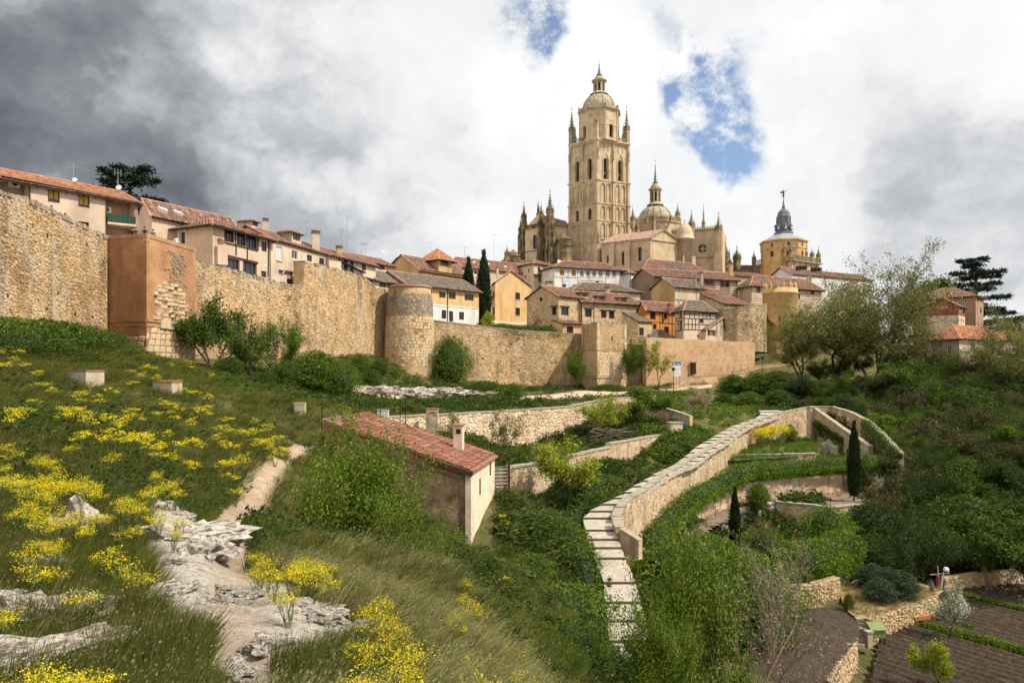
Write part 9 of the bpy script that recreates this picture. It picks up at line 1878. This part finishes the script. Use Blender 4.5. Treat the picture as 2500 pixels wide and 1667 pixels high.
# ------------------------------------------------------------------ people
def person_mesh(pose):
 J = {'pel': (0,0,.95,.15,.11), 'wai': (0,0,1.12,.14,.10), 'che': (0,0,1.32,.17,.11), 'nec': (0,0,1.47,.055,.055), 'chin': (0,-.02,1.55,.07,.08), 'hed': (0,-.01,1.65,.085,.10), 'top': (0,.01,1.72,.06,.07)}; E = [('pel','wai'),('wai','che'),('che','nec'),('nec','chin'),('chin','hed'),('hed','top')]
 for s, k in ((-1,'l'),(1,'r')):
  J[k+'hi'] = (s*.09,0,.88,.10,.10); J[k+'kn'] = (s*.10,-.02,.50,.065,.065); J[k+'an'] = (s*.10,.02,.08,.045,.045); J[k+'to'] = (s*.11,-.14,.04,.04,.035); J[k+'sh'] = (s*.19,0,1.40,.06,.06)
  if pose == 1: J[k+'el'] = (s*.27,-.12,1.22,.045,.045); J[k+'wr'] = (s*.09,-.26,1.52,.035,.035); J[k+'ha'] = (s*.05,-.24,1.60,.035,.02)
  else: J[k+'el'] = (s*.26,.02,1.14,.045,.045); J[k+'wr'] = (s*.24,-.10,.92,.035,.035); J[k+'ha'] = (s*.23,-.14,.82,.035,.02)
  E += [('pel',k+'hi'),(k+'hi',k+'kn'),(k+'kn',k+'an'),(k+'an',k+'to'),('che',k+'sh'),(k+'sh',k+'el'),(k+'el',k+'wr'),(k+'wr',k+'ha')]
 K = list(J); me = bpy.data.meshes.new('body'); me.from_pydata([J[k][:3] for k in K], [(K.index(a), K.index(b)) for a, b in E], []); o = bpy.data.objects.new('tmp', me); COL.objects.link(o); o.modifiers.new('s', 'SKIN'); me.skin_vertices or None
 for i, k in enumerate(K): sv = me.skin_vertices[0].data[i]; sv.radius = J[k][3:5]; sv.use_root = (k == 'pel')
 md = o.modifiers.new('d', 'SUBSURF'); md.levels = 1; md.render_levels = 1; dg = bpy.context.evaluated_depsgraph_get(); r = bpy.data.meshes.new_from_object(o.evaluated_get(dg)); bpy.data.objects.remove(o)
 for _ in range(3): r.materials.append(None)
 for p in r.polygons: c = p.center; p.material_index = 0 if (c.z > 1.46 or (abs(c.x) < .3 and c.y < -.17 and pose == 1) or (pose == 0 and c.z < .95 and abs(c.x) > .2)) else (1 if c.z > .96 else 2); p.use_smooth = True
 return r
BODY = [person_mesh(0), person_mesh(1)]; m_skin = mat('skin', [(.42,.24,.16), (.52,.32,.22)], 3); m_hair = mat('dark_hair', [(.012,.009,.007), (.03,.02,.014)], 8)
hb = MB(); hb.lathe((0,.015,1.60), [(.10,0),(.115,.06),(.105,.12),(.06,.165),(0,.175)], 12); HAIR = hb.mesh('hair', m_hair, True)
CLO = {n: mat(n+'_cloth', [c, tuple(x*1.4 for x in c)], 6) for n, c in (('purple', (.10,.03,.09)), ('blue', (.03,.06,.16)), ('black', (.012,.012,.014)), ('grey', (.10,.10,.11)), ('denim', (.04,.06,.11)), ('white', (.5,.5,.5)))}
for (x, yh, Y, pose, top, zf, lab) in ((378,368,67.2,1,'purple',None,'person in purple jacket looking over the left city wall'),(480,424,70.3,0,'blue',None,'person in blue leaning behind the left city wall'),(972,532,77.3,0,'black',12.95,'person in black on the brick tower, leftmost of the pair'),(1000,532,77.1,1,'blue',12.95,'person in blue raising a camera on the brick tower'),(1066,516,76.9,0,'black',12.95,'tall person in black behind the corner of the brick tower'),(1128,548,78.2,0,'grey',12.95,'person in grey right of the corner of the brick tower'),(1298,605,82.2,0,'white',12.95,'person with pale top far right on the brick tower')):
 u, v = zpx('A', x, yh); z = (VH-v)/F*Y-1.76 if zf is None else zf; o = thing('person', lab, 'person', ((u-CX)/F*Y, Y, z)); o.rotation_euler = (0, 0, .6); c = bpy.data.objects.new('body', BODY[pose]); COL.objects.link(c); c.parent = o
 for s_, m_ in zip(c.material_slots, (m_skin, CLO[top], CLO['denim'])): s_.link = 'OBJECT'; s_.material = m_
 h_ = bpy.data.objects.new('hair', HAIR); COL.objects.link(h_); h_.parent = o
# ------------------------------------------------------------------ blocks, signs, lamps, stakes
m_conc = mat('old_plaster_block', [(.34,.26,.175), (.46,.37,.26), (.54,.45,.34)], 1.6, bump=.6, bscale=8, stain=((.22,.16,.10), .7, 1.2), streak=((.20,.16,.11), .6, 1.5))
def plinth(name, lab, k, x0, x1, y0, y1, Y, d, rz, brk=True, m=None):
 (u0, v0), (u1, v1) = zpx(k, x0, y0), zpx(k, x1, y1); q_ = on_ground((u0+u1)/2, v1); Y = q_.y if k == 'I' and q_ else Y; p = P((u0+u1)/2, v1, Y); w = (u1-u0)/F*Y; h = (v1-v0)/F*Y; g = min(p.z, gz(p.x, p.y))-.2; o = thing(name, lab, 'block', (p.x, p.y, g)); mb = MB(); mb.box((p.x, p.y+d/2, g), w*.92, d, p.z+h-g-.08, rz); mb.build('body', m or m_conc, o); mb = MB(); mb.box((p.x, p.y+d/2, p.z+h-.08), w*.95, d*1.04, .1, rz); mb.build('cap', m_shedbrick if brk else m_coping, o); return o, p, w, h
plinth('plaster_block', 'large pale plaster block with brick top in the flowering grass', 'I', 465, 712, 445, 565, 46, 1.2, -.35); plinth('plaster_block', 'smaller pale plaster block right of the large one', 'I', 1150, 1325, 530, 635, 44, 1.0, -.2); plinth('plaster_post', 'short pale stone post beside the dark bushes', 'I', 2215, 2300, 693, 770, 50, .6, .1, False)
plinth('white_box', 'white meter box with black scrawl behind the shed roof', 'K', 750, 845, 345, 388, 58, .6, 0, False, m_wht)
o, p, w, h = plinth('painted_block', 'block with faded red and green scrawls behind the shed', 'K', 1155, 1260, 333, 388, 64, .8, 0)
for (dx, dz, l, a, c) in ((-.3,.3,.5,.5,(.5,.06,.05)), (.1,.2,.45,-.7,(.04,.28,.12)), (.3,.35,.3,.9,(.04,.28,.12)), (-.1,.45,.4,0,(.5,.06,.05))): mb = MB(); q = Vector((p.x+dx*w, p.y-.02, p.z+dz*h)); mb.bar(q, q+Vector((math.cos(a)*l*w, 0, math.sin(a)*l*h)), .02, .06); mb.build('scrawl', mat('spray_%d' % int(c[0]*100), [c, c], 1), o)
Ys = 153; sg = P(1652, 900, Ys); o = thing('information_sign', 'tall white information sign with blue header before the peach wall', 'sign', (sg.x, Ys, P(0,945,Ys).z)); zt_, zb_ = P(0,883,Ys).z, P(0,918,Ys).z; mb = MB(); mb.box((sg.x, Ys, zb_), 1.75, .08, (zt_-zb_)*.76, .2); mb.build('panel', m_wframe, o); mb = MB(); mb.box((sg.x, Ys, zb_+(zt_-zb_)*.76), 1.75, .09, (zt_-zb_)*.24, .2); mb.build('header', mat('sign_blue', [(.015,.12,.42),(.02,.15,.48)], 1, rough=.5), o)
d_ = Vector((math.cos(.2), math.sin(.2), 0)); n_ = Vector((math.sin(.2), -math.cos(.2), 0))
for k in range(6): mb = MB(); mb.obox(Vector((sg.x,Ys,zb_+.3+k*.3))-d_*.65+n_*.045, d_*(1.3-.35*(k % 3)), n_*.006, (0,0,.07)); mb.build('text_line', mat('sign_print', [(.35,.42,.5),(.4,.46,.55)], 1), o)
mb = MB(); mb.obox(Vector((sg.x,Ys,zt_-.55))-d_*.72+n_*.05, d_*.35, n_*.006, (0,0,.32)); mb.build('emblem', m_wframe, o); mb = MB(); mb.obox(Vector((sg.x,Ys,zt_-.5))+d_*.05+n_*.05, d_*.6, n_*.006, (0,0,.16)); mb.build('text_line', m_wframe, o)
for s in (-.7, .7): mb = MB(); mb.tube(Vector((sg.x,Ys+.08,gz(sg.x,Ys)-.3))+d_*s, Vector((sg.x,Ys+.08,zb_+1))+d_*s, .05, .05, 6); mb.build('post', m_metal, o)
def lamp(u, vt, Y, lab):
 p = P(u, vt, Y); g = gz(p.x, Y)-.1; o = thing('street_lamp', lab, 'lamp', (p.x, Y, g)); mb = MB(); mb.tube((p.x,Y,g), (p.x,Y,p.z-.35), .07, .05, 8); mb.build('post', m_black, o); mb = MB(); mb.lathe((p.x,Y,p.z-.4), [(.08,0),(.16,.05),(.3,.38),(.42,.40),(.42,.45),(.1,.6),(0,.62)], 8); mb.build('lantern', m_black, o)
lamp(1644, 900, 127, 'black street lamp in front of the information sign'); lamp(1861, 872, 144, 'black street lamp at the ramp near the crenellated tower')
for i, (x, y0, y1) in enumerate(((293,255,500),(365,262,420),(457,262,400),(530,268,395),(606,258,385),(659,256,385),(778,260,388),(944,254,400),(990,250,440))):
 Y = 52.5 if i not in (0,) else 45.5; u, v0 = zpx('K', x, y0); p = P(u, v0, Y); g = min(gz(p.x, Y), p.z-1.6)-.2; mb = MB(); mb.tube((p.x,Y,g), (p.x,Y,p.z), .035, .035, 6); mb.tube((p.x,Y,p.z), (p.x,Y,p.z+.04), .045, .02, 6); tag(mb.build('fence_stake', m_black), 'thin black metal fence stake standing behind the shed', 'stake', 'black fence stakes behind the shed', 'thing')
p = zPZ('Q', 1025, 975, -18.2); o = thing('garden_bin', 'lime green wooden chest with sloping lid beside the lower steps', 'chest', tuple(p)); m_lime = mat('lime_paint', [(.15,.20,.07),(.21,.27,.10)], 3); mb = MB(); mb.box6([p+Vector(q) for q in ((-.45,-.3,.35),(.5,-.3,.35),(.5,.35,.35),(-.45,.35,.35),(-.45,-.3,.85),(.5,-.3,.85),(.5,.35,1.15),(-.45,.35,1.15))]); mb.build('box', m_lime, o); mb = MB(); mb.box6([p+Vector(q) for q in ((-.5,-.38,.84),(.55,-.38,.84),(.55,.38,1.16),(-.5,.38,1.16),(-.5,-.38,.89),(.55,-.38,.89),(.55,.38,1.21),(-.5,.38,1.21))]); mb.build('lid', m_lime, o)
for sx, sy in ((-.4,-.25),(.45,-.25),(.45,.3),(-.4,.3)): mb = MB(); mb.bar(p+Vector((sx,sy,-.1)), p+Vector((sx,sy,.36)), .09); mb.build('leg', m_wood, o)
p = zPZ('Q', 960, 1030, -18.2); o = thing('stone_post', 'short white stone post with flat top at the foot of the lower steps', 'post', tuple(p)); mb = MB(); mb.box(p, .36, .3, 1.0, .2); mb.build('shaft', m_conc, o); mb = MB(); mb.box(p+Vector((0,0,1.0)), .5, .42, .1, .2); mb.build('top', m_coping, o)
p = zPZ('Q', 1400, 765, -18.2); o = thing('orange_slab', 'flat orange board lying at the foot of the dry stone wall', 'slab', tuple(p)); mb = MB(); mb.box(p, 1.4, .9, .28, .3); mb.build('board', mat('orange_paint', [(.36,.12,.05),(.44,.16,.07)], 3), o)
mb = MB(); mb.lathe(p+Vector((.15,.1,.28)), [(.17,0),(.22,.42),(.24,.44),(.22,.44),(.2,.40),(0,.1)], 14); tag(mb.build('pail', m_wframe), 'white pail standing on the orange board', 'pail', kind='thing')
p = zPZ('Q', 1590, 480, -17.1); o = thing('scarecrow', 'scarecrow of crossed planks with a white cap by the straw terrace', 'scarecrow', tuple(p)); 
for nm, a, b, w, m_ in (('plank', (0,0,-.6), (-.1,0,1.6), .12, m_coping), ('plank', (-.7,0,.9), (.8,0,1.05), .1, m_coping), ('plank', (.1,0,-.4), (.35,0,1.1), .14, m_wframe), ('red_cloth', (-.1,-.05,.0), (-.15,-.05,.85), .32, mat('red_cloth', [(.35,.06,.04),(.45,.1,.06)], 3))): mb = MB(); mb.bar(p+Vector(a), p+Vector(b), w, .06); mb.build(nm, m_, o)
mb = MB(); mb.lathe(p+Vector((.55,0,1.15)), [(.02,0),(.2,.05),(.22,.2),(.12,.34),(0,.38)], 10); mb.build('cap', m_wframe, o)
def sticks(k, x, y, Z, n, L, lab, seed):
 rg = random.Random(seed); p = zPZ(k, x, y, Z); o = thing('stick_bundle', lab, 'bundle', tuple(p))
 for i in range(n): a = p+Vector((rg.uniform(-.35,.35), rg.uniform(-.25,.25), -.1)); mb = MB(); mb.tube(a, p+Vector((rg.uniform(-.25,.15)-.25, .1, L*rg.uniform(.8,1.1))), .022, .016, 5); mb.build('stick', m_twig, o)
sticks('Q', 1560, 670, -18.2, 26, 2.0, 'bundle of long sticks leaning at the end of the stone wall', 1); sticks('Q', 2030, 500, -18.2, 18, 1.7, 'dark bundle of sticks against the far field wall', 2); sticks('O', 965, 755, -13.1, 4, 2.6, 'grey poles leaning on the peach wall left of the cypress', 3); sticks('O', 1110, 745, -13.1, 4, 2.6, 'grey poles leaning on the peach wall right of the cypress', 4)
rg = random.Random(6); p = zP('M', 1110, 480, 80); p.z = gz(p.x, p.y); o = thing('brushwood_pile', 'heap of dry grey branches under the dark tree', 'pile', tuple(p))
for i in range(45): a = p+Vector((rg.uniform(-2.2,1.5), rg.uniform(-.6,.6), rg.uniform(.1,1.6))); mb = MB(); mb.tube(a, a+Vector((rg.uniform(.8,2.2), rg.uniform(-.4,.4), rg.uniform(-.6,.4))), .05, .025, 5); mb.build('branch', m_twig, o)
p = on_ground(*zpx('J', 270, 850)); o = link('broken_brick', RM[1]); 
mb = MB(); mb.box(p, .17, .11, .12, .4); COL.objects.unlink(o); bpy.data.objects.remove(o); o = mb.build('broken_brick', m_shedbrick); tag(o, 'broken orange brick lying in the lower left grass', 'brick', kind='thing')
retaining('field_wall', 'low rubble wall at the back of the furrowed field', [(*zPZ('Q',1640,480,-18.0)[:2],-17.3,-19),(*zPZ('Q',2000,440,-18.0)[:2],-17.2,-19),(*zPZ('Q',2600,400,-18.0)[:2],-17.2,-19)], .5, m=m_mortar, cell=.4, seed=79, coping=0)
for i, (k, x, y, Y, s) in enumerate((('A',480,640,73.0,1.0),('A',1295,790,82,.8),('A',1262,850,80.5,.6),('A',790,760,76.0,.9),('B',1115,800,111,1.1),('B',1455,980,125,1.0),('B',1490,1030,127,.9),('B',1395,1060,123,.8),('B',1950,790,137,1.2),('C',375,650,133.7,1.3),('F',220,860,152,.8),('F',290,865,155,.9),('F',490,975,155.5,.8),('F',430,1170,154.5,.8),('C',1575,1040,151,1.0),('A',1275,1100,80.5,.9),('A',1330,1360,82,1.3))):
 p = zP(k, x, y, Y); o = thing('wall_weed', 'green weed tuft rooted in the stone of the city wall', 'weed', tuple(p), 'weeds rooted in the city wall'); o.scale = (s, s, s); c = bpy.data.objects.new('foliage', weeds[i % 4]); COL.objects.link(c); c.parent = o; c.scale = (2.0, 2.0, 2.6); c.location = (.15, -.2, -.6); 
for i in range(7):
 p = P(1745+i*16, 902-i*1.2, 166.5+i*.6); mb = MB(); mb.tube(p-Vector((0,0,.6)), p+Vector((0,0,.75)), .04, .04, 5); tag(mb.build('railing_post', m_iron), 'thin rusty railing post on the ramp under the peach wall', 'post', 'railing posts on the ramp', 'thing')
